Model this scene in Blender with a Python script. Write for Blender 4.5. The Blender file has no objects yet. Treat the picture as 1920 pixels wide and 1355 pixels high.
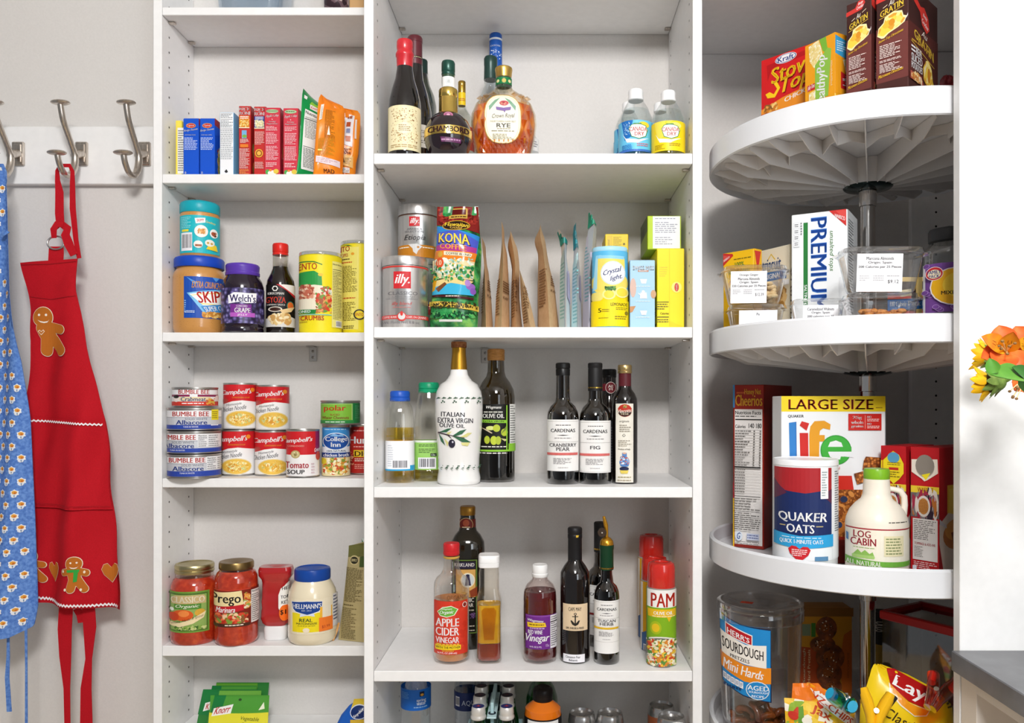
import bpy, math, random
from mathutils import Vector, Matrix
from mathutils.geometry import tessellate_polygon

# ------------------------------------------------------------------ camera
H, CX, F, EYE = 753.0, 1023.0, 1520.0, 1.29      # horizon row, vanishing column, focal length in pixels, eye height
sc = bpy.context.scene
COL = sc.collection
cam_d = bpy.data.cameras.new('camera')
cam = bpy.data.objects.new('camera', cam_d)
COL.objects.link(cam)
cam.location = (0, 0, EYE)
cam.rotation_euler = (math.pi / 2, 0, 0)
cam_d.sensor_width = 36
cam_d.lens = F * 36 / 1920
cam_d.shift_x = -63 / 1920
cam_d.shift_y = 75.5 / 1920
cam_d.clip_start = 0.02
sc.cycles.transparent_max_bounces = 48
sc.camera = cam

# ------------------------------------------------------------------ light and exposure
sc.view_settings.view_transform = 'Standard'
sc.view_settings.look = 'None'
sc.view_settings.gamma = 1
sc.view_settings.use_curve_mapping = False
sc.view_settings.exposure = 0.10
w = bpy.data.worlds.new('daylight'); sc.world = w
w.use_nodes = True
w.node_tree.nodes['Background'].inputs[0].default_value = (0.93, 0.96, 1.0, 1)
w.node_tree.nodes['Background'].inputs[1].default_value = 0.22

def area(name, loc, target, size, power, col):
    l = bpy.data.lights.new(name, 'AREA'); l.shape = 'RECTANGLE'
    l.size, l.size_y = size; l.energy = power; l.color = col
    o = bpy.data.objects.new(name, l); COL.objects.link(o)
    o.location = loc
    o.rotation_euler = (Vector(target) - Vector(loc)).to_track_quat('-Z', 'Y').to_euler()
    return o
area('ceiling_lamp_light', (0.10, -0.62, EYE + 1.24), (-0.1, 1.7, EYE), (0.5, 0.5), 66, (1.0, 0.99, 0.98))
area('window_light', (1.12, -1.0, 1.55), (-0.8, 1.75, 1.40), (0.9, 1.3), 19, (0.86, 0.93, 1.0))

# ------------------------------------------------------------------ materials
def lin(h):
    h = h.lstrip('#'); out = []
    for i in (0, 2, 4):
        c = int(h[i:i + 2], 16) / 255
        out.append(c / 12.92 if c <= .04045 else ((c + .055) / 1.055) ** 2.4)
    return (*out, 1)
_mats = {}
def M(h, rough=.42, metal=0.0, coat=0.0, name=None):
    if not isinstance(h, str): return h
    k = (h, rough, metal, coat)
    if k not in _mats:
        m = bpy.data.materials.new(name or 'surface_' + h.strip('#')); m.use_nodes = True
        b = m.node_tree.nodes['Principled BSDF']
        b.inputs['Base Color'].default_value = lin(h)
        b.inputs['Roughness'].default_value = rough
        b.inputs['Metallic'].default_value = metal
        b.inputs['Coat Weight'].default_value = coat
        b.inputs['Coat Roughness'].default_value = .08
        if not metal and not coat: b.inputs['Specular IOR Level'].default_value = .28
        _mats[k] = m
    return _mats[k]
def film(h, gloss=.55, rough=.04):
    """thin clear wall: tinted see-through with fresnel gloss"""
    k = ('film', h, gloss, rough)
    if k not in _mats:
        m = bpy.data.materials.new('clear_' + h.strip('#')); m.use_nodes = True
        nt = m.node_tree; nt.nodes.clear()
        o = nt.nodes.new('ShaderNodeOutputMaterial'); mx = nt.nodes.new('ShaderNodeMixShader')
        t = nt.nodes.new('ShaderNodeBsdfTransparent'); g = nt.nodes.new('ShaderNodeBsdfGlossy')
        lw = nt.nodes.new('ShaderNodeLayerWeight'); lw.inputs[0].default_value = .35
        mt = nt.nodes.new('ShaderNodeMath'); mt.operation = 'MULTIPLY_ADD'
        mt.inputs[1].default_value = gloss; mt.inputs[2].default_value = .03
        t.inputs[0].default_value = lin(h); g.inputs['Roughness'].default_value = rough
        g.inputs[0].default_value = (1, 1, 1, 1)
        nt.links.new(lw.outputs['Facing'], mt.inputs[0]); nt.links.new(mt.outputs[0], mx.inputs[0])
        nt.links.new(t.outputs[0], mx.inputs[1]); nt.links.new(g.outputs[0], mx.inputs[2])
        nt.links.new(mx.outputs[0], o.inputs[0])
        _mats[k] = m
    return _mats[k]
def tex(name, kind, scale, cols, rough=.45, bump=0.0, stretch=(1, 1, 1), metal=0, coat=0, feat='F1', interp='LINEAR', detail=3):
    """procedural surface: noise / voronoi through a colour ramp of (position, hex)"""
    if name in _mats: return _mats[name]
    m = bpy.data.materials.new(name); m.use_nodes = True
    nt = m.node_tree; b = nt.nodes['Principled BSDF']
    tc = nt.nodes.new('ShaderNodeTexCoord'); mp = nt.nodes.new('ShaderNodeMapping')
    mp.inputs['Scale'].default_value = stretch
    nt.links.new(tc.outputs['Object'], mp.inputs[0])
    if kind == 'noise':
        n = nt.nodes.new('ShaderNodeTexNoise'); n.inputs['Scale'].default_value = scale
        n.inputs['Detail'].default_value = detail; out = n.outputs[0]
    else:
        n = nt.nodes.new('ShaderNodeTexVoronoi'); n.inputs['Scale'].default_value = scale; n.feature = feat
        out = n.outputs['Distance'] if kind == 'vor' else n.outputs['Color']
    nt.links.new(mp.outputs[0], n.inputs['Vector'])
    r = nt.nodes.new('ShaderNodeValToRGB'); e = r.color_ramp; e.interpolation = interp
    while len(e.elements) < len(cols): e.elements.new(.5)
    for el, (p, c) in zip(e.elements, cols): el.position = p; el.color = lin(c)
    nt.links.new(out, r.inputs[0]); nt.links.new(r.outputs[0], b.inputs['Base Color'])
    if bump:
        bp = nt.nodes.new('ShaderNodeBump'); bp.inputs['Strength'].default_value = bump; bp.inputs['Distance'].default_value = .002
        nt.links.new(out, bp.inputs['Height']); nt.links.new(bp.outputs[0], b.inputs['Normal'])
    b.inputs['Roughness'].default_value = rough; b.inputs['Metallic'].default_value = metal; b.inputs['Coat Weight'].default_value = coat
    if not metal and not coat and rough > .3: b.inputs['Specular IOR Level'].default_value = .25
    _mats[name] = m
    return m
def food(name, scale, cols, rough=.5):
    n = len(cols)
    return tex('print_' + name, 'vorc', scale, [(.22 + .56 * i / n, c) for i, c in enumerate(cols)], rough, interp='CONSTANT')

WHITE = tex('white_melamine', 'noise', 60, [(.3, '#f1f0ef'), (.7, '#f5f4f3')], .38)
WALLP = tex('greige_paint', 'noise', 220, [(.3, '#dad6d2'), (.7, '#dedad6')], .8, bump=.06)
STEEL = M('#c9c6c2', .28, 1.0); CHROME = M('#d6d3d0', .1, 1.0); NICKEL = tex('brushed_nickel', 'noise', 300, [(.3, '#bcb2a8'), (.7, '#d6cec5')], .3, metal=1, stretch=(1, 1, .1))
TIN = M('#b9b4ae', .3, .9)
BLACK = M('#151414', .35); GLASSD = M('#0d0b0a', .06, 0, .6)
CLEAR = film('#f4f6f6'); CLEARG = film('#dfe6e2', .7)

# ------------------------------------------------------------------ mesh builder
class MB:
    def __init__(s): s.v = []; s.f = []; s.m = []; s.s = []; s.mats = []
    def mi(s, mat):
        mat = M(mat)
        if mat not in s.mats: s.mats.append(mat)
        return s.mats.index(mat)
    def add(s, vs, fs, mat, smooth=False):
        b = len(s.v); i = s.mi(mat); s.v.extend(vs)
        for f in fs: s.f.append([b + k for k in f]); s.m.append(i); s.s.append(smooth)
        return s
    def box(s, x0, x1, y0, y1, z0, z1, mat, bv=0.0):
        bv = min(bv, (x1 - x0) * .45, (y1 - y0) * .45, (z1 - z0) * .45)
        if bv <= 0:
            vs = [(x, y, z) for x in (x0, x1) for y in (y0, y1) for z in (z0, z1)]
            return s.add(vs, [(0, 1, 3, 2), (4, 6, 7, 5), (0, 4, 5, 1), (2, 3, 7, 6), (0, 2, 6, 4), (1, 5, 7, 3)], mat)
        vs = []; ix = {}
        for a, (x, sx) in enumerate(((x0, 1), (x1, -1))):
            for b, (y, sy) in enumerate(((y0, 1), (y1, -1))):
                for c, (z, sz) in enumerate(((z0, 1), (z1, -1))):
                    for k, d in enumerate(((0, bv, bv), (bv, 0, bv), (bv, bv, 0))):
                        ix[a, b, c, k] = len(vs); vs.append((x + sx * d[0], y + sy * d[1], z + sz * d[2]))
        fs = []
        for a in (0, 1):
            q = [ix[a, 0, 0, 0], ix[a, 0, 1, 0], ix[a, 1, 1, 0], ix[a, 1, 0, 0]]; fs.append(q if a == 0 else q[::-1])
            q = [ix[0, a, 0, 1], ix[1, a, 0, 1], ix[1, a, 1, 1], ix[0, a, 1, 1]]; fs.append(q if a == 0 else q[::-1])
            q = [ix[0, 0, a, 2], ix[0, 1, a, 2], ix[1, 1, a, 2], ix[1, 0, a, 2]]; fs.append(q if a == 0 else q[::-1])
        for a in (0, 1):
            for b in (0, 1):
                fs.append([ix[a, b, 0, 0], ix[a, b, 1, 0], ix[a, b, 1, 1], ix[a, b, 0, 1]])
                fs.append([ix[a, 0, b, 0], ix[a, 1, b, 0], ix[a, 1, b, 2], ix[a, 0, b, 2]])
                fs.append([ix[0, a, b, 1], ix[1, a, b, 1], ix[1, a, b, 2], ix[0, a, b, 2]])
                for c in (0, 1): fs.append([ix[a, b, c, 0], ix[a, b, c, 1], ix[a, b, c, 2]])
        return s.add(vs, fs, mat)
    def lathe(s, prof, mat, n=40, c=(0, 0, 0), pw=2.0, sy=1.0, cap=(True, True), ridge=0.0, smooth=True):
        vs = []; fs = []
        for r, z in prof:
            for k in range(n):
                a = 2 * math.pi * k / n; ca, sa = math.cos(a), math.sin(a)
                q = r / (abs(ca) ** pw + abs(sa) ** pw) ** (1 / pw) * (1 + (ridge if k % 2 else 0))
                vs.append((c[0] + q * sa, c[1] - q * ca * sy, c[2] + z))
        for i in range(len(prof) - 1):
            for k in range(n):
                a, b = i * n + k, i * n + (k + 1) % n
                fs.append((a, b, b + n, a + n))
        s.add(vs, fs, mat, smooth)
        b = len(s.v) - len(vs); i = s.mi(mat)
        if cap[0] and prof[0][0] > 1e-5: s.f.append([b + k for k in range(n)][::-1]); s.m.append(i); s.s.append(False)
        if cap[1] and prof[-1][0] > 1e-5: s.f.append([b + (len(prof) - 1) * n + k for k in range(n)]); s.m.append(i); s.s.append(False)
        return s
    def tube(s, pts, rad, mat, n=10, flat=1.0, cap=True):
        pts = [Vector(p) for p in pts]; rs = rad if isinstance(rad, (list, tuple)) else [rad] * len(pts)
        vs = []; fs = []; up = None
        for i, p in enumerate(pts):
            t = (pts[min(i + 1, len(pts) - 1)] - pts[max(i - 1, 0)]).normalized()
            if up is None:
                up = Vector((1, 0, 0)) if abs(t.x) < .9 else Vector((0, 0, 1))
            up = (up - t * up.dot(t)).normalized(); v = t.cross(up)
            for k in range(n):
                a = 2 * math.pi * k / n
                vs.append(tuple(p + (up * math.cos(a) * flat + v * math.sin(a)) * rs[i]))
        for i in range(len(pts) - 1):
            for k in range(n):
                a, b = i * n + k, i * n + (k + 1) % n
                fs.append((a, b, b + n, a + n))
        s.add(vs, fs, mat, True)
        if cap:
            b = len(s.v) - len(vs); i = s.mi(mat)
            for q in ([b + k for k in range(n)][::-1], [b + (len(pts) - 1) * n + k for k in range(n)]):
                s.f.append(q); s.m.append(i); s.s.append(False)
        return s
    def ball(s, c, r, mat, n=12, m=8):
        rx, ry, rz = r if isinstance(r, (tuple, list)) else (r, r, r)
        vs = [(c[0] + rx * math.sin(math.pi * j / m) * math.cos(2 * math.pi * k / n), c[1] + ry * math.sin(math.pi * j / m) * math.sin(2 * math.pi * k / n), c[2] - rz * math.cos(math.pi * j / m)) for j in range(m + 1) for k in range(n)]
        return s.add(vs, [(j * n + k, j * n + (k + 1) % n, (j + 1) * n + (k + 1) % n, (j + 1) * n + k) for j in range(m) for k in range(n)], mat, True)
    def disc(s, c, r, axis, mat, n=8):
        vs = []
        for k in range(n):
            a = 2 * math.pi * k / n; u, v = r * math.cos(a), r * math.sin(a)
            vs.append((c[0], c[1] + u, c[2] + v) if axis == 'x' else (c[0] + u, c[1], c[2] + v) if axis == 'y' else (c[0] + u, c[1] + v, c[2]))
        return s.add(vs, [list(range(n))], mat)
    def grid(s, fn, nu, nv, mat, smooth=True, flip=False):
        vs = [fn(i / nu, j / nv) for j in range(nv + 1) for i in range(nu + 1)]; w = nu + 1
        fs = [(j * w + i, j * w + i + 1, (j + 1) * w + i + 1, (j + 1) * w + i) for j in range(nv) for i in range(nu)]
        if flip: fs = [f[::-1] for f in fs]
        return s.add(vs, fs, mat, smooth)
    def build(s, name, parent=None, loc=None, rz=0, sharp=38):
        me = bpy.data.meshes.new(name); me.from_pydata(s.v, [], s.f)
        for m in s.mats: me.materials.append(m)
        me.polygons.foreach_set('material_index', s.m); me.polygons.foreach_set('use_smooth', s.s)
        me.validate(); me.update()
        if any(s.s): me.set_sharp_from_angle(angle=math.radians(sharp))
        o = bpy.data.objects.new(name, me); COL.objects.link(o)
        if parent: o.parent = parent
        if loc: o.location = loc
        o.rotation_euler.z = rz
        return o

def tag(o, label, cat, group=None):
    o['label'] = label; o['category'] = cat
    if group: o['group'] = group
    return o
def thing(name, label, cat, loc, rz=0, group=None):
    o = bpy.data.objects.new(name, None); COL.objects.link(o)
    o.empty_display_size = .02
    o.location = loc; o.rotation_euler.z = rz
    return tag(o, label, cat, group)
def PX(px, d): return (px - CX) * d / F
def PZ(py, d): return EYE + (H - py) * d / F
def Pt(px, py, d): return (PX(px, d), d, PZ(py, d))

# ------------------------------------------------------------------ printed graphics
def R(x0, y0, x1, y1, c): return ('P', [(x0, y0), (x1, y0), (x1, y1), (x0, y1)], c)
def E(cx, cy, rx, ry, c, n=20): return ('P', [(cx + rx * math.cos(2 * math.pi * k / n), cy + ry * math.sin(2 * math.pi * k / n)) for k in range(n)], c)
def P(pts, c): return ('P', pts, c)
def T(t, x0, y0, x1, y1, c, fl=''): return ('T', t, [(x0, y0), (x1, y0), (x1, y1), (x0, y1)], c, fl)
def Q(t, tl, tr, br, bl, c, fl=''): return ('T', t, [tl, tr, br, bl], c, fl)
def L(x0, y0, x1, y1, n, c): return ('L', x0, y0, x1, y1, n, c)
def B(x0, y0, x1, y1): return ('B', x0, y0, x1, y1)
def FD(x0, y0, x1, y1, n, s, cols, seed=1, ell=False): return ('F', x0, y0, x1, y1, n, s, cols, seed, ell)
_tt = {}
def text_tris(t, fl):
    k = (t, fl)
    if k in _tt: return _tt[k]
    cu = bpy.data.curves.new('t', 'FONT'); cu.body = t; cu.resolution_u = 2
    if 'i' in fl: cu.shear = .3
    ob = bpy.data.objects.new('t', cu)
    me = bpy.data.meshes.new_from_object(ob)
    me.calc_loop_triangles()
    co = [(v.co.x, v.co.y) for v in me.vertices]
    tris = [[co[i] for i in tr.vertices] for tr in me.loop_triangles]
    if 'b' in fl: tris = [[(x + e, y) for x, y in t_] for e in (-.022, .022) for t_ in tris]
    bpy.data.objects.remove(ob); bpy.data.curves.remove(cu); bpy.data.meshes.remove(me)
    xs = [p[0] for tr in tris for p in tr]; ys = [p[1] for tr in tris for p in tr]
    x0, x1, y0, y1 = min(xs), max(xs), min(ys), max(ys)
    _tt[k] = [[((p[0] - x0) / (x1 - x0), (y1 - p[1]) / max(1e-6, y1 - y0)) for p in tr] for tr in tris]
    return _tt[k]
def polys_of(d):
    """-> list of (convex polygon, colour)"""
    k = d[0]
    if k == 'P':
        pts = d[1]
        sg = set()
        for i in range(len(pts)):
            a, b, c = pts[i - 2], pts[i - 1], pts[i]
            x = (b[0] - a[0]) * (c[1] - b[1]) - (b[1] - a[1]) * (c[0] - b[0])
            if abs(x) > 1e-9: sg.add(x > 0)
        if len(sg) <= 1: return [(pts, d[2])]
        return [([pts[i] for i in t], d[2]) for t in tessellate_polygon([[Vector((p[0], p[1], 0)) for p in pts]])]
    if k == 'T':
        tl, tr, br, bl = d[2]; out = []; fl = d[4]
        if 'd' in fl: tl, tr, br, bl = tr, br, bl, tl
        if 'u' in fl: tl, tr, br, bl = bl, tl, tr, br
        for t in text_tris(d[1], ''.join(c for c in fl if c in 'bi')):
            out.append(([tuple((tl[i] * (1 - u) + tr[i] * u) * (1 - v) + (bl[i] * (1 - u) + br[i] * u) * v for i in (0, 1)) for u, v in t], d[3]))
        return out
    if k == 'L':
        _, x0, y0, x1, y1, n, c = d; out = []; rd = random.Random(int(x0 * 7 + y0 * 13 + n)); p = (y1 - y0) / n
        for i in range(n):
            y = y0 + p * i; x = x0; e = x1 - (x1 - x0) * rd.choice((0, .05, .12, .35) if n > 2 else (0, .05))
            while x < e - 1e-6:
                wl = (x1 - x0) * rd.uniform(.09, .24); xe = min(e, x + wl)
                out.append(([(x, y + p * .2), (xe, y + p * .2), (xe, y + p * .68), (x, y + p * .68)], c)); x = xe + (x1 - x0) * .035
        return out
    if k == 'B':
        _, x0, y0, x1, y1 = d; rd = random.Random(int(x0 + y0)); out = [([(x0, y0), (x1, y0), (x1, y1), (x0, y1)], '#f2f0f4')]
        m = (x1 - x0) * .08; x = x0 + m
        bars = []
        while x < x1 - m:
            wd = (x1 - x0) * rd.choice((.015, .03, .045)); bars.append(([(x, y0 + (y1 - y0) * .1), (x + wd, y0 + (y1 - y0) * .1), (x + wd, y1 - (y1 - y0) * .15), (x, y1 - (y1 - y0) * .15)], '#26242e')); x += wd + (x1 - x0) * rd.choice((.02, .035))
        return [out, bars]
    if k == 'F':
        _, x0, y0, x1, y1, n, s, cols, seed, ell = d; rd = random.Random(seed); out = []
        while len(out) < int(n * 2.6):
            if len(out) == n: s *= .55
            x, y = rd.random(), rd.random()
            if ell and (x - .5) ** 2 + (y - .5) ** 2 > .2: continue
            a = rd.random() * 3.14; r1 = s * rd.uniform(.6, 1.2); r2 = r1 * rd.uniform(.4, .9)
            x = x0 + r1 + (x1 - x0 - 2 * r1) * x; y = y0 + r1 + (y1 - y0 - 2 * r1) * y
            out.append(([(x + r1 * math.cos(t) * math.cos(a) - r2 * math.sin(t) * math.sin(a), y + r1 * math.cos(t) * math.sin(a) + r2 * math.sin(t) * math.cos(a)) for t in [2 * math.pi * q / 8 for q in range(8)]], rd.choice(cols)))
        return [[o] for o in out]
def split(poly, ax, cuts):
    out = []
    for c in cuts:
        if not poly: break
        lo = min(p[ax] for p in poly); hi = max(p[ax] for p in poly)
        if c <= lo + 1e-9: continue
        if c >= hi - 1e-9: break
        A = []; Bp = []
        for i in range(len(poly)):
            p, q = poly[i], poly[(i + 1) % len(poly)]
            if p[ax] <= c + 1e-9: A.append(p)
            if p[ax] >= c - 1e-9: Bp.append(p)
            if (p[ax] - c) * (q[ax] - c) < -1e-12 and abs(p[ax] - c) > 1e-9 and abs(q[ax] - c) > 1e-9:
                t = (c - p[ax]) / (q[ax] - p[ax]); m = (p[0] + (q[0] - p[0]) * t, p[1] + (q[1] - p[1]) * t)
                A.append(m); Bp.append(m)
        if len(A) > 2: out.append(A)
        poly = Bp
    if len(poly) > 2: out.append(poly)
    return out
STEP = .00009
def printed(mb, decs, mapf, xc=(), yc=(), base=.0003, rough=.42, smooth=False):
    lay = 0
    for d in decs:
        ps = polys_of(d)
        groups = ps if ps and isinstance(ps[0], list) else [ps]
        for gi, g in enumerate(groups):
            off = base + STEP * lay
            if d[0] == 'F': off = base + STEP * (lay + gi / max(1, len(groups)) * 2)
            elif gi: lay += 1; off = base + STEP * lay
            for poly, c in g:
                mat = M(c, rough)
                pcs = split(poly, 0, xc) if len(xc) else [poly]
                if len(yc): pcs = [q for p in pcs for q in split(p, 1, yc)]
                for q in pcs: mb.add([mapf(x, y, off) for x, y in q], [list(range(len(q)))], mat, smooth)
        lay += 3 if d[0] == 'F' else 1
# ------------------------------------------------------------------ container builders
def carton(name, label, cat, A, B, ytop, depth, zb, col, front=(), right=(), left=(), fw=None, group=None, h=None, bv=.0012, side=None, rw=100, rough=.38):
    """printed card box; A and B are the ends of its front edge (pixel column, distance), zb its support height above the eye line"""
    dA = A[1]; dB = B[1] if len(B) > 1 else dA
    a = Vector((PX(A[0], dA), dA)); b = Vector((PX(B[0], dB), dB)); wd = (b - a).length
    h = h or (H - ytop) * dA / F - zb
    rz = math.atan2(b.y - a.y, b.x - a.x)
    fw = fw or (A[0], ytop, B[0], H - zb * F / dA)
    mb = MB(); mb.box(-wd / 2, wd / 2, 0, depth, 0, h, col, bv)
    mf = lambda x, y, o: (-wd / 2 + (x - fw[0]) / (fw[2] - fw[0]) * wd, -o, max(.0004, h * (1 - (y - fw[1]) / (fw[3] - fw[1]))))
    printed(mb, front, mf, rough=rough)
    printed(mb, right, lambda x, y, o: (wd / 2 + o, depth * x / 100, max(.0004, h * (1 - y / rw))), rough=rough)
    printed(mb, left, lambda x, y, o: (-wd / 2 - o, depth * (1 - x / 100), max(.0004, h * (1 - y / 100))), rough=rough)
    o = mb.build(name, None, ((a.x + b.x) / 2, (a.y + b.y) / 2, zb + EYE + .0006), rz)
    return tag(o, label, cat, group)

def vessel(name, label, cat, cx, d, zb, parts, labels=(), group=None, spin=0.0, n=48, pw=2.0, sy=1.0):
    """turned container. parts: (name, material, [(half width px, row px or None for the base)], options); labels: (name, half width px, x0, x1, y0, y1, ground, prints, options)"""
    X = PX(cx, d); rz = -math.atan2(X, d) + spin
    root = thing(name, label, cat, (X, d, zb + EYE + .0006), rz, group)
    zz = lambda y, r: (H - y) * (d - r * sy) / F - zb
    objs = {}
    for p in parts:
        nm, mat, prof = p[:3]; op = p[3] if len(p) > 3 else {}
        pr = []
        for hw, y in prof:
            r = hw * d / F
            if y is None: z = 0.0
            elif isinstance(y, str): z = float(y)
            else: z = zz(y, r)
            pr.append((r, z))
        mb = MB(); mb.lathe(pr, mat, op.get('n', n), pw=op.get('pw', pw), sy=op.get('sy', sy), ridge=op.get('ridge', 0), cap=op.get('cap', (True, True)))
        for pm, pp in op.get('more', ()):
            mb.lathe([(hw * d / F, 0.0 if y is None else zz(y, hw * d / F)) for hw, y in pp], pm, op.get('n', n), pw=op.get('pw', pw), sy=op.get('sy', sy))
        if 'top' in op: op['top'](mb, pr[-1])
        par = objs.get(op.get('parent'), root)
        objs[nm] = mb.build(nm, par)
    for lb in labels:
        nm, hw, x0, x1, y0, y1, ground, pts = lb[:8]; op = lb[8] if len(lb) > 8 else {}
        r0 = hw * d / F; e = op.get('pw', pw); lcx = op.get('cx', cx); rt = op.get('rt', 1.0)
        ang = [2 * math.pi * k / n for k in range(n)]
        def curve(a, r):
            ca, sa = math.cos(a), math.sin(a); q = r / (abs(ca) ** e + abs(sa) ** e) ** (1 / e)
            return (q * sa, -q * ca * sy)
        fr = [-1 + 0 * k for k in ()]
        front = sorted((curve(a, 1)[0], a) for a in [2 * math.pi * (k - n // 4) / n for k in range(n // 2 + 1)])
        sx = [f[0] for f in front]
        xc = [lcx + hw * s for s in sx[1:-1]]
        ya, yb = max(.0006, zz(y0, r0)), max(.0006, zz(y1, r0))
        pf = op.get('prof')
        def mapf(x, y, o):
            h_ = hw
            if pf:
                for (ha, y_a), (hb, y_b) in zip(pf, pf[1:]):
                    if y_b <= y <= y_a: h_ = ha + (hb - ha) * (y_a - y) / max(1e-6, y_a - y_b)
            s = max(-.9999, min(.9999, (x - lcx) / h_)); r1 = h_ * d / F; z = max(.0006, zz(y, r1))
            r = r1 + o
            if rt != 1.0: r *= 1 + (rt - 1) * (z - yb) / (ya - yb)
            i = 0
            while i < len(sx) - 2 and sx[i + 1] < s: i += 1
            t = (s - sx[i]) / (sx[i + 1] - sx[i])
            p, q = curve(front[i][1], r), curve(front[i + 1][1], r)
            return (p[0] + (q[0] - p[0]) * t, p[1] + (q[1] - p[1]) * t, z)
        mb = MB()
        if ground:
            if x0 is None:
                mb.lathe([(r0 + .0003, yb), ((r0 + .0003) * rt, ya)], ground, n, pw=e, sy=sy, cap=(False, False))
            else:
                printed(mb, [R(max(x0, lcx - hw * .999), y0, min(x1, lcx + hw * .999), y1, ground)], mapf, xc, op.get('yc', ()), .0003, smooth=False)
        printed(mb, pts, mapf, xc, op.get('yc', ()), .0004, smooth=False)
        mb.build(nm, objs.get(op.get('parent'), root))
    return root

def can(label, cx, d, zb, hw, ytop, yb, ground, prints, group=None, name='food_can', cat='can', rim=TIN, spin=0.0):
    r = hw * .97
    parts = [('can_body', rim, [(hw * .9, None), (hw, '0.0012'), (hw, '0.003'), (r, '0.004'), (r, ytop + 4), (hw, ytop + 3), (hw, ytop), (hw * .95, ytop), (hw * .93, ytop + 3), (0, ytop + 3)])]
    return vessel(name, label, cat, cx, d, zb, parts, [('paper_label', r + .2, None, None, ytop + 5, yb, ground, prints)], group, spin)

def pillow(name, label, cat, rows, d, zb, thick, col, prints=(), tilt=0.0, skew=0.0, group=None, flat=.12, back=None, nu=24, nv=24, puff=.6, wav=.0, rough=.3, gus=None, extra=None):
    """soft pack built from its outline rows (y, x left, x right), top row first; puffed by thick, sealed at the top edge"""
    rows = [(H - zb * F / d if r[0] is None else r[0], r[1], r[2]) for r in rows]
    y0, y1 = rows[0][0], rows[-1][0]
    X0 = PX((rows[-1][1] + rows[-1][2]) / 2, d)
    def lr(y):
        for a, b in zip(rows, rows[1:]):
            if y <= b[0] or b is rows[-1]:
                t = 0 if b[0] == a[0] else max(0, min(1, (y - a[0]) / (b[0] - a[0]))); return a[1] + (b[1] - a[1]) * t, a[2] + (b[2] - a[2]) * t
    rd = random.Random(int(d * 1000 + y0)); ph = [rd.uniform(0, 6.28) for _ in range(4)]
    gus = flat if gus is None else gus
    def dep(u, v):
        f = max(0, 4 * u * (1 - u)) ** puff
        g = 1.0
        if v < flat: g = .02
        elif v < flat + .3: g = .02 + .98 * math.sin((v - flat) / .3 * math.pi / 2)
        if v > 1 - gus: g *= max(.02, (1 - v) / gus) ** .5 if gus < .5 and gus > 0 else 1
        return thick * f * g + wav * math.sin(u * 9 + ph[0] + v * 4) * math.sin(v * 7 + ph[1]) * min(1, 6 * u * (1 - u))
    def pos(px, py, o, sgn=1):
        xl, xr = lr(py); u = max(0, min(1, (px - xl) / max(1e-6, xr - xl))); v = (py - y0) / (y1 - y0)
        dd = d + tilt * (1 - v) + skew * (u - .5)
        x = (px - CX) * d / F
        return (x - X0, dd - d - sgn * dep(u, v) / 2 - (o if sgn > 0 else -o), max(0, (H - py) * d / F - zb))
    def gp(sgn):
        def fn(i, j):
            y = y0 + (y1 - y0) * j; xl, xr = lr(y)
            return pos(xl + (xr - xl) * i, y, 0, sgn)
        return fn
    mb = MB(); mb.grid(gp(1), nu, nv, M(col, rough)); mb.grid(gp(-1), nu, nv, M(back or col, rough), flip=True)
    gx = [rows[0][1] + (rows[-1][2] - rows[0][1]) * k / nu for k in range(-nu // 3, nu + nu // 2)]; gy = [y0 + (y1 - y0) * k / nv for k in range(1, nv)]
    printed(mb, prints, lambda x, y, o: pos(x, y, o), gx, gy, .0013, rough)
    ob = mb.build(name, None, (X0, d, zb + EYE + .0006), sharp=60)
    tag(ob, label, cat, group)
    return ob, (lambda px, py, o=0: pos(px, py, o))

# ------------------------------------------------------------------ the room
def struct(o): o['kind'] = 'structure'; return o
BK = 1.856
struct(MB().box(-2.3, 1.32, BK, BK + .1, 0, 2.6, WALLP).build('wall_back'))
struct(MB().box(-2.3, 1.32, -2.6, BK + .1, -.05, 0, tex('oak_floor', 'noise', 6, [(.3, '#c6b092'), (.7, '#dac6a8')], .5, stretch=(1, 9, 1))).build('floor'))
struct(MB().box(-2.3, 1.32, -2.6, BK + .1, 2.6, 2.65, M('#f2f1ef', .8)).build('ceiling'))
struct(MB().box(1.22, 1.32, -2.6, BK, 0, 2.6, WALLP).build('wall_right'))

# ------------------------------------------------------------------ shelving
def holes(mb, x, sg, cols, z0, z1, skip=()):
    z = z0
    while z < z1:
        for y in cols: mb.disc((x + sg * .0004, y, z), .0024, 'x', M('#4a4542', .7))
        z += .032
def unit(name, label, xl, xr, yf, shelves, px_left, hc, zl=0.02, zh=2.3, pins=True, right=True):
    root = thing(name, label, 'shelving unit', ((xl + xr) / 2, yf, 0))
    ox, oy = (xl + xr) / 2, yf
    dp = BK - .001 - yf
    def side(nm, x0, x1, face):
        mb = MB(); mb.box(x0 - ox, x1 - ox, 0, dp, 0, zh, WHITE, .001)
        holes(mb, (x1 if face > 0 else x0) - ox, face, hc, .5, zh - .1)
        return mb.build(nm, root)
    side('side_panel', xl - .018, xl, 1)
    if right: side('side_panel', xr, xr + .018, -1)
    for zt, zbm in shelves:
        MB().box(xl - ox + .0006, xr - ox - .0006, .001, dp, zbm + EYE, zt + EYE, WHITE, .0012).build('shelf', root)
        for x in (xl + .0075, xr - .0075):
            for y in hc:
                MB().box(x - ox - .0065, x - ox + .0065, y - .005, y + .005, zbm + EYE - .0045, zbm + EYE - .0005, NICKEL, .001).build('shelf_pin', root)
    return root, ox, oy
LX0, LX1 = -.805, -.3475
ZB1, ZC, ZD, ZE, ZF = .4755, .1429, -.1633, -.5153, -.757
ZL1, ZL2, ZL3, ZL4, ZL5, ZL6 = .8277, .4776, .1454, -.161, -.5123, -.715
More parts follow.
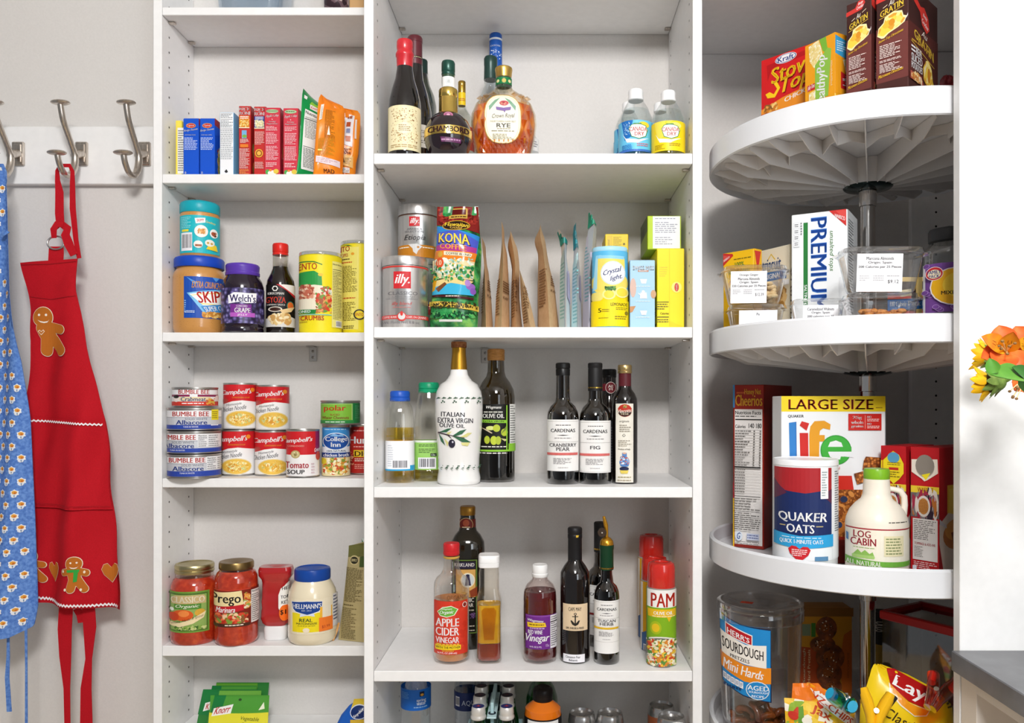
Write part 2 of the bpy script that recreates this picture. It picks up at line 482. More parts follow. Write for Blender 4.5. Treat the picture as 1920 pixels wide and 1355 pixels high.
ul, ox, oy = unit('shelving_unit', 'shallow white shelving unit beside the coat rack, holding cans and sauce jars', LX0, LX1 - .0185, 1.70,
    [(1.0, .981)][:0] + [(ZL1, .811), (ZL2, .4586), (ZL3, .1264), (ZL4, -.180), (ZL5, -.5336), (ZL6, ZL6 - .019), (-1.15, -1.17)], 303, (.033, .128))
def bracket(root, x, ztop, oy):
    mb = MB(); y = BK - .002 - oy
    mb.box(x - .0085, x + .0085, y - .003, y, ztop - .034, ztop - .0006, STEEL, .0008)
    mb.box(x - .0085, x + .0085, y - .028, y - .003, ztop - .0028, ztop - .0006, STEEL, .0006)
    for z in (ztop - .011, ztop - .025):
        mb.lathe([(.0032, 0), (.0032, .0012), (.0024, .0018), (0, .0018)], M('#8d8a86', .3, 1), 12, (0, 0, 0))
        for i in range(len(mb.v) - 48, len(mb.v)):
            vx, vy, vz = mb.v[i]; mb.v[i] = (x + vx, y - .003 - vz, z + vy)
    return mb.build('angle_bracket', root)
bracket(ul, PX(587, 1.852) - ox, .1264 + EYE, 1.70)
uc, ox, oy = unit('shelving_unit', 'deep white shelving unit in the middle, holding bottles and coffee', -.3296, .2816, 1.551,
    [(.862, .840), (ZB1, .455), (ZC, .1224), (ZD, -.1837), (ZE, -.5357), (ZF, ZF - .02), (-1.12, -1.14)], 700, (.037, .272))
bracket(uc, PX(910, 1.852) - ox, .1224 + EYE, 1.551)
# corner carcass
cc = thing('corner_cabinet', 'white open corner cabinet housing the round turning shelves', 'cabinet', (.75, 1.235, 0))
mb = MB(); mb.box(.621 - .75, 1.215 - .75, -.0195, 0, 0, 2.3, WHITE, .001); mb.build('end_panel', cc)
mb = MB(); mb.box(.3005 - .75, 1.215 - .75, .0005, BK - .001 - 1.235, .795 + EYE, .815 + EYE, WHITE, .001); mb.build('top_panel', cc)
mb = MB(); mb.box(.83 - .75, 1.215 - .75, 1.840 - 1.235, BK - .001 - 1.235, 0, .794 + EYE, WHITE, .001)
z = .6
while z < 2.05:
    mb.disc((.886 - .75, 1.840 - 1.235 - .0004, z), .0026, 'y', M('#2b2826', .7)); z += .032
mb.build('back_panel', cc)
mb = MB(); mb.box(.3005 - .75, 1.215 - .75, .0005, BK - .001 - 1.235, .10, .12, WHITE, .001); mb.build('bottom_panel', cc)

# round turning shelves
PXC, PYC, RT = .614, 1.545, .296
ls = thing('lazy_susan', 'four white round trays turning on one chrome post in the corner cabinet', 'turntable', (PXC, PYC, .12))
PLAST = M('#e6e7ea', .32); PLASTU = M('#e6e2df', .4)
TR = [.489, .137, -.259, -.600]
MB().lathe([(.014, 0.0005), (.014, .794 + EYE - .1206)], CHROME, 24).build('post', ls)
for zt in TR:
    z1 = zt + EYE - .12; z0 = z1 - .046; fl = z1 - .030
    mb = MB()
    prof = [(RT - .003, z0), (RT, z0 + .002), (RT, z1 - .004), (RT - .004, z1), (RT - .008, z1 - .003), (RT - .011, fl + .004), (RT - .016, fl), (.015, fl), (.015, fl - .004), (RT - .02, fl - .004), (RT - .006, fl - .012), (RT - .003, z0)]
    mb.lathe(prof, PLAST, 96, cap=(False, False))
    tray = mb.build('tray', ls, sharp=25)
    mb = MB()
    n = 16
    def fin(p, q, za, zb_, zc):
        # upright web of real thickness between plan points p and q, hanging below the floor
        v = Vector((q[0] - p[0], q[1] - p[1])).normalized() * .0009; nx, ny = -v.y, v.x
        top = fl - .0045
        vs = [(p[0] + s * nx, p[1] + s * ny, zz) for s in (-1, 1) for zz in (top, za)] + [((p[0] + q[0]) * .5 + s * nx, (p[1] + q[1]) * .5 + s * ny, zz) for s in (-1, 1) for zz in (top, zb_)] + [(q[0] + s * nx, q[1] + s * ny, zz) for s in (-1, 1) for zz in (top, zc)]
        mb.add(vs, [(0, 1, 5, 4), (4, 5, 9, 8), (2, 6, 7, 3), (6, 10, 11, 7), (1, 3, 7, 5), (5, 7, 11, 9), (0, 2, 3, 1), (8, 9, 11, 10)], PLASTU)
    ring = []
    for k in range(n):
        a = 2 * math.pi * k / n; c, s_ = math.cos(a), math.sin(a)
        fin((.045 * c, .045 * s_), (.185 * c, .185 * s_), fl - .052, fl - .044, fl - .036)
        fin((.185 * c, .185 * s_), (.272 * c, .272 * s_), fl - .036, fl - .032, fl - .012)
        a2 = a + math.pi / n; ring.append((.185 * c, .185 * s_)); ring.append((.225 * math.cos(a2), .225 * math.sin(a2)))
        fin((.225 * math.cos(a2), .225 * math.sin(a2)), (.288 * math.cos(a2), .288 * math.sin(a2)), fl - .030, fl - .022, fl - .009)
    for k in range(len(ring)): fin(ring[k], ring[(k + 1) % len(ring)], fl - .03, fl - .02, fl - .022)
    mb.lathe([(.048, fl - .0045), (.044, fl - .052)], PLASTU, 32, cap=(False, False))
    mb.build('rib_web', tray)
    MB().lathe([(.0145, fl - .058), (.022, fl - .058), (.042, fl - .054), (.045, fl - .051), (.043, fl - .049), (.0145, fl - .049)], M('#3c4a48', .18, .9), 32, cap=(False, False)).build('hub', tray)
    MB().lathe([(.0145, fl - .088), (.0165, fl - .087), (.0165, fl - .059), (.0145, fl - .0585)], CHROME, 24, cap=(False, False)).build('collar', tray)

# counter and base cabinet on the right
ct = MB(); ct.box(0, 1.2145 - .6075, 0, 1.2145 + .9, -.030, 0, tex('grey_laminate', 'noise', 9, [(.25, '#4c4c50'), (.5, '#66676b'), (.75, '#828388')], .3, detail=8), .0015)
tag(ct.build('countertop', None, (.6075, -.9, .9179)), 'grey stone-look worktop running forward along the right wall', 'countertop')
bc = thing('base_cabinet', 'pale open-fronted base cabinet under the grey worktop', 'cabinet', (.9, .7, 0))
CREAM = M('#efe6dc', .5)
def bx(nm, x0, x1, y0, y1, z0, z1, m=CREAM): MB().box(x0 - .9, x1 - .9, y0 - .7, y1 - .7, z0, z1, m, .0008).build(nm, bc)
bx('side_panel', .622, 1.21, 1.170, 1.2135, 0, .8875)
bx('side_panel', .622, 1.21, -.88, -.86, 0, .8875)
bx('top_rail', .622, .70, -.86, 1.1695, .868, .8875)
bx('bottom_panel', .622, 1.21, -.86, 1.1695, .08, .10)
bx('back_panel', 1.19, 1.21, -.86, 1.1695, .10, .8875, M('#cfc6bf', .6))

# coat rack
cr = thing('coat_rack', 'white wall board with three brushed nickel double hooks', 'coat rack', (PX(140, 1.838), BK - .001, PZ(290, 1.838)))
bd0, bd1 = PX(-120, 1.838), LX0 - .0185
rx, rzz = PX(140, 1.838), PZ(290, 1.838)
MB().box(bd0 - rx, bd1 - rx, -.018, 0, PZ(345, 1.838) - rzz, PZ(237, 1.838) - rzz, WHITE, .0015).build('board', cr)
for pxh in (33, 152, 270):
    hx = PX(pxh, 1.83) - rx
    P3 = lambda py, d: Vector((hx, d - (BK - .001), PZ(py, d) - rzz))
    mb = MB(); zt, zb_ = P3(267, 1.836).z, P3(311, 1.836).z
    mb.box(hx - .0135, hx + .0135, -.0265, -.0182, zb_, zt, NICKEL, .002)
    mb.box(hx - .0085, hx + .0085, -.0285, -.026, zb_ + .006, zt - .006, NICKEL, .001)
    hk = mb.build('hook', cr)
    def smooth_path(pts, k=5):
        out = []
        for i in range(len(pts) - 1):
            p0, p1, p2, p3 = pts[max(i - 1, 0)], pts[i], pts[i + 1], pts[min(i + 2, len(pts) - 1)]
            for j in range(k):
                t = j / k; out.append(.5 * ((2 * p1) + (p2 - p0) * t + (2 * p0 - 5 * p1 + 4 * p2 - p3) * t * t + (3 * p1 - p0 - 3 * p2 + p3) * t ** 3))
        return out + [pts[-1]]
    pth = smooth_path([P3(195, 1.752), P3(225, 1.762), P3(262, 1.787), P3(292, 1.806), P3(315, 1.803), P3(329, 1.785), P3(322, 1.762), P3(304, 1.747), P3(288, 1.741)])
    rr = [.0062 if i < 12 else .0062 + .0018 * math.sin(min(1, (i - 12) / 14) * math.pi) for i in range(len(pth))]
    MB().tube(pth, rr, NICKEL, 12).build('stem', hk)
    MB().tube([P3(292, 1.804), P3(289, 1.822), P3(289, 1.829)], [.0085, .009, .011], NICKEL, 12).build('neck', hk)
    for py, dd, rr_ in ((192, 1.752, .021), (286, 1.739, .021)):
        c = P3(py, dd)
        MB().ball(tuple(c), (rr_, rr_ * .62, .0055), NICKEL, 20, 10).build('knob', hk)
# ================================================================== shallow unit, left
# --- top shelf (only its feet are in the picture)
o = MB().lathe([(.058, 0), (.066, .002), (.078, .14), (.08, .142), (.08, .15), (.074, .15)], film('#dfe8f0', .5), 40, pw=5, sy=.75, cap=(True, False)).build('storage_bin', None, (PX(478, 1.775), 1.775, ZL1 + EYE + .0006))
tag(o, 'clear plastic bin on the top shelf of the shallow unit', 'bin')
pillow('snack_pouch', 'clear pouch of dark dried food on the top shelf beside the brown carton', 'pouch', [(-130, 612, 650), (-100, 608, 653), (-30, 607, 655), (None, 608, 653)], 1.745, ZL1, .05,
       tex('dark_dried_food', 'vorc', 90, [(.2, '#3a2a30'), (.45, '#6b545a'), (.7, '#c9b5b0'), (.85, '#4a363c')], .35, bump=.4, interp='CONSTANT'))
carton('cardboard_box', 'plain brown carton in the right corner of the top shelf', 'box', (655, 1.73), (682,), -130, .08, ZL1, '#c99f6c')

# --- box shelf
D = 1.718
W1 = '#eef0f4'
carton('soup_mix_box', 'yellow and white box standing furthest left, half behind a blue box', 'box', (329, 1.728), (341, 1.728), 226, .05, ZL2, '#f2de55',
       [R(333, 240, 345, 326, '#efeee6'), L(334, 244, 345, 322, 18, '#6f6d66')])
for x0, x1, lb in ((343.5, 372.5, 'left one of the two blue soup mix boxes, touching the yellow box'), (374.5, 402.5, 'right one of the two blue soup mix boxes, beside the pale blue box')):
    m = (x0 + x1) / 2
    carton('soup_mix_box', lb, 'box', (x0, D), (x1,), 222, .10, ZL2, '#1553c9',
        [E(m, 236, 9, 4.5, '#f3c64c'), E(m, 236, 8.3, 3.8, '#d1232a'), T('Lipton', m - 6, 233.6, m + 6, 238.6, '#ffffff', 'b'),
         Q('Recipe Secrets', (m - 13, 243.5), (m + 13, 240), (m + 13, 245), (m - 13, 249), '#ffffff', 'bi'),
         T('SOUP DIRECTIONS', m - 11, 252.5, m + 9, 254.5, '#e8eefc', 'b'), L(m - 12, 258, m + 12, 282, 9, '#c4d6fa'), T('0', x0 + 3, 322, x0 + 6, 327, '#e8eefc', 'b')],
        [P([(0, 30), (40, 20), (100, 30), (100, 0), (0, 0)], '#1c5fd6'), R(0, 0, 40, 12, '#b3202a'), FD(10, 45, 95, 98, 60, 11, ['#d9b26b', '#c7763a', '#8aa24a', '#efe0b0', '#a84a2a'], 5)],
        group='blue soup mix boxes')
carton('soup_mix_box', 'pale blue and white box showing its nutrition panel', 'box', (412, D), (438,), 211, .115, ZL2, '#8cc6ea',
    [R(413, 212, 437.5, 330, '#f3f4f6'), R(414, 213.5, 436, 214.2, '#555555'), L(414, 215, 437, 222, 3, '#777b80'), R(414, 224, 436, 224.6, '#444444'), L(414, 226, 437, 240, 5, '#8a8f94'), R(414, 242, 436, 242.6, '#444444'), L(414, 244, 437, 300, 16, '#b0b4b8'), ('P', [(421, 322), (425, 318), (428, 323), (424, 325)], '#333333')],
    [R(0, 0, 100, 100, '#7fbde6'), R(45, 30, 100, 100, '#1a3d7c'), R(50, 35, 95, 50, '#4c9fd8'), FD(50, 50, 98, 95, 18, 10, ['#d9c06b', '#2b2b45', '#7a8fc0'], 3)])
for x0, x1, yt, lb, c2, k in ((447.5, 470, 199, 'rice mix box on the left with an orange Spanish rice band', '#e07a1c', 0), (476, 498, 200, 'rice mix box on the right with a blue chicken band', '#1d3f93', 1)):
    m = (x0 + x1) / 2
    carton('rice_box', lb, 'box', (x0, D + .004), (x1, D + .004), yt, .11, ZL2, '#c5302d',
        [T('RICE', x0 + 1.2, yt + 3, x1 - 1.2, yt + 8.5, '#ffffff', 'b'), T('A', m - 2, yt + 8.2, m + 1, yt + 10.5, '#ffffff', 'b'), T('RONI', x0 + 1.2, yt + 10.5, x1 - 1, yt + 17, '#ffffff', 'b'),
         R(x0 + 1, yt + 18.5, x1 - 2, yt + 42, c2), L(x0 + 3, yt + 19, x1 - 4, yt + 25, 2, '#ffffff'), FD(x0 + 1, yt + 25, x1 - 2, yt + 40, 70, 2.0, ['#e8a51e', '#f5cf6a', '#c9781a', '#f7e3a0'] if not k else ['#f3e6c3', '#e3c98c', '#b9c78a', '#f7f0dc'], 4 + k), R(x0 + 1, yt + 40, x1 - 2, yt + 42, '#f3e3c0')] +
        ([R(m - 5, yt + 46, m + 4, yt + 61, '#7bb3dd'), E(m, yt + 57, 4.5, 3, '#7cb04f'), L(m - 8, yt + 62, m + 8, yt + 70, 4, '#f4dcd8'), R(m - 8, yt + 72, m + 7, yt + 78, '#e6812f'), L(x0 + 2, yt + 80, x1 - 2, yt + 118, 17, '#f2c9c4'), L(x0 + 2, yt + 119, x1 - 3, yt + 128, 4, '#f2a15a')] if not k else
         [L(x0 + 2, yt + 47, x1 - 2, yt + 72, 10, '#efc3bd'), E(m - 1, yt + 88, 7.8, 8, '#e3a93a', 14), E(m - 1, yt + 88, 5.5, 5.8, '#8a2a1c'), E(m - 1, yt + 88, 4, 4.2, '#e9b64c'), L(x0 + 2, yt + 104, x1 - 3, yt + 117, 6, '#efc3bd')]),
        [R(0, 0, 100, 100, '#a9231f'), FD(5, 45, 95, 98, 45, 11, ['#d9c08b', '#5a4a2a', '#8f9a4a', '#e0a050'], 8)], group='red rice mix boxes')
for x0, x1, yt, lb in ((496, 525, 202, 'apple crisp mix box beside the rice mix boxes'), (531, 559, 203, 'apple crisp mix box beside the green pouch')):
    m = (x0 + x1) / 2
    carton('baking_mix_box', lb, 'box', (x0, D - .006), (x1, D - .006), yt, .115, ZL2, '#d23a4b',
        [E(m, yt + 7, 11.5, 3.6, '#8fb783'), E(m, yt + 7, 10.5, 2.9, '#b8d2a8'), L(m - 9, yt + 5, m + 9, yt + 9, 1, '#5d8150'),
         Q('Apple Crisp', (m - 12, yt + 14), (m + 12, yt + 12), (m + 12, yt + 18), (m - 12, yt + 20), '#ffffff', 'bi'), P([(m - 1, yt + 21), (m + 1, yt + 22), (m, yt + 24)], '#ffe9e9'),
         T('Serving', m - 7, yt + 25, m + 7, yt + 28.5, '#ffe9ec', 'bi'), T('Suggestions', m - 11, yt + 29, m + 11, yt + 32.5, '#ffe9ec', 'bi'),
         L(x0 + 3, yt + 35, x1 - 3, yt + 44, 4, '#f5c3c8'), L(x0 + 3, yt + 47, x1 - 3, yt + 69, 8, '#f5c3c8'), L(x0 + 3, yt + 72, x1 - 3, yt + 99, 10, '#f5c3c8'), L(x0 + 3, yt + 103, x1 - 5, yt + 112, 3, '#f7cfd3'),
         E(x0 + 6, yt + 121, 4, 4.5, '#4fae55'), E(m, yt + 123, 8, 5, '#f6efe2'), E(x1 - 7, yt + 120, 5, 4.5, '#e2c64a'), E(m - 3, yt + 118, 2.6, 2.2, '#e98a3a')],
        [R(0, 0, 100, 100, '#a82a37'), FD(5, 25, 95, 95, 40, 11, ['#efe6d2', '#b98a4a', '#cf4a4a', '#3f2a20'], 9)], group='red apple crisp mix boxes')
pillow('seasoning_pouch', 'tall green pouch with a white nutrition panel, slanted top', 'pouch', [(168, 570, 573), (178, 568.5, 585), (192, 568, 600), (260, 566, 597), (300, 564, 595), (None, 562, 594)], 1.735, ZL2, .022, '#14934a',
    [P([(571, 178), (574.5, 179), (574.5, 186), (571, 185)], '#ffffff'), P([(581, 186), (586, 190), (592, 192), (588, 198), (579, 195)], '#8cc83c'), P([(580, 194), (592, 197), (592, 206), (580, 203)], '#f4f1ec'), T('Knorr', 581, 196.5, 591, 202, '#c9402a', 'bi'),
     P([(574, 206), (596, 211), (595, 322), (570, 322)], '#eef1ee'), Q('Nutrition', (575, 209), (594, 213), (594, 219), (575, 215), '#1f2a22', 'b'), L(575, 221, 594, 224, 2, '#7a8078'), R(574, 225, 594, 226.5, '#1f2a22'), L(575, 228, 594, 262, 12, '#8d938c'), R(573, 278, 594, 279, '#333333'), L(573, 281, 593, 318, 16, '#66706a'), L(567.5, 240, 569, 285, 30, '#8cd0a0')],
    tilt=.02, skew=.05, nv=30)
om = tex('orange_foil', 'noise', 22, [(.35, '#ef7f17'), (.55, '#f7931e'), (.7, '#e86a12')], .25, stretch=(1, 1, .4))
pillow('seasoning_pouch', 'orange foil noodle pouch in front, nearest the green pouch', 'pouch', [(177, 602, 606), (181, 599, 618), (192, 597, 640), (230, 595, 641), (290, 592, 640), (None, 591, 638)], 1.728, ZL2, .03, om,
    [P([(602, 196), (607, 194), (606, 226), (601, 229)], '#f0e8dc'), L(603, 200, 606, 226, 14, '#a0948a'), L(611, 205, 628, 262, 26, '#b8761f'), P([(616, 256), (618.5, 238), (621, 256)], '#fbf2e0'), L(600, 262, 628, 296, 14, '#d49a2a'), R(600, 284, 608, 287, '#f7e27a'),
     P([(597, 297), (636, 302), (636, 314), (597, 309)], '#f0dfe2'), L(600, 300, 634, 309, 3, '#c9a3ac'), T('MAD', 610, 320, 628, 327, '#5b2a14', 'b')], tilt=.015, skew=.03, wav=.004)
pillow('seasoning_pouch', 'orange foil noodle pouch behind, showing numbered white cooking steps', 'pouch', [(199, 630, 637), (202, 628, 662), (207, 628, 672), (214, 628, 674), (240, 628, 674), (290, 627, 671), (306, 627, 667), (None, 627, 665)], 1.795, ZL2, .03, om,
    [P([(642, 209), (664, 216), (662, 278), (640, 272)], '#eceaf0'), T('1', 644, 213, 646, 218, '#45434a'), T('2', 644, 227, 647.5, 232, '#45434a'), T('3', 644, 241, 647.5, 246, '#45434a'), T('4', 643.5, 255, 647.5, 260, '#45434a'),
     FD(650, 215, 661, 222, 9, 3, ['#b5562e', '#8c2f1c', '#d8b09a'], 2), R(650, 229, 658, 239, '#b9532c'), R(651, 243, 658, 252, '#8b93b8'), R(650, 258, 659, 268, '#c4602c'), R(666, 224, 669, 262, '#e8dcd4'),
     L(640, 281, 662, 292, 5, '#7a3a10'), P([(641, 291), (664, 296), (663, 318), (640, 312)], '#efc27a'), P([(643, 307), (647, 299), (650, 309)], '#5a4632'), L(650, 299, 662, 312, 5, '#7d5a30'), R(640, 318, 658, 328, '#e6e0dc'), L(642, 319, 657, 327, 4, '#6d6a70')], tilt=.01, wav=.004)

# --- jar shelf
PB = tex('peanut_butter', 'vor', 190, [(.0, '#8d5a28'), (.12, '#b9803e'), (.22, '#c98f4b')], .3, coat=.6)
D = 1.775
vessel('peanut_butter_jar', 'large peanut butter jar with a blue ribbed lid, carrying the teal jar', 'jar', 374, 1.755, ZL3, [
    ('body', PB, [(41, None), (44, '0.004'), (45.5, 612), (46, 590), (46, 515), (44.5, 508), (40, 502), (39, 496)]),
    ('lid', M('#1a47b8', .35), [(43, 498), (43.5, 497), (43.5, 482), (42, 479.5), (39, 478.5), (0, 478.5)], {'n': 96, 'ridge': .012})],
    [('label', 46.2, 348, 425, 518, 596, '#1d4fb0', [P([(352, 519), (372, 530), (366, 533)], '#5b9be0'), P([(396, 518), (408, 518), (402, 526)], '#5b9be0'), T('EXTRA CRUNCHY', 361, 527, 414, 539.5, '#f0a824', 'bi'),
      P([(353, 549), (420, 538), (420, 572), (385, 592)], '#7fc4ee'), P([(357, 551), (420, 541), (420, 572), (380, 572)], '#ffffff'), P([(360, 553), (420, 544), (420, 570), (378, 570)], '#f6df6a'), P([(361, 554), (420, 546), (420, 569), (376, 568)], '#fdfbf6'),
      Q('SKIPPY', (368, 547), (432, 540), (432, 563), (373, 568), '#d02a22', 'b'), P([(376, 574), (420, 566), (420, 580), (388, 590)], '#3f8fd6'), Q('SUPER CHUNK', (380, 575), (432, 567), (432, 575), (385, 584), '#ffffff', 'b'),
      FD(376, 582, 418, 596, 24, 6, ['#e0a44a', '#c27f33', '#f0c878'], 3), L(350, 582, 366, 587, 2, '#dce8fa'), L(349, 562, 352, 586, 6, '#8fc0ec')])])
vessel('peanut_butter_jar', 'smaller teal-labelled peanut butter jar stacked on the blue-lidded jar', 'jar', 375, 1.755, (H - 478.5) * (1.755 - 39 * 1.755 / F) / F + .0004, [
    ('body', PB, [(33, None), (34.5, '0.003'), (35, 470), (35, 402), (34, 398), (33.5, 393)]),
    ('lid', M('#19a5b5', .35), [(34.3, 396), (34.8, 395), (34.8, 380), (33.5, 376.5), (30, 375), (0, 375)], {'n': 96, 'ridge': .012})],
    [('label', 35.2, 341, 409.5, 403, 474, '#22b7c4', [P([(366, 409), (384, 407), (384, 416), (368, 419)], '#f5f3f1'), Q('SKIPPY', (369, 410.5), (382, 409), (382, 414.5), (370, 416), '#c82c34', 'bi'), Q('Goodness', (385, 411), (402, 414), (401, 418), (385, 416), '#f2d64a', 'i'),
      L(344, 406, 360, 428, 7, '#8fdde4'), R(345, 430, 356, 434, '#f2dc3c'), B(344, 436, 362, 470), E(377, 433, 11.5, 11.5, '#f4f1ea'), FD(370, 427, 385, 439, 14, 4, ['#e2a55a', '#d08840', '#f0d29a'], 2), E(398, 435, 6.8, 8.5, '#f2f4f2'), FD(393, 431, 403, 442, 9, 3, ['#6a3a20', '#b0563a'], 6), E(372, 458, 7.5, 7, '#f3ece4'), R(367, 458, 378, 462, '#a05a34'), P([(385, 466), (392, 452), (402, 458), (404, 468)], '#f0d236'), E(391, 454, 8, 6.5, '#f2eee2'), E(388, 454, 2, 2, '#caa24a'), E(394, 455, 2, 2, '#caa24a')])])
GR = tex('print_grapes', 'vor', 105, [(.0, '#b9b3d8'), (.25, '#6f66a4'), (.5, '#3a315f'), (.75, '#1c1530')], .3)
vessel('jelly_jar', 'dark grape jelly jar with a purple lid', 'jar', 455, 1.74, ZL3, [
    ('body', M('#1d0f22', .08, 0, .6), [(34, None), (37, '0.002'), (38, '0.006'), (36.5, 612), (38.3, 608), (38.3, 543), (38, 534), (35, 524), (30, 517), (29, 510)]),
    ('lid', M('#5b3aa8', .32), [(30, 514), (30.6, 513), (30.6, 508), (29.6, 507), (30.2, 498), (30.2, 495), (28, 492.5), (0, 492)], {'n': 72, 'ridge': .006})],
    [('label', 38.5, 417.5, 493, 539, 606, GR, [P([(430, 554), (440, 548), (465, 549), (479, 548), (478, 566), (462, 568), (448, 566), (431, 569)], '#fbfafd'), T('Welch\'s', 432.5, 551.5, 477.5, 566, '#2f2163', 'b'), R(434, 570, 470, 594, '#7a2f8e'), R(434, 586, 476, 594, '#b85cc0'), T('CONCORD', 444, 572, 463, 575.5, '#f4e8f8', 'b'), T('GRAPE', 441, 577, 468, 586, '#ffffff', 'b'), T('JELLY', 446, 588.5, 463, 593, '#ffffff', 'b')])])
SOY = M('#160b08', .06, 0, .7)
vessel('sauce_bottle', 'soy-dark dipping sauce bottle with a red cap', 'bottle', 526, 1.765, ZL3, [
    ('body', SOY, [(24, None), (25.5, '0.003'), (25.7, 612), (25.7, 534), (24.5, 524), (18, 511), (14.5, 503), (14, 499)]),
    ('neck', film('#e8e4df', .6), [(14.2, 499), (14.2, 478), (13.6, 474)], {'cap': (False, False)}),
    ('cap', M('#d8261e', .32), [(14.2, 477), (14.4, 475), (13.6, 473), (14.3, 471), (14.3, 458), (13, 455.5), (0, 455)], {'n': 64, 'ridge': .01})],
    [('label', 25.9, 500.5, 552, 533, 613, '#151214', [P([(502, 533), (518, 533), (538, 545), (552, 558), (552, 548), (544, 540), (532, 533)], '#c22a30'), P([(524, 533), (552, 533), (552, 552), (538, 543)], '#efe9e4'), E(516.5, 541, 5.5, 5.5, '#f3efe9', 6), E(516.5, 541, 3.6, 3.6, '#151214', 6), T('KIKKOMAN', 504, 548, 532, 552.5, '#f3efe9', 'b'), T('GYOZA', 500.8, 556.5, 535, 568, '#e04a3a', 'b'), T('DIPPING SAUCE', 503, 570, 534, 573, '#e8e4de', 'b'),
      E(543, 573, 6.5, 9, '#2f7a62'), E(543, 573, 5.2, 7.5, '#d4682a'), P([(500, 598), (520, 590), (540, 592), (552, 596), (552, 613), (500, 613)], '#d8d4cf'), E(517, 580, 12, 5, '#e8dfd0'), E(517, 580, 9.5, 3.6, '#3a1c12'), P([(524, 582), (550, 574), (544, 584), (530, 588)], '#e3c48e'), FD(503, 585, 548, 611, 16, 9, ['#e9d2a0', '#dcbb7c', '#f0e0ba', '#c99a58'], 12)])])
def crumbs(cx, d, hw, yt, lb, prints, rear=False):
    vessel('breadcrumb_can', lb, 'can', cx, d, ZL3, [('body', M('#f2df22', .35), [(hw * .98, None), (hw, '0.002'), (hw, yt + 6)]), ('lid', film('#e9ecef', .7), [(hw * 1.015, yt + 7), (hw * 1.02, yt + 6), (hw * 1.02, yt + 1), (hw, yt), (hw * .95, yt + 1), (hw * .93, yt + 3), (0, yt + 3)])],
           [('label', hw + .1, None, None, yt + 8, 621, '#f2df22', prints)], 'yellow breadcrumb cans')
crumbs(601, 1.758, 38.5, 470, 'yellow breadcrumb can with a meat picture on its front', [T('ENTO', 562, 493, 595, 505.5, '#c8402a', 'b'), P([(562, 510), (590, 508), (603, 516), (604, 535), (562, 535)], '#2f9a48'), P([(562, 489), (590, 490), (604, 495), (604, 497), (590, 492), (562, 491)], '#2f7a3a'), E(601, 515, 4.5, 3, '#e8c02a'),
    E(590, 560, 38, 26, '#efe6cf'), FD(562, 532, 592, 562, 40, 7, ['#d9977a', '#c46a52', '#efd2b8', '#a84f3c', '#e6b890'], 2), FD(590, 548, 622, 588, 34, 7, ['#c97b3c', '#a8552a', '#e0a45a', '#d8402c', '#6a9a3a'], 7), FD(600, 535, 622, 552, 12, 5, ['#f0ece4', '#7aa84a', '#c84a3a'], 4),
    P([(562, 580), (594, 581), (592, 589), (562, 587)], '#23853c'), T('SEASONED', 548, 581.5, 584, 586.5, '#ffffff', 'b'), R(562, 589, 625, 591, '#8fc8b0'), T('BREAD CRUMBS', 531, 592, 607, 600.5, '#c8402a', 'b'), L(565, 602, 580, 605, 1, '#b89a30'),
    P([(621, 488), (640, 488), (640, 613), (620, 613)], '#f0e68a'), T('Nutrition', 622, 492, 637, 495, '#3a3420', 'b'), R(622, 503, 637, 504, '#4a4326'), L(622, 506, 637, 598, 30, '#968c50'), B(627, 600, 637, 612)])
crumbs(674, 1.81, 34, 450, 'yellow breadcrumb can with a recipe panel, against the right side', [T('ENTO', 630, 461, 657, 471, '#c8402a', 'b'), P([(641, 458), (655, 459), (662, 462), (655, 461)], '#2f7a3a'), T('RECIPES', 636, 475, 654, 481, '#c8402a', 'b'), P([(643, 463), (673, 463), (672, 618), (641, 618)], '#efe272'), T('ENTO', 630, 461, 657, 471, '#c8402a', 'b'), T('RECIPES', 636, 475, 654, 481, '#c8402a', 'b'), E(662, 476, 3, 2.5, '#e8a02a'), L(644, 484, 657, 488, 1, '#3a3420'), L(643, 490, 662, 494, 1, '#c8502a'), L(643, 498, 670, 548, 20, '#8a7c30'), L(643, 557, 668, 561, 1, '#c8502a'), L(643, 566, 668, 602, 12, '#8a7c30'), E(674, 590, 10.5, 10, '#2a2620'), E(674, 590, 8, 7.6, '#f2d823'), T('ENTO', 667, 587, 681, 593, '#c8402a', 'b'), L(643, 610, 664, 617, 2, '#6d6225')])

# --- canned food shelf
D = 1.772
def tuna(zb, y0, y1, lb, cx, pr, hw=47.5):
    can(lb, cx, 1.729, zb, hw, y0, y1 - 4, '#f2f1f3', pr, 'flat fish cans', 'fish_can')
ZS = lambda y, hw, D=1.79: (H - y) * (D - hw * .95 * D / F) / F + .0004
def alb(y, dx, tail): return [R(300, y + 15, 430, y + 31, '#c9cbd1'), R(300, y + 14.5, 430, y + 15.2, '#6d7078'), R(300, y + 29, 430, y + 39, '#2c46a4'), T('BUMBLE BEE', 328 + dx, y + 4, 389 + dx, y + 13, '#c5392f', 'b'), T('SOLID WHITE', 349 + dx, y + 16, 386 + dx, y + 20, '#5c6172'), T('Albacore', 334 + dx, y + 20, 386 + dx, y + 28.5, '#27408f', 'b'), T('TUNA IN WATER', 346 + dx, y + 31.2, 371 + dx, y + 34, '#f0f2fa', 'b')] + tail
nut = lambda x, y: [R(x, y + 2, x + 40, y + 27, '#eeeef0'), T('Nutrition', x + 1, y + 4, x + 15, y + 7, '#333333', 'b'), L(x + 1, y + 8, x + 16, y + 27, 5, '#8a8a8e'), L(x + 18, y + 4, x + 36, y + 27, 6, '#9a9a9e')]
tuna(ZL4, 853, 895, 'flat albacore tuna can at the bottom of the stack, on the shelf', 364.5, alb(855, -6, nut(385, 855)))
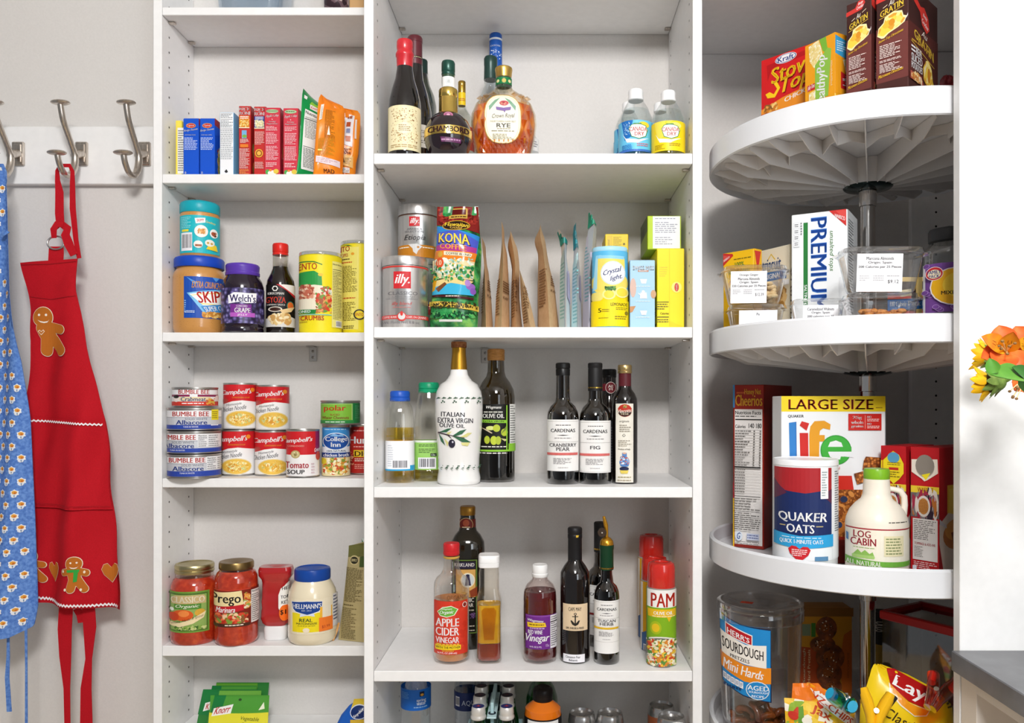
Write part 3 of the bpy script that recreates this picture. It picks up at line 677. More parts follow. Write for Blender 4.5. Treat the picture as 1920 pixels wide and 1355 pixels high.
tuna(ZS(852, 47.5, 1.729), 809, 851, 'flat albacore tuna can second from the bottom of the stack', 364.5, alb(812, -22, nut(370, 812)))
tuna(ZS(808, 47.5, 1.729), 765, 807, 'flat albacore tuna can with a yellow tag, under the crab can', 364.5, alb(768, 0, [R(393, 767, 405, 788, '#f0dc28'), L(394, 771, 404, 786, 4, '#8c7c1c'), L(392, 796, 405, 800, 1, '#eef0fa')]), 48)
tuna(ZS(764, 48, 1.729), 726, 762, 'small red and white crabmeat can on top of the tuna stack', 366, [R(320, 740, 420, 744, '#8a2b52'), R(357, 740, 370, 744, '#f2f1f3'), T('BUMBLE BEE', 338, 731, 390, 739, '#c5392f', 'b'), R(340, 744.5, 392, 752, '#e9d6a8'), T('Crabmeat', 342, 744.5, 384, 752.5, '#2a4a8c', 'b'), R(320, 753, 420, 762, '#d03a2c'), L(344, 755, 382, 758.5, 1, '#ffffff'), FD(383, 745, 400, 760, 12, 4, ['#d05a2c', '#e8a04a', '#c8c04a'], 3), E(335, 748, 5, 6, '#efe2da'), E(335, 744, 4.5, 3, '#2a2220'), E(403, 747, 4, 6, '#efe2da')], 40.5)
D = 1.79
def camp(cx, zb, yt, yb, lb, dx=0, spin=0):
    h = yb - yt; m = cx + dx; k = h / 87
    Y = lambda v: yt + v * k
    bowl = E(m + 3, Y(68), 26, 15.5, '#e8d9b0')
    can(lb, cx, D, zb, 30.2, yt, yb - 2, '#f3f1f0', [P([(cx - 40, Y(3)), (cx + 40, Y(3)), (cx + 40, Y(38)), (m + 22, Y(35)), (m + 5, Y(33)), (m - 12, Y(35)), (cx - 40, Y(44))], '#cc1f26'), Q("Campbell's", (m - 32, Y(14)), (m + 22, Y(10)), (m + 22, Y(23)), (m - 32, Y(26)), '#ffffff', 'bi'), T('CONDENSED SOUP', m - 12, Y(26.5), m + 18, Y(29), '#e8a02a', 'b'), E(m + 23, Y(13), 4, 4, '#e8902a', 8), E(m - 24, Y(34), 6, 4, '#b8423a'),
        Q('Homestyle', (m - 22, Y(40)), (m + 4, Y(36)), (m + 4, Y(42)), (m - 22, Y(46)), '#5a565a', 'i'), Q('Chicken Noodle', (m - 31, Y(47)), (m + 12, Y(41)), (m + 12, Y(49)), (m - 31, Y(56)), '#3f3b42', 'i'),
        bowl, E(m + 3, Y(68), 24.5, 14, '#e9bd4e'), FD(m - 20, Y(56), m + 26, Y(80), 75, 3.4, ['#f3dc8c', '#e2ae3c', '#f7e9b4', '#d8942c', '#f0c45a', '#c9d08a'], int(cx), True), R(cx - 40, Y(85), cx + 40, Y(87), '#d8d6d4')], 'red and white chicken noodle soup cans', 'soup_can', spin=spin)
camp(448, ZL4, 806, 894, 'chicken noodle soup can, lower left of the four stacked cans', -7)
camp(509.5, ZL4, 808, 895, 'chicken noodle soup can, lower right of the four stacked, beside the tomato soup', -1)
camp(450.5, ZS(806, 30.6), 718, 804, 'chicken noodle soup can, upper left of the four stacked cans', -2)
camp(511.5, ZS(808, 30.6), 722, 806, 'chicken noodle soup can, upper right of the four stacked cans', -2)
can('red and white tomato soup can standing alone in front', 568, 1.745, ZL4, 30.3, 806, 893, '#f2efee', [R(530, 809, 610, 853, '#cc1f26'), R(590, 809, 610, 853, '#8e1a55'), Q("Campbell's", (530, 823), (585, 819), (585, 830), (530, 834), '#ffffff', 'bi'), T('CONDENSED', 541, 835, 570, 838, '#f0b8a8', 'b'), E(555, 852, 8, 7.5, '#b9a468'), E(555, 852, 6.5, 6, '#d0c08c'), FD(550, 847, 560, 857, 10, 2, ['#9a8850', '#e2d6a8'], 3), Q('Great', (587, 842), (598, 838), (598, 846), (588, 849), '#ffffff', 'i'), E(594, 856, 4, 8, '#c84a3c'), T('Tomato', 538, 866, 578, 878, '#b8283a', 'b'), T('SOUP', 541, 881, 571, 889, '#2f2c2e', 'b'), L(582, 868, 588, 890, 4, '#d8c0c6')], None, 'soup_can')
can('tall blue chicken broth can holding up the green can', 630, 1.772, ZL4, 25.5, 797, 891, '#3f8fd0', [L(610, 804, 648, 807, 1, '#bcdcf2'), R(600, 838, 660, 850, '#e9eef4'), E(630, 828, 23.5, 16.5, '#e8eef6', 28), E(630, 828, 22, 15, '#1f4f9e', 28), P([(618, 818), (626, 813), (634, 816), (641, 814), (644, 819)], '#7fb4e2'), T('College', 611, 819, 650, 830, '#ffffff', 'b'), T('Inn', 621, 829.5, 638, 838, '#ffffff', 'b'), T('100% NATURAL', 614, 844, 648, 847.5, '#3a4a66', 'b'), R(600, 849, 660, 858, '#1d3f86'), T('chicken broth', 608, 850.5, 652, 856.5, '#ffffff', 'b'), R(600, 858, 660, 893, '#e7d6a6'), FD(606, 857, 654, 892, 60, 6, ['#efdca0', '#f5ecd0', '#d8862c', '#8a9a3a', '#e4c05a', '#c8502c'], 5), E(609, 865, 5, 6, '#d8c02c')], None, 'broth_can')
can('short green water chestnut can on top of the blue broth can', 638.5, 1.772, (H - 797) * (1.772 - 24 * 1.772 / F) / F + .0004, 36.5, 751, 794, '#1f7a3e', [R(602, 757, 660, 794, '#8cc24a'), P([(602, 757), (660, 757), (660, 790), (602, 790)], '#a8c87a'), R(604, 758.5, 658, 788, '#7fba3c'), T('polar', 609, 760, 648, 773.5, '#d23a22', 'b'), T('SLICED', 620, 776, 637, 779.5, '#a8402c', 'b'), T('Water Chestnuts', 606, 780.5, 653, 786, '#8a3024', 'b'), R(602, 788, 662, 794, '#2f8a44'), L(612, 790, 646, 793, 1, '#eaf4e0'), L(664, 760, 672, 786, 7, '#4f9a66')], None, 'food_can')
can('red diced tomato can half hidden by the right side panel', 680.5, 1.815, ZL4, 26, 797, 892, '#b3261f', [E(677, 818, 30, 20, '#c53228'), E(677, 818, 28, 18, '#b3261f'), L(664, 806, 690, 810, 1, '#eeb0a8'), T('Hunt\'s', 655.5, 818, 706, 832, '#ffffff', 'b'), L(664, 836, 690, 840, 1, '#eeb0a8'), R(664, 844, 720, 857, '#e8c02c'), T('DICED', 666, 846, 712, 855.5, '#3a1410', 'b'), L(666, 859, 690, 866, 2, '#f2d8c8'), FD(655, 846, 665, 874, 8, 5, ['#e0503c', '#8c1c14', '#d8906a'], 2), L(666, 870, 690, 880, 3, '#e89a8c')], None, 'food_can')

# --- sauce jar shelf
D = 1.772
SAUCE = tex('tomato_sauce', 'noise', 70, [(.3, '#9e2710'), (.55, '#b8351a'), (.75, '#cf4f22')], .12, coat=.8)
GL = M('#c9b9a8', .08, 0, .5)
vessel('sauce_jar', 'tomato sauce jar with a green square label and pale gold ring lid', 'jar', 365, 1.745, ZL5, [
    ('body', SAUCE, [(38, None), (41, '0.004'), (42.5, '0.012'), (42.5, 1120), (41.5, 1104), (38, 1092), (33, 1086)]),
    ('neck', film('#e9d6c8', .6), [(34, 1086), (33, 1078), (33, 1074)], {'cap': (False, False)}),
    ('lid', M('#bfb489', .3, 1), [(34, 1079), (34.8, 1078), (34.8, 1074), (33.6, 1072.5), (34.8, 1071), (34.8, 1065), (33.5, 1062.5), (31, 1061.8), (30, 1063), (0, 1063)])],
    [('label', 42.7, 322.5, 390, 1110, 1187, '#6f9a3c', [R(323, 1113, 387, 1184, '#4c6e2a'), R(325, 1116, 385, 1182, '#8fae5c'), P([(326, 1122), (332, 1117), (380, 1117), (384, 1122), (384, 1133), (326, 1133)], '#c9b07a'), T('CLASSICO', 325, 1119, 382, 1131, '#f4ead0', 'b'), R(331, 1133, 376, 1143, '#4f8a2e'), T('Organic', 333, 1134, 373, 1142, '#f4f4e0', 'bi'), E(345, 1154, 18, 10.5, '#d95a22'), E(330, 1157, 9, 8, '#c8431c'), E(347, 1151, 9, 6, '#ee8a44'), E(374, 1150, 9, 7, '#d8a83c'), P([(322, 1166), (340, 1168), (362, 1160), (384, 1148), (380, 1160), (362, 1170), (340, 1176), (322, 1174)], '#efdcae'), Q('Tomato, Herbs & Spices', (323, 1167.5), (380, 1153), (379, 1159), (323, 1174), '#4a2f1a', 'i'), FD(330, 1173, 386, 1183, 26, 4, ['#3f6a24', '#86a84a', '#c9d08a'], 3), E(328, 1143, 3.5, 3.5, '#e8f0e4')])])
vessel('sauce_jar', 'tomato sauce jar with a red marinara label and dark gold lid', 'jar', 443.5, 1.735, ZL5, [
    ('body', SAUCE, [(34, None), (37.5, '0.004'), (38.8, '0.012'), (38.8, 1098), (37.5, 1086), (34, 1078), (30.5, 1074)]),
    ('neck', film('#e9cdbd', .6), [(30.5, 1074), (29.5, 1069), (29.5, 1066)], {'cap': (False, False)}),
    ('lid', M('#8e7448', .32, 1), [(30, 1071), (31.2, 1070), (31.2, 1061), (30, 1057.5), (27, 1056.5), (0, 1057)])],
    [('label', 39, 404.5, 482.6, 1106, 1176, '#7e2418', [R(404, 1106, 468, 1108, '#c8402c'), P([(404, 1112), (452, 1109), (456, 1136), (404, 1138)], '#f0dca4'), T('Prego', 401, 1114, 451, 1137, '#2a2220', 'b'), P([(404, 1139), (456, 1135), (456, 1146), (404, 1152)], '#c3202a'), T('Marinara', 408, 1139, 441, 1149, '#ffffff', 'bi'), FD(404, 1148, 465, 1174, 40, 9, ['#d8482c', '#b8301c', '#e8784a', '#7a9a3a', '#8a5a34', '#f0c8a0'], 8), FD(455, 1112, 468, 1146, 16, 6, ['#e8a04a', '#c8502c', '#8fae4a', '#f0e0c0'], 4), R(404, 1170, 466, 1176, '#4a2a1c'), L(424, 1171, 455, 1175, 1, '#f0e4d0'), R(468, 1110, 482, 1172, '#efece8'), T('Nutrition', 469, 1111, 481, 1115, '#3a3836', 'b'), L(469, 1118, 481, 1170, 14, '#77736e')])])
KET = M('#b01f22', .12, 0, .7)
vessel('ketchup_bottle', 'upside-down red ketchup bottle standing on its white cap', 'bottle', 518, 1.757, ZL5, [
    ('body', KET, [(18, 1176), (24, 1172), (26.5, 1164), (25.5, 1150), (24.5, 1144), (25.5, 1132), (24.5, 1124), (24, 1096), (25.5, 1090), (30.5, 1084), (31, 1073), (29, 1067), (23, 1065.5), (0, 1066)], {'pw': 4, 'sy': .62, 'n': 56}),
    ('cap', M('#eeedec', .35), [(19.5, None), (20.5, '0.002'), (21, 1194), (21, 1180), (19, 1176)], {'pw': 3, 'sy': .75})],
    [('label', 25.2, 527, 551, 1090, 1160, None, [P([(533, 1104), (539, 1099), (543, 1094), (551, 1090), (551, 1158), (533, 1150), (529, 1140), (529, 1116)], '#f2efea'), T('HEINZ', 535, 1101, 556, 1107, '#2a2626', 'b'), T('TOMATO', 533, 1117, 559, 1123, '#2a2626', 'b'), T('KETCHUP', 534, 1127, 562, 1133, '#2a2626', 'b'), E(539, 1150, 9, 15, '#f2701e'), T('$1', 532, 1144, 541, 1154, '#3a1a10', 'b')], {'pw': 4, 'parent': 'body'})], spin=-.28)
MAYO = M('#efe2c4', .16, 0, .7)
vessel('mayonnaise_jar', 'mayonnaise jar with a navy blue lid', 'jar', 586, 1.745, ZL5, [
    ('body', MAYO, [(38, None), (42, '0.004'), (44.5, '0.014'), (44, 1175), (44.5, 1128), (42, 1114), (36, 1100), (32.5, 1093), (31, 1088)]),
    ('lid', M('#17469c', .3), [(32.2, 1092), (32.8, 1090), (32.8, 1075), (31.5, 1071), (28, 1069), (27, 1070.5), (0, 1070.5)], {'n': 80, 'ridge': .006})],
    [('label', 44.7, 548, 629.5, 1124, 1190, '#f0e4c8', [R(551, 1150, 602, 1186, '#f2dc1e'), P([(549, 1129), (576, 1127), (604, 1129), (603, 1142), (598, 1149), (577, 1155), (556, 1149), (550, 1142)], '#f4f2ec'), P([(550, 1130), (576, 1128), (603, 1130), (602, 1141), (597, 1147.5), (577, 1153), (557, 1147.5), (551, 1141)], '#1a4391'), T('HELLMANN\'S', 551.5, 1132.5, 601.5, 1142, '#ffffff', 'b'), T('EST. 1913', 567, 1144, 584, 1146.5, '#dfe6f4', 'b'), P([(565, 1151), (576, 1153), (588, 1150), (590, 1157), (577, 1154), (564, 1157)], '#dce4f2'), T('REAL', 563, 1160, 586, 1166.5, '#3a5a2c', 'b'), T('MAYONNAISE', 558, 1168, 594, 1171.5, '#4a5a2c', 'b'), L(560, 1173, 592, 1175, 1, '#8a8424'), E(575, 1182, 6, 4.5, '#f4e6cc'), R(599, 1140, 620, 1160, '#f4b83a'), R(603, 1138, 618, 1160, '#efe4cc'), R(597, 1160, 621, 1186, '#f47d2c'), T('$3.99', 602, 1175, 616, 1181, '#c8502c', 'b'), R(621, 1120, 630, 1182, '#e6e4e6'), L(622, 1122, 630, 1172, 8, '#46506e')])])
pillow('seasoning_packet', 'olive gold seasoning packet leaning at the right end of the sauce shelf', 'packet', [(1023, 676, 694), (1031, 646, 695), (1045, 643, 695), (1130, 638, 692), (None, 632, 686)], 1.735, ZL5, .014, '#b3a373',
    [P([(643, 1031), (702, 1020), (702, 1046), (643, 1052)], '#6b6a38'), E(656.5, 1057, 10, 9, '#c9b984'), E(656.5, 1057, 8, 6.5, '#2c2a1c'), T('SIMPLY', 650, 1054.5, 663, 1059.5, '#d8c894', 'b'), P([(668, 1050), (702, 1044), (702, 1066), (668, 1068)], '#4a5a2c'), L(641, 1070, 676, 1132, 24, '#7a6c44'), L(640, 1136, 660, 1139, 1, '#5a4c2c'), L(638, 1142, 668, 1198, 18, '#7f7148')], tilt=.045, skew=-.02, nv=26)
pillow('seasoning_packet', 'narrow orange and cream packet edge between the mayonnaise and the gold packet', 'packet', [(1172, 629, 633), (1185, 626, 631.5), (None, 619.5, 626)], 1.738, ZL5, .004, '#d9a05c', [], tilt=.02)
pillow('snack_bag', 'green nut bag with a curled corner behind the gold packet', 'bag', [(1012, 674, 690), (1040, 678, 696), (1120, 676, 698), (1160, 670, 698), (None, 660, 698)], 1.80, ZL5, .02, '#1f7a35', [P([(674, 1012), (682, 1012), (680, 1024)], '#e6ece6'), FD(664, 1130, 684, 1190, 40, 4, ['#9a5a2c', '#c98a4a', '#6f3a1c'], 3)], tilt=.02)

# --- bottom shelf: packets
kn = lambda x0, y0, x1, logo=True: [P([(x0, y0), (x1, y0), (x1, y0 + 40), (x0, y0 + 40)], '#4f9a38'), P([(x0 + 8, y0), (x0 + 30, y0), (x0 + 20, y0 + 44), (x0, y0 + 44)], '#1d7a3c'), R(x0, y0 + 30, x1, 1400, '#e6dc3c')] + ([P([(x0 + 9, y0 + 22), (x0 + 46, y0 + 14), (x0 + 42, y0 + 30), (x0 + 5, y0 + 36)], '#f6f4f0'), Q('Knorr', (x0 + 12, y0 + 20), (x0 + 43, y0 + 15), (x0 + 40, y0 + 28), (x0 + 9, y0 + 33), '#c3302a', 'bi')] if logo else [])
for rows, d, pr, lb in (
    ([(1283, 402, 501.5), (1310, 400, 500), (None, 395, 492)], 1.824, [R(402, 1284, 480, 1320, '#5fa030')], 'green vegetable mix packet at the back of the stack'),
    ([(1289, 394, 478), (1310, 392, 477), (None, 388, 470)], 1.806, [P([(394, 1289), (412, 1289), (405, 1330), (389, 1330)], '#1d7a3c'), E(434.5, 1294, 2, 1.5, '#20301c'), R(412, 1290, 478, 1318, '#4f9a38')], 'green vegetable mix packet third from the front'),
    ([(1296, 377, 487), (1320, 374, 484), (None, 368, 478)], 1.788, [P([(377, 1296), (410, 1296), (400, 1340), (370, 1340)], '#1d7a3c'), E(431, 1303, 2.4, 2, '#b02a24'), R(408, 1298, 487, 1322, '#6fae42'), P([(384, 1319), (398, 1315), (394, 1330), (380, 1334)], '#f4f2ee'), T('K', 385, 1320, 393, 1330, '#c3302a', 'bi')], 'green vegetable mix packet second from the front'),
    ([(1307, 394, 501), (1330, 391, 498), (None, 384, 492)], 1.768, kn(391, 1307, 502) + [E(448, 1314, 3, 2, '#2a4a24'), P([(484, 1332), (493, 1318), (495, 1330)], '#f0f4d8'), Q('Vegetable', (453, 1342), (486, 1345), (485, 1354), (452, 1350), '#4a5a24', 'i'), Q('Recipe Mix', (455, 1353), (486, 1356), (485, 1364), (454, 1361), '#4a5a24', 'i')], 'yellow and green vegetable mix packet at the front of the stack')):
    pillow('soup_packet', lb, 'packet', rows, d, ZL6, .012, M('#2f7d36', .3), pr, tilt=.012, group='green soup mix packets', flat=.06)
pillow('snack_bag', 'blue snack bag cut off at the right end of the bottom left shelf', 'bag', [(1312, 670, 692), (1322, 655, 697), (1340, 640, 698), (None, 625, 698)], 1.76, ZL6, .03, '#1f62c4', [P([(664, 1310), (702, 1308), (702, 1318), (660, 1326)], '#e2c23a'), E(676, 1331, 17, 13, '#e6eaf4'), E(676, 1331, 15.5, 11.5, '#16306e'), Q('Snyder', (664, 1338), (682, 1322), (688, 1326), (668, 1343), '#ffffff', 'bi'), R(660, 1344, 690, 1360, '#e0b83a')], flat=.04)
# ================================================================== deep unit, centre
# --- spirits shelf
D = 1.66
WINE = M('#120c0b', .05, 0, .7)
vessel('vermouth_bottle', 'dark vermouth bottle with a red capsule and cream engraved label', 'bottle', 759, 1.615, ZB1, [
    ('body', WINE, [(28, None), (30, '0.004'), (30.5, 281), (30.5, 200), (29, 180), (24, 160), (18, 143), (15, 126), (14, 110)]),
    ('capsule', M('#c8202b', .32, 0, .3), [(14.6, 124), (15.6, 103), (17, 100), (17, 96), (15, 92), (14.2, 90), (15.2, 85), (15.2, 74), (14, 71.5), (0, 71.5)])],
    [('label', 30.7, 728.5, 788.5, 197, 281, '#ecdfb2', [R(730, 199, 787, 279, '#efe3ba'), FD(734, 202, 783, 268, 110, 1.4, ['#b8925a', '#8f6a3c', '#c9a878'], 9), E(758, 240, 15, 11, '#f1e6c4'), L(748, 233, 769, 246, 4, '#a98a5c'), L(734, 270, 783, 277, 2, '#b89c6a')])])
vessel('wine_bottle', 'tall wine bottle with a maroon capsule behind the red-capped vermouth', 'bottle', 778, 1.72, ZB1, [
    ('body', WINE, [(30, None), (32, '0.004'), (32, 230), (31, 200), (24, 168), (16, 146), (14, 128), (13.5, 100)]),
    ('capsule', M('#5c1a26', .35, 0, .3), [(14, 118), (13.6, 76), (14.2, 75), (14.2, 67), (12.5, 64.8), (0, 64.8)], {})],
    [('label', 32.2, 756, 809, 232, 275, '#ded8cc', [L(764, 238, 800, 268, 8, '#8a8278')]), ('neck_band', 13.9, None, None, 104, 108, '#1c1414', [L(770, 105, 790, 107.5, 1, '#c8b88a')])])
vessel('wine_bottle', 'green glass bottle whose dark capped neck peeks out from behind the maroon capsule', 'bottle', 792, 1.81, ZB1, [
    ('body', film('#5f7a3a', .6), [(24, None), (26, '0.004'), (26, 190), (22, 172), (14, 156), (10, 140), (9.5, 130)]),
    ('capsule', M('#1d332e', .4), [(9.8, 138), (9.8, 112), (8.5, 110), (0, 110)])])
GOLD = M('#c9a44a', .22, 1); GOLDP = M('#e6c56a', .18, 1)
vessel('liqueur_bottle', 'round black raspberry liqueur bottle with a gold collar and belt', 'bottle', 840.5, 1.60, ZB1, [
    ('body', M('#1b0a14', .05, 0, .8), [(29, None), (33, '0.003'), (39.5, 270), (43, 258), (44.2, 245), (43, 230), (38, 218), (28, 210.5), (18, 208)]),
    ('collar', GOLDP, [(17.5, 213), (19, 209), (17, 206), (17, 180), (16.5, 179), (17.2, 177), (17.2, 165), (16, 163), (13, 162.5)], {'n': 60, 'ridge': .03}),
    ('neck', M('#2c4a34', .1, 0, .5), [(11.5, 164), (12, 150), (12, 140), (12, 136)], {'cap': (False, False)}),
    ('cap', M('#1b4a3f', .3, .3), [(12, 138), (12.6, 136), (12.4, 133), (11.8, 132), (12.6, 130), (12.6, 115), (11.4, 112), (0, 112)], {'n': 72, 'ridge': .006}),
    ('belt', GOLDP, [(43, 250.5), (44.8, 249.5), (45, 241), (44.6, 234), (43, 233)])],
    [('belt_lettering', 45.2, 800, 884, 232, 250, None, [T('CHAMBORD', 803, 235.5, 879, 246, '#3f1c26', 'b')]),
     ('neck_label', 12.3, 829.7, 854, 143, 162, '#f2f2f0', [E(841, 153, 5, 5.5, '#c9ccc8'), E(841, 153, 4, 4.4, '#f2f2f0'), T('8', 839, 149.5, 843.5, 156, '#8a8f8a')]),
     ('medallion', 35.5, 832, 851, 209, 221, None, [E(840.5, 215, 8.5, 5, '#b8688a'), E(840.5, 215, 6, 3.4, '#8a3c60'), E(840.5, 215, 3, 1.8, '#c98aa6')]),
     ('seal', 43.9, 824, 866, 256, 267, None, [P([(826, 256), (864, 259), (863, 267), (828, 266)], '#5c2452'), L(828, 259, 862, 265, 1, '#b88aae')])])
vessel('brandy_bottle', 'small clear bottle with a gold cap and yellow neck label behind the liqueur', 'bottle', 866, 1.745, ZB1, [
    ('body', film('#f4f6f0', .6), [(22, None), (23, '0.003'), (23, 232), (18, 214), (8, 202), (6.5, 192), (6.4, 172)]),
    ('cap', GOLD, [(6.9, 174), (7.1, 172), (7.1, 160), (6.9, 159), (7.1, 158), (7.1, 152), (6, 151), (0, 151)])],
    [('neck_label', 6.9, None, None, 173, 197, '#eec91e', [L(860, 184, 872, 190, 2, '#b0402a')]), ('label', 23.2, 844, 889, 236, 280, '#c8402c', [L(850, 245, 884, 275, 5, '#f0c8a0')])])
# faceted rye bottle
RX, RD = 944.5, 1.68
AMBER = tex('whisky', 'noise', 26, [(.3, '#a04a14'), (.5, '#c87424'), (.7, '#e8a54e')], .08, coat=.8, detail=1)
t = vessel('whisky_bottle', 'amber cut-glass rye whisky bottle with a gold crown cap and oval label', 'bottle', RX, RD, ZB1, [
    ('glass', film('#fdf4e6', .5), [(46, None), (48, '0.003'), (52, 275), (58, 245), (61.5, 215), (60, 195), (52, 178), (36, 168), (18, 163), (16, 160)], {'pw': 3, 'sy': .42, 'n': 64}),
    ('whisky', AMBER, [(43, '0.004'), (46, '0.007'), (50, 275), (56, 245), (59, 215), (57, 196), (50, 182), (0, 181)], {'pw': 3, 'sy': .40, 'n': 64}),
    ('neck', film('#e8ece4', .6), [(16, 163), (14.8, 158), (14.8, 143), (14, 140)], {'sy': 1.0, 'pw': 2, 'cap': (False, False)}),
    ('cap', M('#d3ae5c', .3, .9), [(14, 142), (14.5, 139), (15.2, 131), (16, 126), (15.5, 123), (13, 122), (0, 122)], {'sy': 1.0, 'pw': 2, 'n': 48, 'ridge': .03})],
    [('neck_band', 15.0, None, None, 144, 157, '#1f7a44', [E(945, 151, 4, 4, '#c9b45a'), E(934, 151, 2.5, 3, '#e6dca0'), E(955, 151, 2.5, 3, '#e6dca0')], {'sy': 1})])
mb = MB()                                       # cut facets and oval label on the front face
k_ = RD / F
def rye(px, py, o):
    r0 = 61 * k_; z = (H - py) * (RD - r0 * .42) / F - ZB1
    pr = [(275, 52), (245, 58), (215, 61.5), (195, 60), (178, 52), (170, 40)]
    hw = 46 + 0
    for (ya, ha), (yb_, hb) in zip([(284, 48)] + pr, pr):
        if yb_ <= py <= ya: hw = ha + (hb - ha) * (ya - py) / (ya - yb_)
    if py < 170: hw = 40
    s = max(-.97, min(.97, (px - RX) / hw))
    return ((px - RX) * k_, -(1 - abs(s) ** 3) ** (1 / 3) * hw * k_ * .42 - o, z)
gl = film('#f8cf9a', 1.0, .02); g2 = M('#8f3f14', .08, 0, .8)
def cut(x, y, w_, h_, dp=.0025):
    c = rye(x, y, .0008 + dp); a = [rye(x + dx, y + dy, .0008) for dx, dy in ((-w_, 0), (0, -h_), (w_, 0), (0, h_))]
    mb.add([c] + a, [(0, 1, 2), (0, 2, 3), (0, 3, 4), (0, 4, 1)], gl)
for yy in range(4):
    for xx in range(-6, 7):
        x, y = RX + xx * 8.5 + (4.2 if yy % 2 else 0), 263 + yy * 7
        if abs(x - RX) < 46: cut(x, y, 4.2, 6.8, .0018)
for sgn in (-1, 1):
    for i in range(5): cut(RX + sgn * (37 + i % 2 * 11), 190 + i * 17, 6.5, 17, .003)
    for i in range(3): cut(RX + sgn * (20 + 12 * i), 175 + i * 3, 7, 6, .002)
mb.build('cut_facets', t)
mb = MB(); gx = [RX - 40 + 4 * i for i in range(21)]; gy = [175 + 5 * i for i in range(20)]
def ov(sx, sy, n=28): return [(RX - 2 + sx * math.copysign(abs(math.cos(2 * math.pi * i / n)) ** .75, math.cos(2 * math.pi * i / n)), 223 + sy * math.copysign(abs(math.sin(2 * math.pi * i / n)) ** .75, math.sin(2 * math.pi * i / n))) for i in range(n)]
printed(mb, [P(ov(34.5, 46), '#c9a24c'), P(ov(33, 44.5), '#f4edd6'), P(ov(31, 42.5), '#d8c48a'), P(ov(30.3, 41.8), '#f2ecd8'), P([(917, 200), (928, 188), (938, 183), (926, 198), (918, 208)], '#7fa88a'), P([(967, 200), (956, 188), (946, 183), (958, 198), (966, 208)], '#7fa88a'), E(945, 194, 8.5, 5, '#c8525a'), FD(938, 190, 952, 198, 12, 2, ['#e0a07a', '#a83a44', '#d8787a'], 3), P([(930, 201), (944, 203), (958, 201), (957, 207), (944, 209), (931, 207)], '#7a5aa0'), E(946, 209, 1.4, 2.6, '#7a5aa0'),
    Q('Crown Royal', (923, 215), (965, 213), (965, 223), (923, 225), '#4a4638', 'i'), T('NORTHERN HARVEST', 920, 227, 967, 230, '#9a9478'), T('RYE', 931, 232, 957, 239.5, '#4f4c3c', 'b'), L(932, 241, 957, 243, 1, '#9a9478'), L(922, 245, 966, 247.5, 1, '#8c876c'), L(924, 251, 964, 262, 4, '#aaa58a')], rye, gx, gy, .0016)
mb.build('label', t)
vessel('gin_bottle', 'clear bottle with a dark green capsule standing behind the rye whisky', 'bottle', 920, 1.745, ZB1, [
    ('body', film('#f6f8f6', .6), [(30, None), (31, '0.004'), (31, 210), (28, 190), (20, 172), (13.5, 160), (12.5, 148), (12, 140)]),
    ('capsule', M('#22423c', .35, .2), [(12.8, 146), (12.6, 137), (12.2, 120), (12.6, 118), (12.6, 106), (11, 103.5), (0, 103.5)])],
    [('label', 31.2, 892, 948, 215, 270, '#dfe6e0', [L(900, 225, 940, 262, 7, '#7d8a80')])])
vessel('vodka_bottle', 'tall bottle with a blue printed capsule at the back of the spirits shelf', 'bottle', 929.5, 1.8185, ZB1, [
    ('body', film('#f2f6fa', .6), [(29, None), (30, '0.004'), (30, 190), (24, 165), (14, 140), (12, 124), (11.6, 112)]),
    ('capsule', M('#1f58b0', .35), [(12, 124), (11.8, 100), (12, 76), (11.6, 73), (11.8, 72), (11.8, 62), (10, 60.5), (0, 60.5)], {'more': [(M('#dfe4ea', .3), [(11.95, 73.5), (11.95, 71)])]})],
    [('capsule_print', 12.1, None, None, 70, 73, '#dfe4ea', [FD(919, 92, 940, 112, 14, 1.4, ['#dfe8f6'], 4), T('GOOSE', 920, 84, 938, 87, '#cfdcf0', 'b')])])
vessel('clear_bottle', 'white-labelled bottle just showing at the right edge of the rye whisky', 'bottle', 992, 1.75, ZB1, [
    ('body', film('#e9ecee', .6), [(17, None), (18, '0.003'), (18, 262), (12, 252), (6, 246), (6, 240)]), ('cap', M('#e8e8e8'), [(6.4, 243), (6.4, 236), (0, 236)])],
    [('label', 18.2, 975, 1010, 258, 282, '#ecebea', [L(1000, 263, 1009, 276, 3, '#8a8890')])])
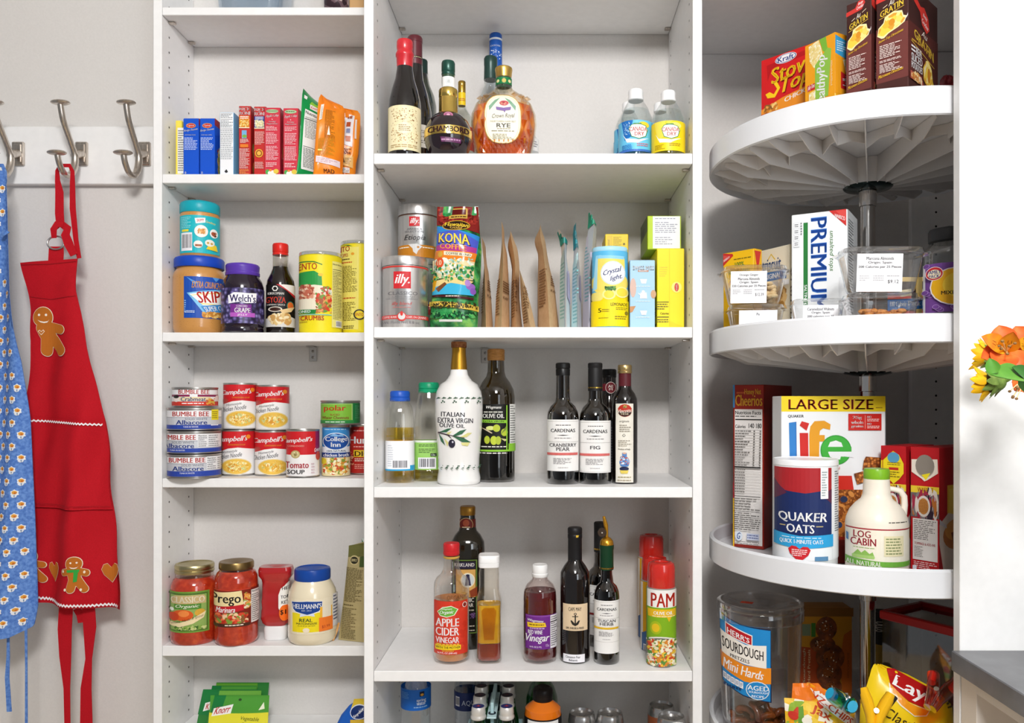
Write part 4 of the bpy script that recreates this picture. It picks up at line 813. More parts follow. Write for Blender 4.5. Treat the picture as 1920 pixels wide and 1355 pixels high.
def soda(cx, d, hw, yt, lb, tone, lem):
    k = hw / 32.0; m = cx; Y = lambda v: yt + (v - 165) * k
    c1, c2, c3 = ('#6cc6ec', '#1f6fc0', '#2f7fcb') if not lem else ('#f4d81c', '#f7e458', '#e8c21a')
    vessel('seltzer_bottle', lb, 'bottle', cx, d, ZB1, [
        ('body', film('#fafcfc', .6), [(28 * k, None), (31 * k, '0.004'), (32 * k, Y(272)), (32 * k, Y(226)), (30 * k, Y(212)), (24 * k, Y(198)), (16 * k, Y(188)), (13.5 * k, Y(183))]),
        ('water', film('#f4f8f8', .2), [(27 * k, '0.004'), (30.5 * k, '0.008'), (31 * k, Y(240)), (29 * k, Y(214)), (23 * k, Y(201)), (0, Y(200.5))]),
        ('cap', M('#f4f4f4', .35), [(13 * k, Y(186)), (14.5 * k, Y(184)), (14.5 * k, Y(179)), (13.8 * k, Y(178)), (14 * k, Y(168)), (12.5 * k, Y(165.5)), (0, Y(165))], {'n': 60, 'ridge': .01})],
        [('label', 32.3 * k, None, None, Y(225), Y(283), c1, [P([(m - 26 * k, Y(225)), (m - 5 * k, Y(225)), (m - 8 * k, Y(240)), (m - 2 * k, Y(252)), (m - 20 * k, Y(262))], c2), P([(m - 24 * k, Y(248)), (m - 18 * k, Y(258)), (m + 4 * k, Y(262)), (m + 24 * k, Y(258)), (m + 4 * k, Y(268)), (m - 16 * k, Y(266))], '#f2f6f8')] + ([] if lem else [FD(m - 22 * k, Y(227), m - 8 * k, Y(252), 34, 1.0 * k, ['#d8ecf8', '#8fc8ea'], 5)]) +
          [E(m + 14 * k, Y(234), 10 * k, 6 * k, '#f2d63a' if not lem else '#f8ea7a'), P([(m - 13 * k, Y(240)), (m - 8 * k, Y(233)), (m + 4 * k, Y(231)), (m + 18 * k, Y(235)), (m + 22 * k, Y(243)), (m + 18 * k, Y(256)), (m + 6 * k, Y(261)), (m - 8 * k, Y(256))], '#3f8a4a'), P([(m - 12 * k, Y(240.5)), (m - 7 * k, Y(234)), (m + 4 * k, Y(232.2)), (m + 17 * k, Y(236)), (m + 20.5 * k, Y(243)), (m + 17 * k, Y(255)), (m + 6 * k, Y(259.5)), (m - 7 * k, Y(255))], '#fbfaf8'),
           T('CANADA', m - 11 * k, Y(238), m + 20 * k, Y(246), '#c8463c', 'b'), T('DRY', m - 2 * k, Y(247.5), m + 15 * k, Y(254.5), '#c8463c', 'b'), R(m - 4 * k, Y(231), m + 10 * k, Y(233.5), '#3f8a4a'), L(m - 24 * k, Y(270), m - 6 * k, Y(280), 4, c3 if not lem else '#b89a1a'), L(m + 2 * k, Y(268), m + 22 * k, Y(275), 2, '#c8788a' if not lem else '#b89a1a')] + ([R(m - 40 * k, Y(280), m + 40 * k, Y(284), '#3f6fc0')] if not lem else []))], 'seltzer bottles')
soda(1192, 1.64, 32, 165, 'front seltzer bottle with a blue label and white cap', 0, False)
soda(1253, 1.605, 31, 168, 'front seltzer bottle with a yellow label and white cap', 0, True)
soda(1178, 1.735, 26, 190, 'blue seltzer bottle in the second row, left of the front blue one', 0, False)
soda(1237.5, 1.735, 26, 191, 'yellow seltzer bottle in the second row, behind the front yellow one', 0, True)
soda(1172, 1.815, 21, 222, 'blue seltzer bottle furthest back, mostly hidden at the left', 0, False)

# --- coffee and tea shelf
ALU = tex('brushed_tin', 'noise', 120, [(.3, '#bdbbb9'), (.7, '#d6d4d2')], .3, metal=.85, stretch=(1, 1, .05))
def tin(cx, d, hw, yt, zb, lb, lid_h, gr, red, rl):
    return vessel('coffee_tin', lb, 'tin', cx, d, zb, [('body', ALU, [(hw * .97, None), (hw, '0.002'), (hw, yt + lid_h)]), ('lid', ALU, [(hw * 1.01, yt + lid_h - 1), (hw * 1.015, yt + lid_h - 2), (hw * 1.015, yt + 4), (hw * .98, yt), (hw * .9, yt), (0, yt)])], gr)
tin(760, 1.63, 42.3, 479, ZC, 'silver coffee tin with red bands, lower front', 18, [('label', 42.5, None, None, 498, 501, '#c8342c', [R(739, 509, 770, 541, '#c8252c'), Q('illy.', (741, 514), (768, 514), (768, 537), (741, 537), '#ffffff', 'bi'), T('CLASSICO', 729, 546.5, 782, 553, '#6f6d70'), T('CLASSIC ROAST', 733, 555, 778, 558, '#8a888a'), T('TORREFACTION CLASSIQUE', 725, 559, 783, 562, '#8a888a'), T('illy blend', 736, 566, 772, 574, '#c8524c', 'i'), L(738, 575, 770, 578, 1, '#c87a74'),
    R(717, 591, 804, 598, '#cf3630'), E(753.5, 594, 8.5, 8.5, '#cf3630'), E(753.5, 593, 6.5, 6.5, '#d5d3d1'), E(753.5, 588, 2.6, 4.5, '#cf3630'), T('COFFEE BEANS', 720, 592.5, 745, 596.5, '#f4e6e4', 'b'), T('CAFE EN GRAINS', 762, 592.5, 797, 596.5, '#f4e6e4', 'b'), T('Wt. Poids Net 8.8 oz', 720, 602, 785, 607, '#7f7d80')])], 1, 1)
z2 = None
t2 = tin(791, 1.735, 41, 484, ZC, 'silver coffee tin half hidden behind the front tin, carrying the tall one', 12, [('label', 41.2, None, None, 570, 590, '#8a2a24', [T('ETIOPIA', 800, 574, 826, 580, '#f0dcc8')])], 1, 1)
ztop = (H - 484) * (1.735 - 41 * .9 * 1.735 / F) / F + .0012
tin(784, 1.735, 37, 382, ztop, 'silver coffee tin with a brown map band, upper rear', 19, [('label', 37.2, None, None, 401, 402.5, '#5c3a2a', [R(740, 459, 830, 482, '#c07a1a'), P([(766, 458), (782, 457), (792, 462), (784, 470), (781, 477), (775, 472), (774, 466)], '#d5d3d1'), E(784, 463.5, 2.4, 2, '#c07a1a'), R(768, 406, 787, 424, '#c8252c'), Q('illy.', (769.5, 409), (786, 409), (786, 422), (769.5, 422), '#ffffff', 'bi'), T('ARABICA', 764, 427.5, 791, 431, '#6f6d70'), T('SELECTION', 760, 432.5, 794, 436, '#6f6d70'), Q('Etiopia', (759, 440), (797, 440), (797, 453), (759, 453), '#3a3634', 'i'), L(751, 462, 768, 466, 1, '#f2e6d0'), L(792, 462, 812, 466, 1, '#f2e6d0')])], 1, 1)
kmap = tex('print_tropical', 'noise', 42, [(.32, '#0d3a22'), (.46, '#1f7a3a'), (.56, '#3fa05a'), (.68, '#8fc860')], .2)
pillow('coffee_bag', 'shiny tropical-printed coffee bag with a dark red top', 'bag', [(388, 820, 897), (400, 819, 898), (440, 819, 900), (470, 816, 903), (520, 812, 901), (560, 809, 897), (600, 806, 896), (None, 806, 895)], 1.64, ZC, .075, kmap,
    [P([(820, 388.5), (897, 388.5), (900, 440), (819, 424)], '#7a1f1c'), FD(821, 390, 897, 430, 40, 5, ['#8f2a22', '#5c1512', '#a8382a'], 4), R(842, 392, 877, 412, '#c9a44a'), R(845, 394, 874, 405, '#5c1512'), L(846, 406, 876, 411, 1, '#4a2a12'), P([(820, 426), (900, 446), (896, 480), (820, 470)], '#2f86d0'), P([(820, 440), (858, 436), (898, 456), (896, 470), (822, 466)], '#4a5ac0'), E(857, 427, 26, 10.5, '#c9a02a'), E(857, 427, 24.5, 9, '#2a1a14'), Q('Hawaiian', (834, 419), (880, 423), (880, 431), (835, 427), '#ecc83c', 'bi'), Q('Gold', (846, 427), (870, 430), (869, 436), (846, 433), '#c9a24a', 'bi'),
     P([(820, 464), (896, 470), (894, 482), (820, 478)], '#b03a8a'), P([(818, 474), (896, 480), (892, 498), (816, 490)], '#e8842a'), Q('KONA', (824, 441), (884, 447), (886, 468), (824, 461), '#2a1a4a', 'b'), Q('KONA', (825, 441), (882, 446), (884, 466), (825, 459), '#f4d44a', 'b'), Q('COFFEE', (828, 462), (878, 467), (878, 477), (828, 471), '#f0a83a', 'b'), P([(836, 477), (888, 482), (886, 488), (836, 484)], '#f0e6c8'), Q('COFFEE BLEND', (840, 478.5), (886, 483), (885, 487), (840, 483), '#4a3a2a', 'b'), E(829, 482, 5, 5.5, '#d8a83c'),
     P([(812, 490), (892, 496), (890, 530), (812, 526)], '#e6d0a0'), FD(812, 488, 892, 530, 60, 5, ['#d8e8d8', '#a8d0c8', '#f4f0e0', '#8fb89a', '#f0c05a'], 6), E(828, 498, 8, 9.5, '#e0542a'), T('10', 823, 493, 832, 502, '#f4dcb0', 'b'), P([(812, 540), (850, 528), (892, 540), (890, 558), (812, 556)], '#3fb0d8'), P([(812, 532), (850, 526), (890, 532), (880, 541), (850, 536), (814, 543)], '#e8d08a'), P([(815, 520), (824, 524), (818, 548), (812, 550)], '#e8a81e'), P([(820, 545), (838, 534), (842, 538), (826, 552)], '#7a4a2a'), E(885, 542, 8, 6, '#9a6ac0'), E(880, 536, 5, 6, '#b48ad0'), E(889, 550, 5, 6, '#8a5ab8'), P([(812, 556), (890, 562), (890, 566), (812, 560)], '#4a1a20'), L(840, 558.5, 866, 562, 1, '#f0e6d8'), P([(806, 567), (898, 576), (898, 586), (806, 576)], '#d8b84a'), FD(806, 569, 897, 583, 70, 2.2, ['#2f2a16', '#4a3f1c'], 8), R(828, 603, 870, 607, '#e6e2dc'), FD(806, 586, 895, 602, 30, 6, ['#0f4a2a', '#2f8f4a', '#5cb060', '#123a20'], 9), FD(806, 500, 893, 535, 26, 4, ['#2f8f4a', '#7cc06a', '#1f6a3a'], 10)],
    wav=.006, flat=.07, rough=.16, nu=52, nv=60)
KR = tex('kraft_paper', 'noise', 90, [(.3, '#d8b286'), (.7, '#e2bf95')], .7)
def sidebag(name, lb, grp, prof, d, zb, dep, col, prints=(), band=None, crease=.0):
    """stand-up pouch seen on its narrow side: rows of (row px, left, right); the front fold is a raised seam"""
    yb = H - zb * F / d; rows = [(yb if y is None else y, a, b) for y, a, b in prof]
    X0 = PX((rows[-1][1] + rows[-1][2]) / 2, d); n = 14
    mb = MB(); vs = []; y0 = rows[0][0]
    def lr(y):
        for a, b in zip(rows, rows[1:]):
            if y <= b[0] or b is rows[-1]:
                t = max(0, min(1, (y - a[0]) / (b[0] - a[0]))); return a[1] + (b[1] - a[1]) * t, a[2] + (b[2] - a[2]) * t
    def pt(u, y):
        l, r = lr(y); m = (l + r) / 2; hw = (r - l) / 2; a = 2 * math.pi * u
        s = math.sin(a); c = math.cos(a); k = abs(s) + abs(c); f = s / k; g = c / k
        if g > 0: f += crease * (1 - abs(f))
        return (PX(m, d) - X0 + f * hw * d / F, -g * dep / 2, max(0.0, (H - y) * d / F - zb))
    nv = 26
    mb.grid(lambda i, j: pt(i, y0 + (yb - y0) * j), 32, nv, col, True)
    mb.add([pt(k / 32, yb) for k in range(32)], [list(range(32))], col)
    mb.add([pt(k / 32, y0) for k in range(32)], [list(range(32))], col)
    def mp(x, y, o):
        l, r = lr(y); s = max(-.98, min(.98, (x - (l + r) / 2) / max(.5, (r - l) / 2)))
        q = (s - crease) / (1 - crease if s > crease else 1 + crease); hw = (r - l) / 2
        return (PX((l + r) / 2, d) - X0 + s * hw * d / F + math.copysign(o, q), -(1 - abs(q)) * dep / 2 - o * .6, max(0.0, (H - y) * d / F - zb))
    xs = sorted(set([rows[-1][1] + (rows[-1][2] - rows[-1][1]) * k / 16 for k in range(-12, 29)]))
    printed(mb, prints, mp, xs, [y0 + (yb - y0) * k / nv for k in range(1, nv)], .0012, .6)
    o = mb.build(name, None, (X0, d, zb + EYE + .0006), sharp=50)
    return tag(o, lb, 'bag', grp)
KB = lambda x0, x1, y0: [L(x0 + (x1 - x0) * .14, y0, x0 + (x1 - x0) * .42, y0 + 70, 14, '#8a5f34'), L(x0 + (x1 - x0) * .6, y0 + 8, x0 + (x1 - x0) * .9, y0 + 30, 5, '#7a5228'), T('KAF', x0 + (x1 - x0) * .6, y0 + 36, x0 + (x1 - x0) * .85, y0 + 41, '#6a4420')]
def xkraft(lb, prof, d, x0, x1, y0):
    m = prof[-1]; sidebag('paper_pouch', lb, 'brown paper pouches', prof, d, ZC, .11, KR, KB(x0, x1, y0), crease=.12)
xkraft('brown paper pouch beside the tropical coffee bag', [(455, 906, 908), (475, 906, 910), (498, 908, 913), (510, 907, 916), (560, 904, 921), (None, 902, 925)], 1.70, 898, 927, 520)
xkraft('brown paper pouch second from the left with a straight pointed top', [(426, 942, 944), (455, 941, 946), (478, 939, 951), (510, 936, 953), (560, 930, 955), (None, 927, 955.5)], 1.675, 927, 957, 525)
xkraft('brown paper pouch in the middle with its top fold bent left', [(443, 957, 961), (452, 953, 964), (466, 952, 970), (488, 957, 973), (505, 960, 974), (560, 958, 974), (None, 958, 980)], 1.69, 957, 988, 530)
xkraft('pale brown paper pouch leaning right, in front between the darker ones', [(514, 974.5, 977), (540, 975.5, 986), (580, 978, 997), (None, 983, 1006)], 1.645, 978, 1010, 540)
xkraft('brown paper pouch at the right end of the row, top fold bent left', [(431, 1012, 1015), (444, 1004, 1020), (456, 1002, 1023), (478, 1009, 1026), (500, 1009, 1030), (540, 1008, 1040), (None, 1008, 1049)], 1.715, 1006, 1049, 510)
MINT = M('#eceef2', .4)
def mint(lb, prof, d, x0, x1, y0, c1, c2):
    y1 = prof[0][0]
    sidebag('mint_pouch', lb, 'teal-topped pouches', prof, d, ZC, .085, MINT, [P([(x0 - 12, y1), (x1 + 12, y1), (x1 + 12, y0 - 6), (x0 - 12, y0 + 6)], c1), P([(x0 - 8, y0 + 60), (x0 + (x1 - x0) * .45, y0 + 10), (x0 + (x1 - x0) * .5, 640), (x0 - 8, 640)], c2), L(x0 + (x1 - x0) * .15, y0 + 34, x0 + (x1 - x0) * .5, y0 + 140, 16, '#86c2c6'), P([(x0 + (x1 - x0) * .62, y0 + 50), (x1 + 8, y0 + 40), (x1 + 8, 590), (x0 + (x1 - x0) * .62, 560)], '#d3c6e0')], crease=.1)
mint('white pouch with a teal top bent right, next to the brown pouches', [(438, 1046, 1048), (452, 1050, 1063), (466, 1052, 1063), (480, 1053, 1062), (520, 1051, 1067), (None, 1049, 1070)], 1.68, 1048, 1070, 462, '#22a39a', '#c9e6ee')
mint('white pouch with a thin upright teal point, middle of the three', [(425, 1077, 1078), (440, 1075, 1080), (468, 1076, 1084), (520, 1074, 1088), (None, 1071.5, 1091)], 1.68, 1072, 1092, 470, '#2f9fae', '#cfeaea')
mint('tallest white pouch with a green band and pink lettering', [(402, 1104, 1106), (412, 1104, 1112), (426, 1103, 1119), (470, 1098, 1117), (520, 1094, 1112), (None, 1093, 1111)], 1.72, 1094, 1114, 430, '#2fb08a', '#e6dfe8')
vessel('drink_mix_canister', 'lemonade drink mix canister with a round white emblem', 'canister', 1143.5, 1.62, ZC, [
    ('body', M('#6cc4e8', .35), [(32, None), (33.3, '0.002'), (33.3, 600), (32.3, 475), (31.8, 468)], {'sy': .75}),
    ('lid', M('#a9dcf2', .3), [(32.6, 470), (33, 469), (33, 464), (31.5, 461.5), (0, 461)], {'sy': .75})],
    [('label', 33.4, None, None, 470, 610, '#5cb8e4', [R(1105, 548, 1182, 612, '#f6da12'), E(1143, 530, 34, 24, '#f4e06a'), P([(1118, 478), (1128, 478), (1122, 540), (1112, 545)], '#a8dcf0'), P([(1122, 480), (1170, 484), (1172, 545), (1120, 545)], '#f0dc6a'), P([(1118, 478), (1170, 480), (1168, 486), (1120, 484)], '#8fd0ee'), E(1149, 512, 22.5, 22.5, '#f2efe6', 32), E(1149, 512, 21.6, 21.6, '#8ab8d0', 32), E(1149, 512, 21, 21, '#ffffff', 32), Q('Crystal', (1131, 508), (1164, 498), (1165, 511), (1132, 520), '#2a3a7a', 'bi'), Q('light.', (1143, 519), (1166, 512), (1166, 524), (1144, 530), '#2a3a7a', 'bi'), E(1120, 556, 12, 9, '#f0e07a'), E(1142, 552, 12, 10, '#f6ea9a'), E(1142, 552, 9, 7.5, '#f0d84a'), E(1165, 548, 12, 10.5, '#f6ea9a'), E(1165, 548, 9.5, 8, '#f0d84a'), FD(1134, 536, 1156, 546, 18, 4, ['#3f7a3a', '#6aa04a', '#2f5a2a'], 4), R(1105, 564, 1182, 612, '#f6da12'), T('LEMONADE', 1145, 568, 1174, 574, '#4a4416', 'b'), L(1154, 576, 1174, 582, 2, '#8a7a1a'), T('5', 1123, 578, 1129, 586, '#4a4416', 'b'), L(1130, 579, 1142, 586, 2, '#8a7a1a'), L(1124, 595, 1142, 598, 1, '#8a7a1a'), L(1152, 592, 1172, 600, 2, '#8a7a1a'), E(1172, 587, 3, 4, '#8a7a1a')], {'sy': .75})], sy=.75)
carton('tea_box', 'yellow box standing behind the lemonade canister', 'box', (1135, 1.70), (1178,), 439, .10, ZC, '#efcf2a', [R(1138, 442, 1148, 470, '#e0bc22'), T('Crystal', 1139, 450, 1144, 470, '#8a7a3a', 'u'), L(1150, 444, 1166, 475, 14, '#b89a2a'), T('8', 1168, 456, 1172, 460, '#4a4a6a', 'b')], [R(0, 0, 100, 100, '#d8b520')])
carton('cocoa_box', 'pale blue cocoa box with white cup drawings', 'box', (1181, 1.605), (1228,), 488, .12, ZC, '#a9cfe8',
    [T('SWISS MISS', 1186.6, 499.8, 1226.6, 507.3, '#4f86ae', 'b'), T('SWISS MISS', 1186, 499, 1226, 506.5, '#ffffff', 'b'), R(1196, 507, 1216, 510, '#b87a5a'), L(1198, 507.5, 1214, 509.5, 1, '#ffffff'), E(1187, 540, 6, 18, '#d3b3a6'), P([(1181, 575), (1192, 574), (1186, 585), (1181, 587)], '#c08a5c'), E(1225, 552, 5, 8, '#c9a07a'), P([(1200, 524), (1213, 524), (1211, 532), (1203, 532)], '#ffffff'), L(1192, 536, 1220, 539, 1, '#dcecf6'), P([(1201, 549), (1212, 549), (1213, 560), (1200, 560)], '#ffffff'), E(1206, 547, 3, 2, '#ffffff'), P([(1195, 549), (1201, 552), (1201, 555)], '#ffffff'), L(1192, 564, 1220, 567, 1, '#dcecf6'), P([(1200, 583), (1213, 583), (1211, 591), (1203, 591)], '#ffffff'), L(1192, 594, 1220, 597, 1, '#dcecf6')],
    left=[R(0, 0, 100, 100, '#8fb3d0'), FD(20, 40, 95, 95, 16, 14, ['#b8846a', '#8a4a34', '#d8c0b0'], 3)])
carton('tea_bag_box', 'large yellow tea box, upright, with a round red emblem', 'box', (1232, 1.615), (1283,), 466, .165, ZC, '#f4dc1e',
    [L(1236, 500, 1252, 520, 5, '#dcc42c'), R(1232, 566, 1254, 567.4, '#4a4416'), L(1232, 569, 1254, 582, 3, '#6a6220'), T('Calories', 1238, 586, 1254, 590, '#4a4416', 'b'), R(1232, 594, 1254, 595.6, '#4a4416'), L(1232, 598, 1254, 606, 2, '#6a6220'), R(1255, 466, 1255.6, 612, '#d8bc14'), E(1268.5, 539, 9.5, 10, '#f8ea7a'), E(1268.5, 539, 4.2, 8, '#c8382c'), T('Lipton', 1266.5, 533, 1270.5, 545, '#ffffff', 'db'), P([(1255.6, 602), (1283, 614), (1255.6, 614)], '#e8cc18')],
    left=[L(20, 22, 70, 50, 6, '#e2cc38'), R(10, 72, 96, 74, '#4a4416'), L(10, 76, 96, 88, 5, '#6a6220'), R(10, 92, 96, 94, '#4a4416'), L(10, 95, 96, 99, 1, '#6a6220')])
carton('green_tea_box', 'green tea box with a white text panel lying on the yellow tea box', 'box', (1214, 1.63), (1277,), 405, .115, (H - 466) * 1.615 / F + .0006, '#b4cc1e',
    [R(1224, 406, 1275, 466, '#e9ebea'), L(1228, 409, 1266, 412, 1, '#8a8aa0'), L(1228, 416, 1270, 438, 6, '#a0a0ac'), L(1228, 444, 1262, 460, 4, '#a8a8b2')], left=[R(0, 0, 100, 55, '#4a5a2a'), R(20, 20, 60, 45, '#2f3a1c'), P([(0, 55), (100, 45), (100, 100), (0, 100)], '#8fa82a')])

# --- oil shelf
def plastic_oil(cx, d, hw, yt, oil_y, lb, capc, ground, prints, yl):
    k = hw / 27
    vessel('oil_bottle', lb, 'bottle', cx, d, ZD, [
        ('body', film('#fafaf6', .6), [(hw * .92, None), (hw, '0.004'), (hw, 884), (hw * .96, 881), (hw, 878), (hw, 824), (hw * .94, 818), (hw, 812), (hw, 795), (hw * .96, 780), (hw * .88, 765), (hw * .70, yt + 22), (hw * .66, yt + 17)], {'pw': 2.6}),
        ('oil', film('#f8e470' if oil_y < 840 else '#efe8a8', .25), [(hw * .86, '0.003'), (hw * .95, '0.006'), (hw * .95, oil_y + 20), (hw * .95, oil_y), (0, oil_y)], {'pw': 2.6}),
        ('cap', M(capc, .35), [(hw * .66, yt + 20), (hw * .70, yt + 19), (hw * .70, yt + 13), (hw * .66, yt + 12), (hw * .69, yt + 11), (hw * .69, yt + 3), (hw * .62, yt), (0, yt)], {'n': 72, 'ridge': .008, 'pw': 2})],
        [('label', hw + .3, None, None, yl[0], yl[1], ground, prints, {'pw': 2.6})], spin=0, pw=2.6)
plastic_oil(750, 1.655, 26.5, 733, 803, 'cooking oil bottle with a blue cap and white barcode label', '#1f55b8', '#f2f2f4', [L(728, 834, 738, 876, 10, '#c8ccd4'), B(735, 862, 764, 880), R(720, 880, 780, 883, '#2f9fd0'), R(768, 873, 778, 880, '#2f9fd0')], (827, 883))
plastic_oil(804, 1.69, 27.5, 717, 880, 'nearly empty oil bottle with a green cap and green label', '#159a6c', '#9ccf6a', [R(772, 826, 836, 830, '#e9efe4'), L(786, 833, 816, 838, 2, '#4a6a34'), L(786, 841, 816, 850, 3, '#5f7f44'), R(807, 850, 818, 856, '#2a3a2a'), T('13c', 809, 851.3, 816, 855, '#e8f0e4', 'b'), B(785, 858, 817, 879)], (827, 881))
CER = M('#f1efec', .14, 0, .7); gn = '#3f5f4a'
leafs = lambda pts, c: P(pts, c)
vine = []
for i in range(9):
    x = 818 + i * 10.5
    vine += [P([(x, 749 - (i % 2)), (x + 5, 744), (x + 7, 746)], gn), P([(x + 2, 748), (x + 8, 745), (x + 9, 747)], gn)]
    if i % 2: vine += [E(x + 3, 752, 1.5, 1.6, gn), E(x + 6, 754, 1.3, 1.4, gn), E(x + 1, 755, 1.2, 1.3, gn)]
for i in range(8):
    x = 827 + i * 9
    vine += [P([(x, 879), (x + 5, 876 - 2 * (i % 2)), (x + 6, 878)], gn), P([(x + 2, 879), (x + 6, 882), (x + 3, 881)], gn), E(x + 6, 873.5, 2.2 if i % 2 else .6, .9, gn)]
CPF = [(37, 912), (40, 908), (40.5, 900), (38, 885), (38.5, 862), (42, 820), (44.6, 780), (44.8, 750), (42, 734)]
vessel('ceramic_oil_bottle', 'white ceramic olive oil bottle with a painted olive branch and gold neck', 'bottle', 860.5, 1.622, ZD, [
    ('body', CER, [(37, None), (40, '0.004'), (40.5, 900), (38, 885), (38.5, 862), (42, 820), (44.6, 780), (44.8, 750), (42, 734), (35, 720), (24.5, 713.5), (23.5, 711), (22, 710), (17, 702), (15.5, 693), (15, 690)]),
    ('gold_neck', M('#b98a2c', .28, .85), [(15.6, 693), (15.2, 686), (13.2, 664), (13, 652)]),
    ('cork', tex('cork', 'noise', 160, [(.35, '#6d3f24'), (.55, '#96603a'), (.7, '#a8744a')], .8), [(13.4, 651.5), (14.4, 651), (14.4, 641.5), (13.4, 640.3), (0, 640.3)])],
    [('painted_lettering', 43.2, 820, 902, 742, 884, None, vine[:], {'prof': CPF}),
     ('painted_branch', 43.0, 820, 902, 764, 842, None, [Q('ITALIAN', (828, 772), (871, 774), (871, 782), (828, 781), '#35333c', 'b'), Q('EXTRA VIRGIN', (822, 783), (886, 785), (886, 794), (822, 793), '#35333c', 'b'), Q('OLIVE OIL', (825, 793), (871, 796), (871, 803), (825, 801), '#35333c', 'b'),
        P([(824, 811), (840, 804), (848, 803), (838, 811)], '#35684a'), P([(838, 812), (848, 809), (842, 816)], '#d9d28a'), P([(824, 813), (832, 824), (836, 836), (828, 828)], '#35684a'), P([(834, 822), (842, 830), (840, 838)], '#dcd68f'), P([(823, 810), (842, 815), (848, 823), (846, 822), (840, 817), (823, 812)], '#4a3a44'), P([(848, 818), (862, 808), (874, 805), (866, 814), (852, 819)], '#35684a'), P([(862, 820), (876, 812), (884, 812), (874, 820)], '#d9d28a'), P([(846, 816), (870, 822), (882, 830), (866, 829)], '#35684a'), P([(864, 830), (880, 830), (876, 837), (866, 835)], '#dcd68f'), E(848, 832, 6, 8, '#2e2a3a'), E(849.5, 829, 1.6, 2, '#c9c6d2'), P([(823, 811), (870, 821), (870, 822), (823, 812.5)], '#4a3a44')], {'prof': CPF, 'yc': [770 + 6 * i for i in range(12)]}),
     ('neck_print', 14.9, 846, 876, 675, 686, None, [T('COLLEZ', 851, 680, 870, 684.5, '#7a5518', 'b')], {'rt': .9})])
vessel('olive_oil_bottle', 'large dark olive oil bottle with a wooden-look cap and black label', 'bottle', 930, 1.675, ZD, [
    ('body', film('#8f7d34', .7), [(32, None), (35, '0.004'), (35.2, 890), (35.2, 745), (33, 730), (26, 716), (18.5, 706), (16, 697), (15.2, 674)]),
    ('oil', M('#1e1a08', .08), [(31, '0.005'), (34, '0.009'), (34.2, 890), (34.2, 762), (0, 761)]),
    ('cap', tex('wood_cap', 'noise', 120, [(.35, '#a8743a'), (.6, '#c08a4c')], .5, stretch=(1, 1, 4)), [(15.2, 676), (16.2, 674), (16.2, 664), (15.6, 663), (16.2, 662), (16.2, 656), (14.5, 654), (0, 654)])],
    [('label', 35.5, 896, 964.5, 758, 847, '#151512', [T('Wegmans', 912, 761, 940, 768, '#f2f0ea', 'bi'), L(908, 771, 944, 775, 1, '#d8d8cc'), T('OLIVE OIL', 906, 776, 945, 784, '#f4f2ec', 'b'), P([(904, 787), (950, 788), (949, 793.5), (904, 792.5)], '#8cc63a'), T('EXTRA VIRGIN', 907, 788.5, 944, 792, '#1c2a10', 'b'), E(920, 803, 8, 4, '#d9e08a'), E(931, 803, 6.5, 7, '#b4c23a'), E(945, 811, 6, 7, '#b4c23a'), E(914, 825, 5, 7.5, '#b4c23a'), E(926, 826, 6, 8.5, '#bcca40'), E(934, 826, 5, 8, '#a9b834'), P([(902, 801), (915, 806), (924, 812), (922, 813), (913, 808)], '#c9b89a'), P([(938, 815), (948, 799), (948, 806)], '#7a8a3a'), P([(938, 822), (950, 824), (946, 828)], '#c9c48a'), L(904, 836, 948, 840, 1, '#e8e6dc'), R(896, 843.5, 964, 847, '#8cc63a'), R(948, 760, 950, 846, '#8cc63a'), R(954, 758, 964.5, 836, '#efeee9'), L(955, 760, 964, 832, 16, '#6a6a66'), R(952, 832, 964.5, 846, '#8cc63a'), L(900, 848, 950, 852, 1, '#e8e4da')])])
CGL = film('#6a5630', .8); CLQ = M('#140d08', .06)
def cardenas(cx, d, hw, zb, yt, yl, lb, cap, liq_y, prints, ybt, kk=1.0, stand=True):
    return vessel('vinegar_bottle', lb, 'bottle', cx, d, zb, [
        ('body', CGL, [(hw * .92, None), (hw, '0.004'), (hw, ybt - 10), (hw, yl[0] - 4), (hw * .95, yl[0] - 14), (hw * .78, yl[0] - 25), (hw * .50, yl[0] - 33), (hw * .44, yl[0] - 42), (hw * .42, yt + 16)]),
        ('liquid', CLQ, [(hw * .88, '0.005'), (hw * .96, '0.008'), (hw * .96, liq_y + 8), (hw * .96, liq_y), (0, liq_y - .5)])] + cap,
        [('label', hw + .25, cx - hw * .99, cx + hw * .97, yl[0], yl[1], '#f1efec', prints)])
def ctext(cx, hw, y, nm, band):
    k = hw / 29.5; X = lambda v: cx + v * k; Y = lambda v: y + v * k
    return [R(X(-27), Y(3), X(27), Y(3.6), '#b8b4b0'), R(X(-27), Y(95.5), X(27), Y(96), '#b8b4b0'), L(X(-13), Y(9), X(14), Y(12), 1, '#5a5656'), T('CARDENAS', X(-22), Y(17), X(22), Y(23.5), '#2c2a2c', 'b'), P([(X(-12), Y(29)), (X(0), Y(28)), (X(12), Y(29)), (X(0), Y(30))], '#4a4848'), L(X(-15), Y(33), X(16), Y(36), 1, '#8f8b8b'), R(X(-27), Y(41), X(27), Y(41.5), '#a8a4a2')] + \
        [T(n, X(-a), Y(b), X(a), Y(b + 6.5), '#5f5b5d', 'b') for n, a, b in nm] + [R(X(-28), Y(61.5), X(26), Y(66), band), L(X(-17), Y(71), X(15), Y(83), 5, '#a09c9c'), L(X(-9), Y(88), X(9), Y(90.5), 1, '#b0acac')]
capk = lambda hw, yt, body=BLACK, yb=None: [('stopper', body, [(hw * .44, yb or yt + 24), (hw * .45, yt + 13), (hw * .42, yt + 11), (hw * .46, yt + 10), (hw * .46, yt + 2), (hw * .40, yt), (0, yt)], {'n': 60, 'ridge': .008})]
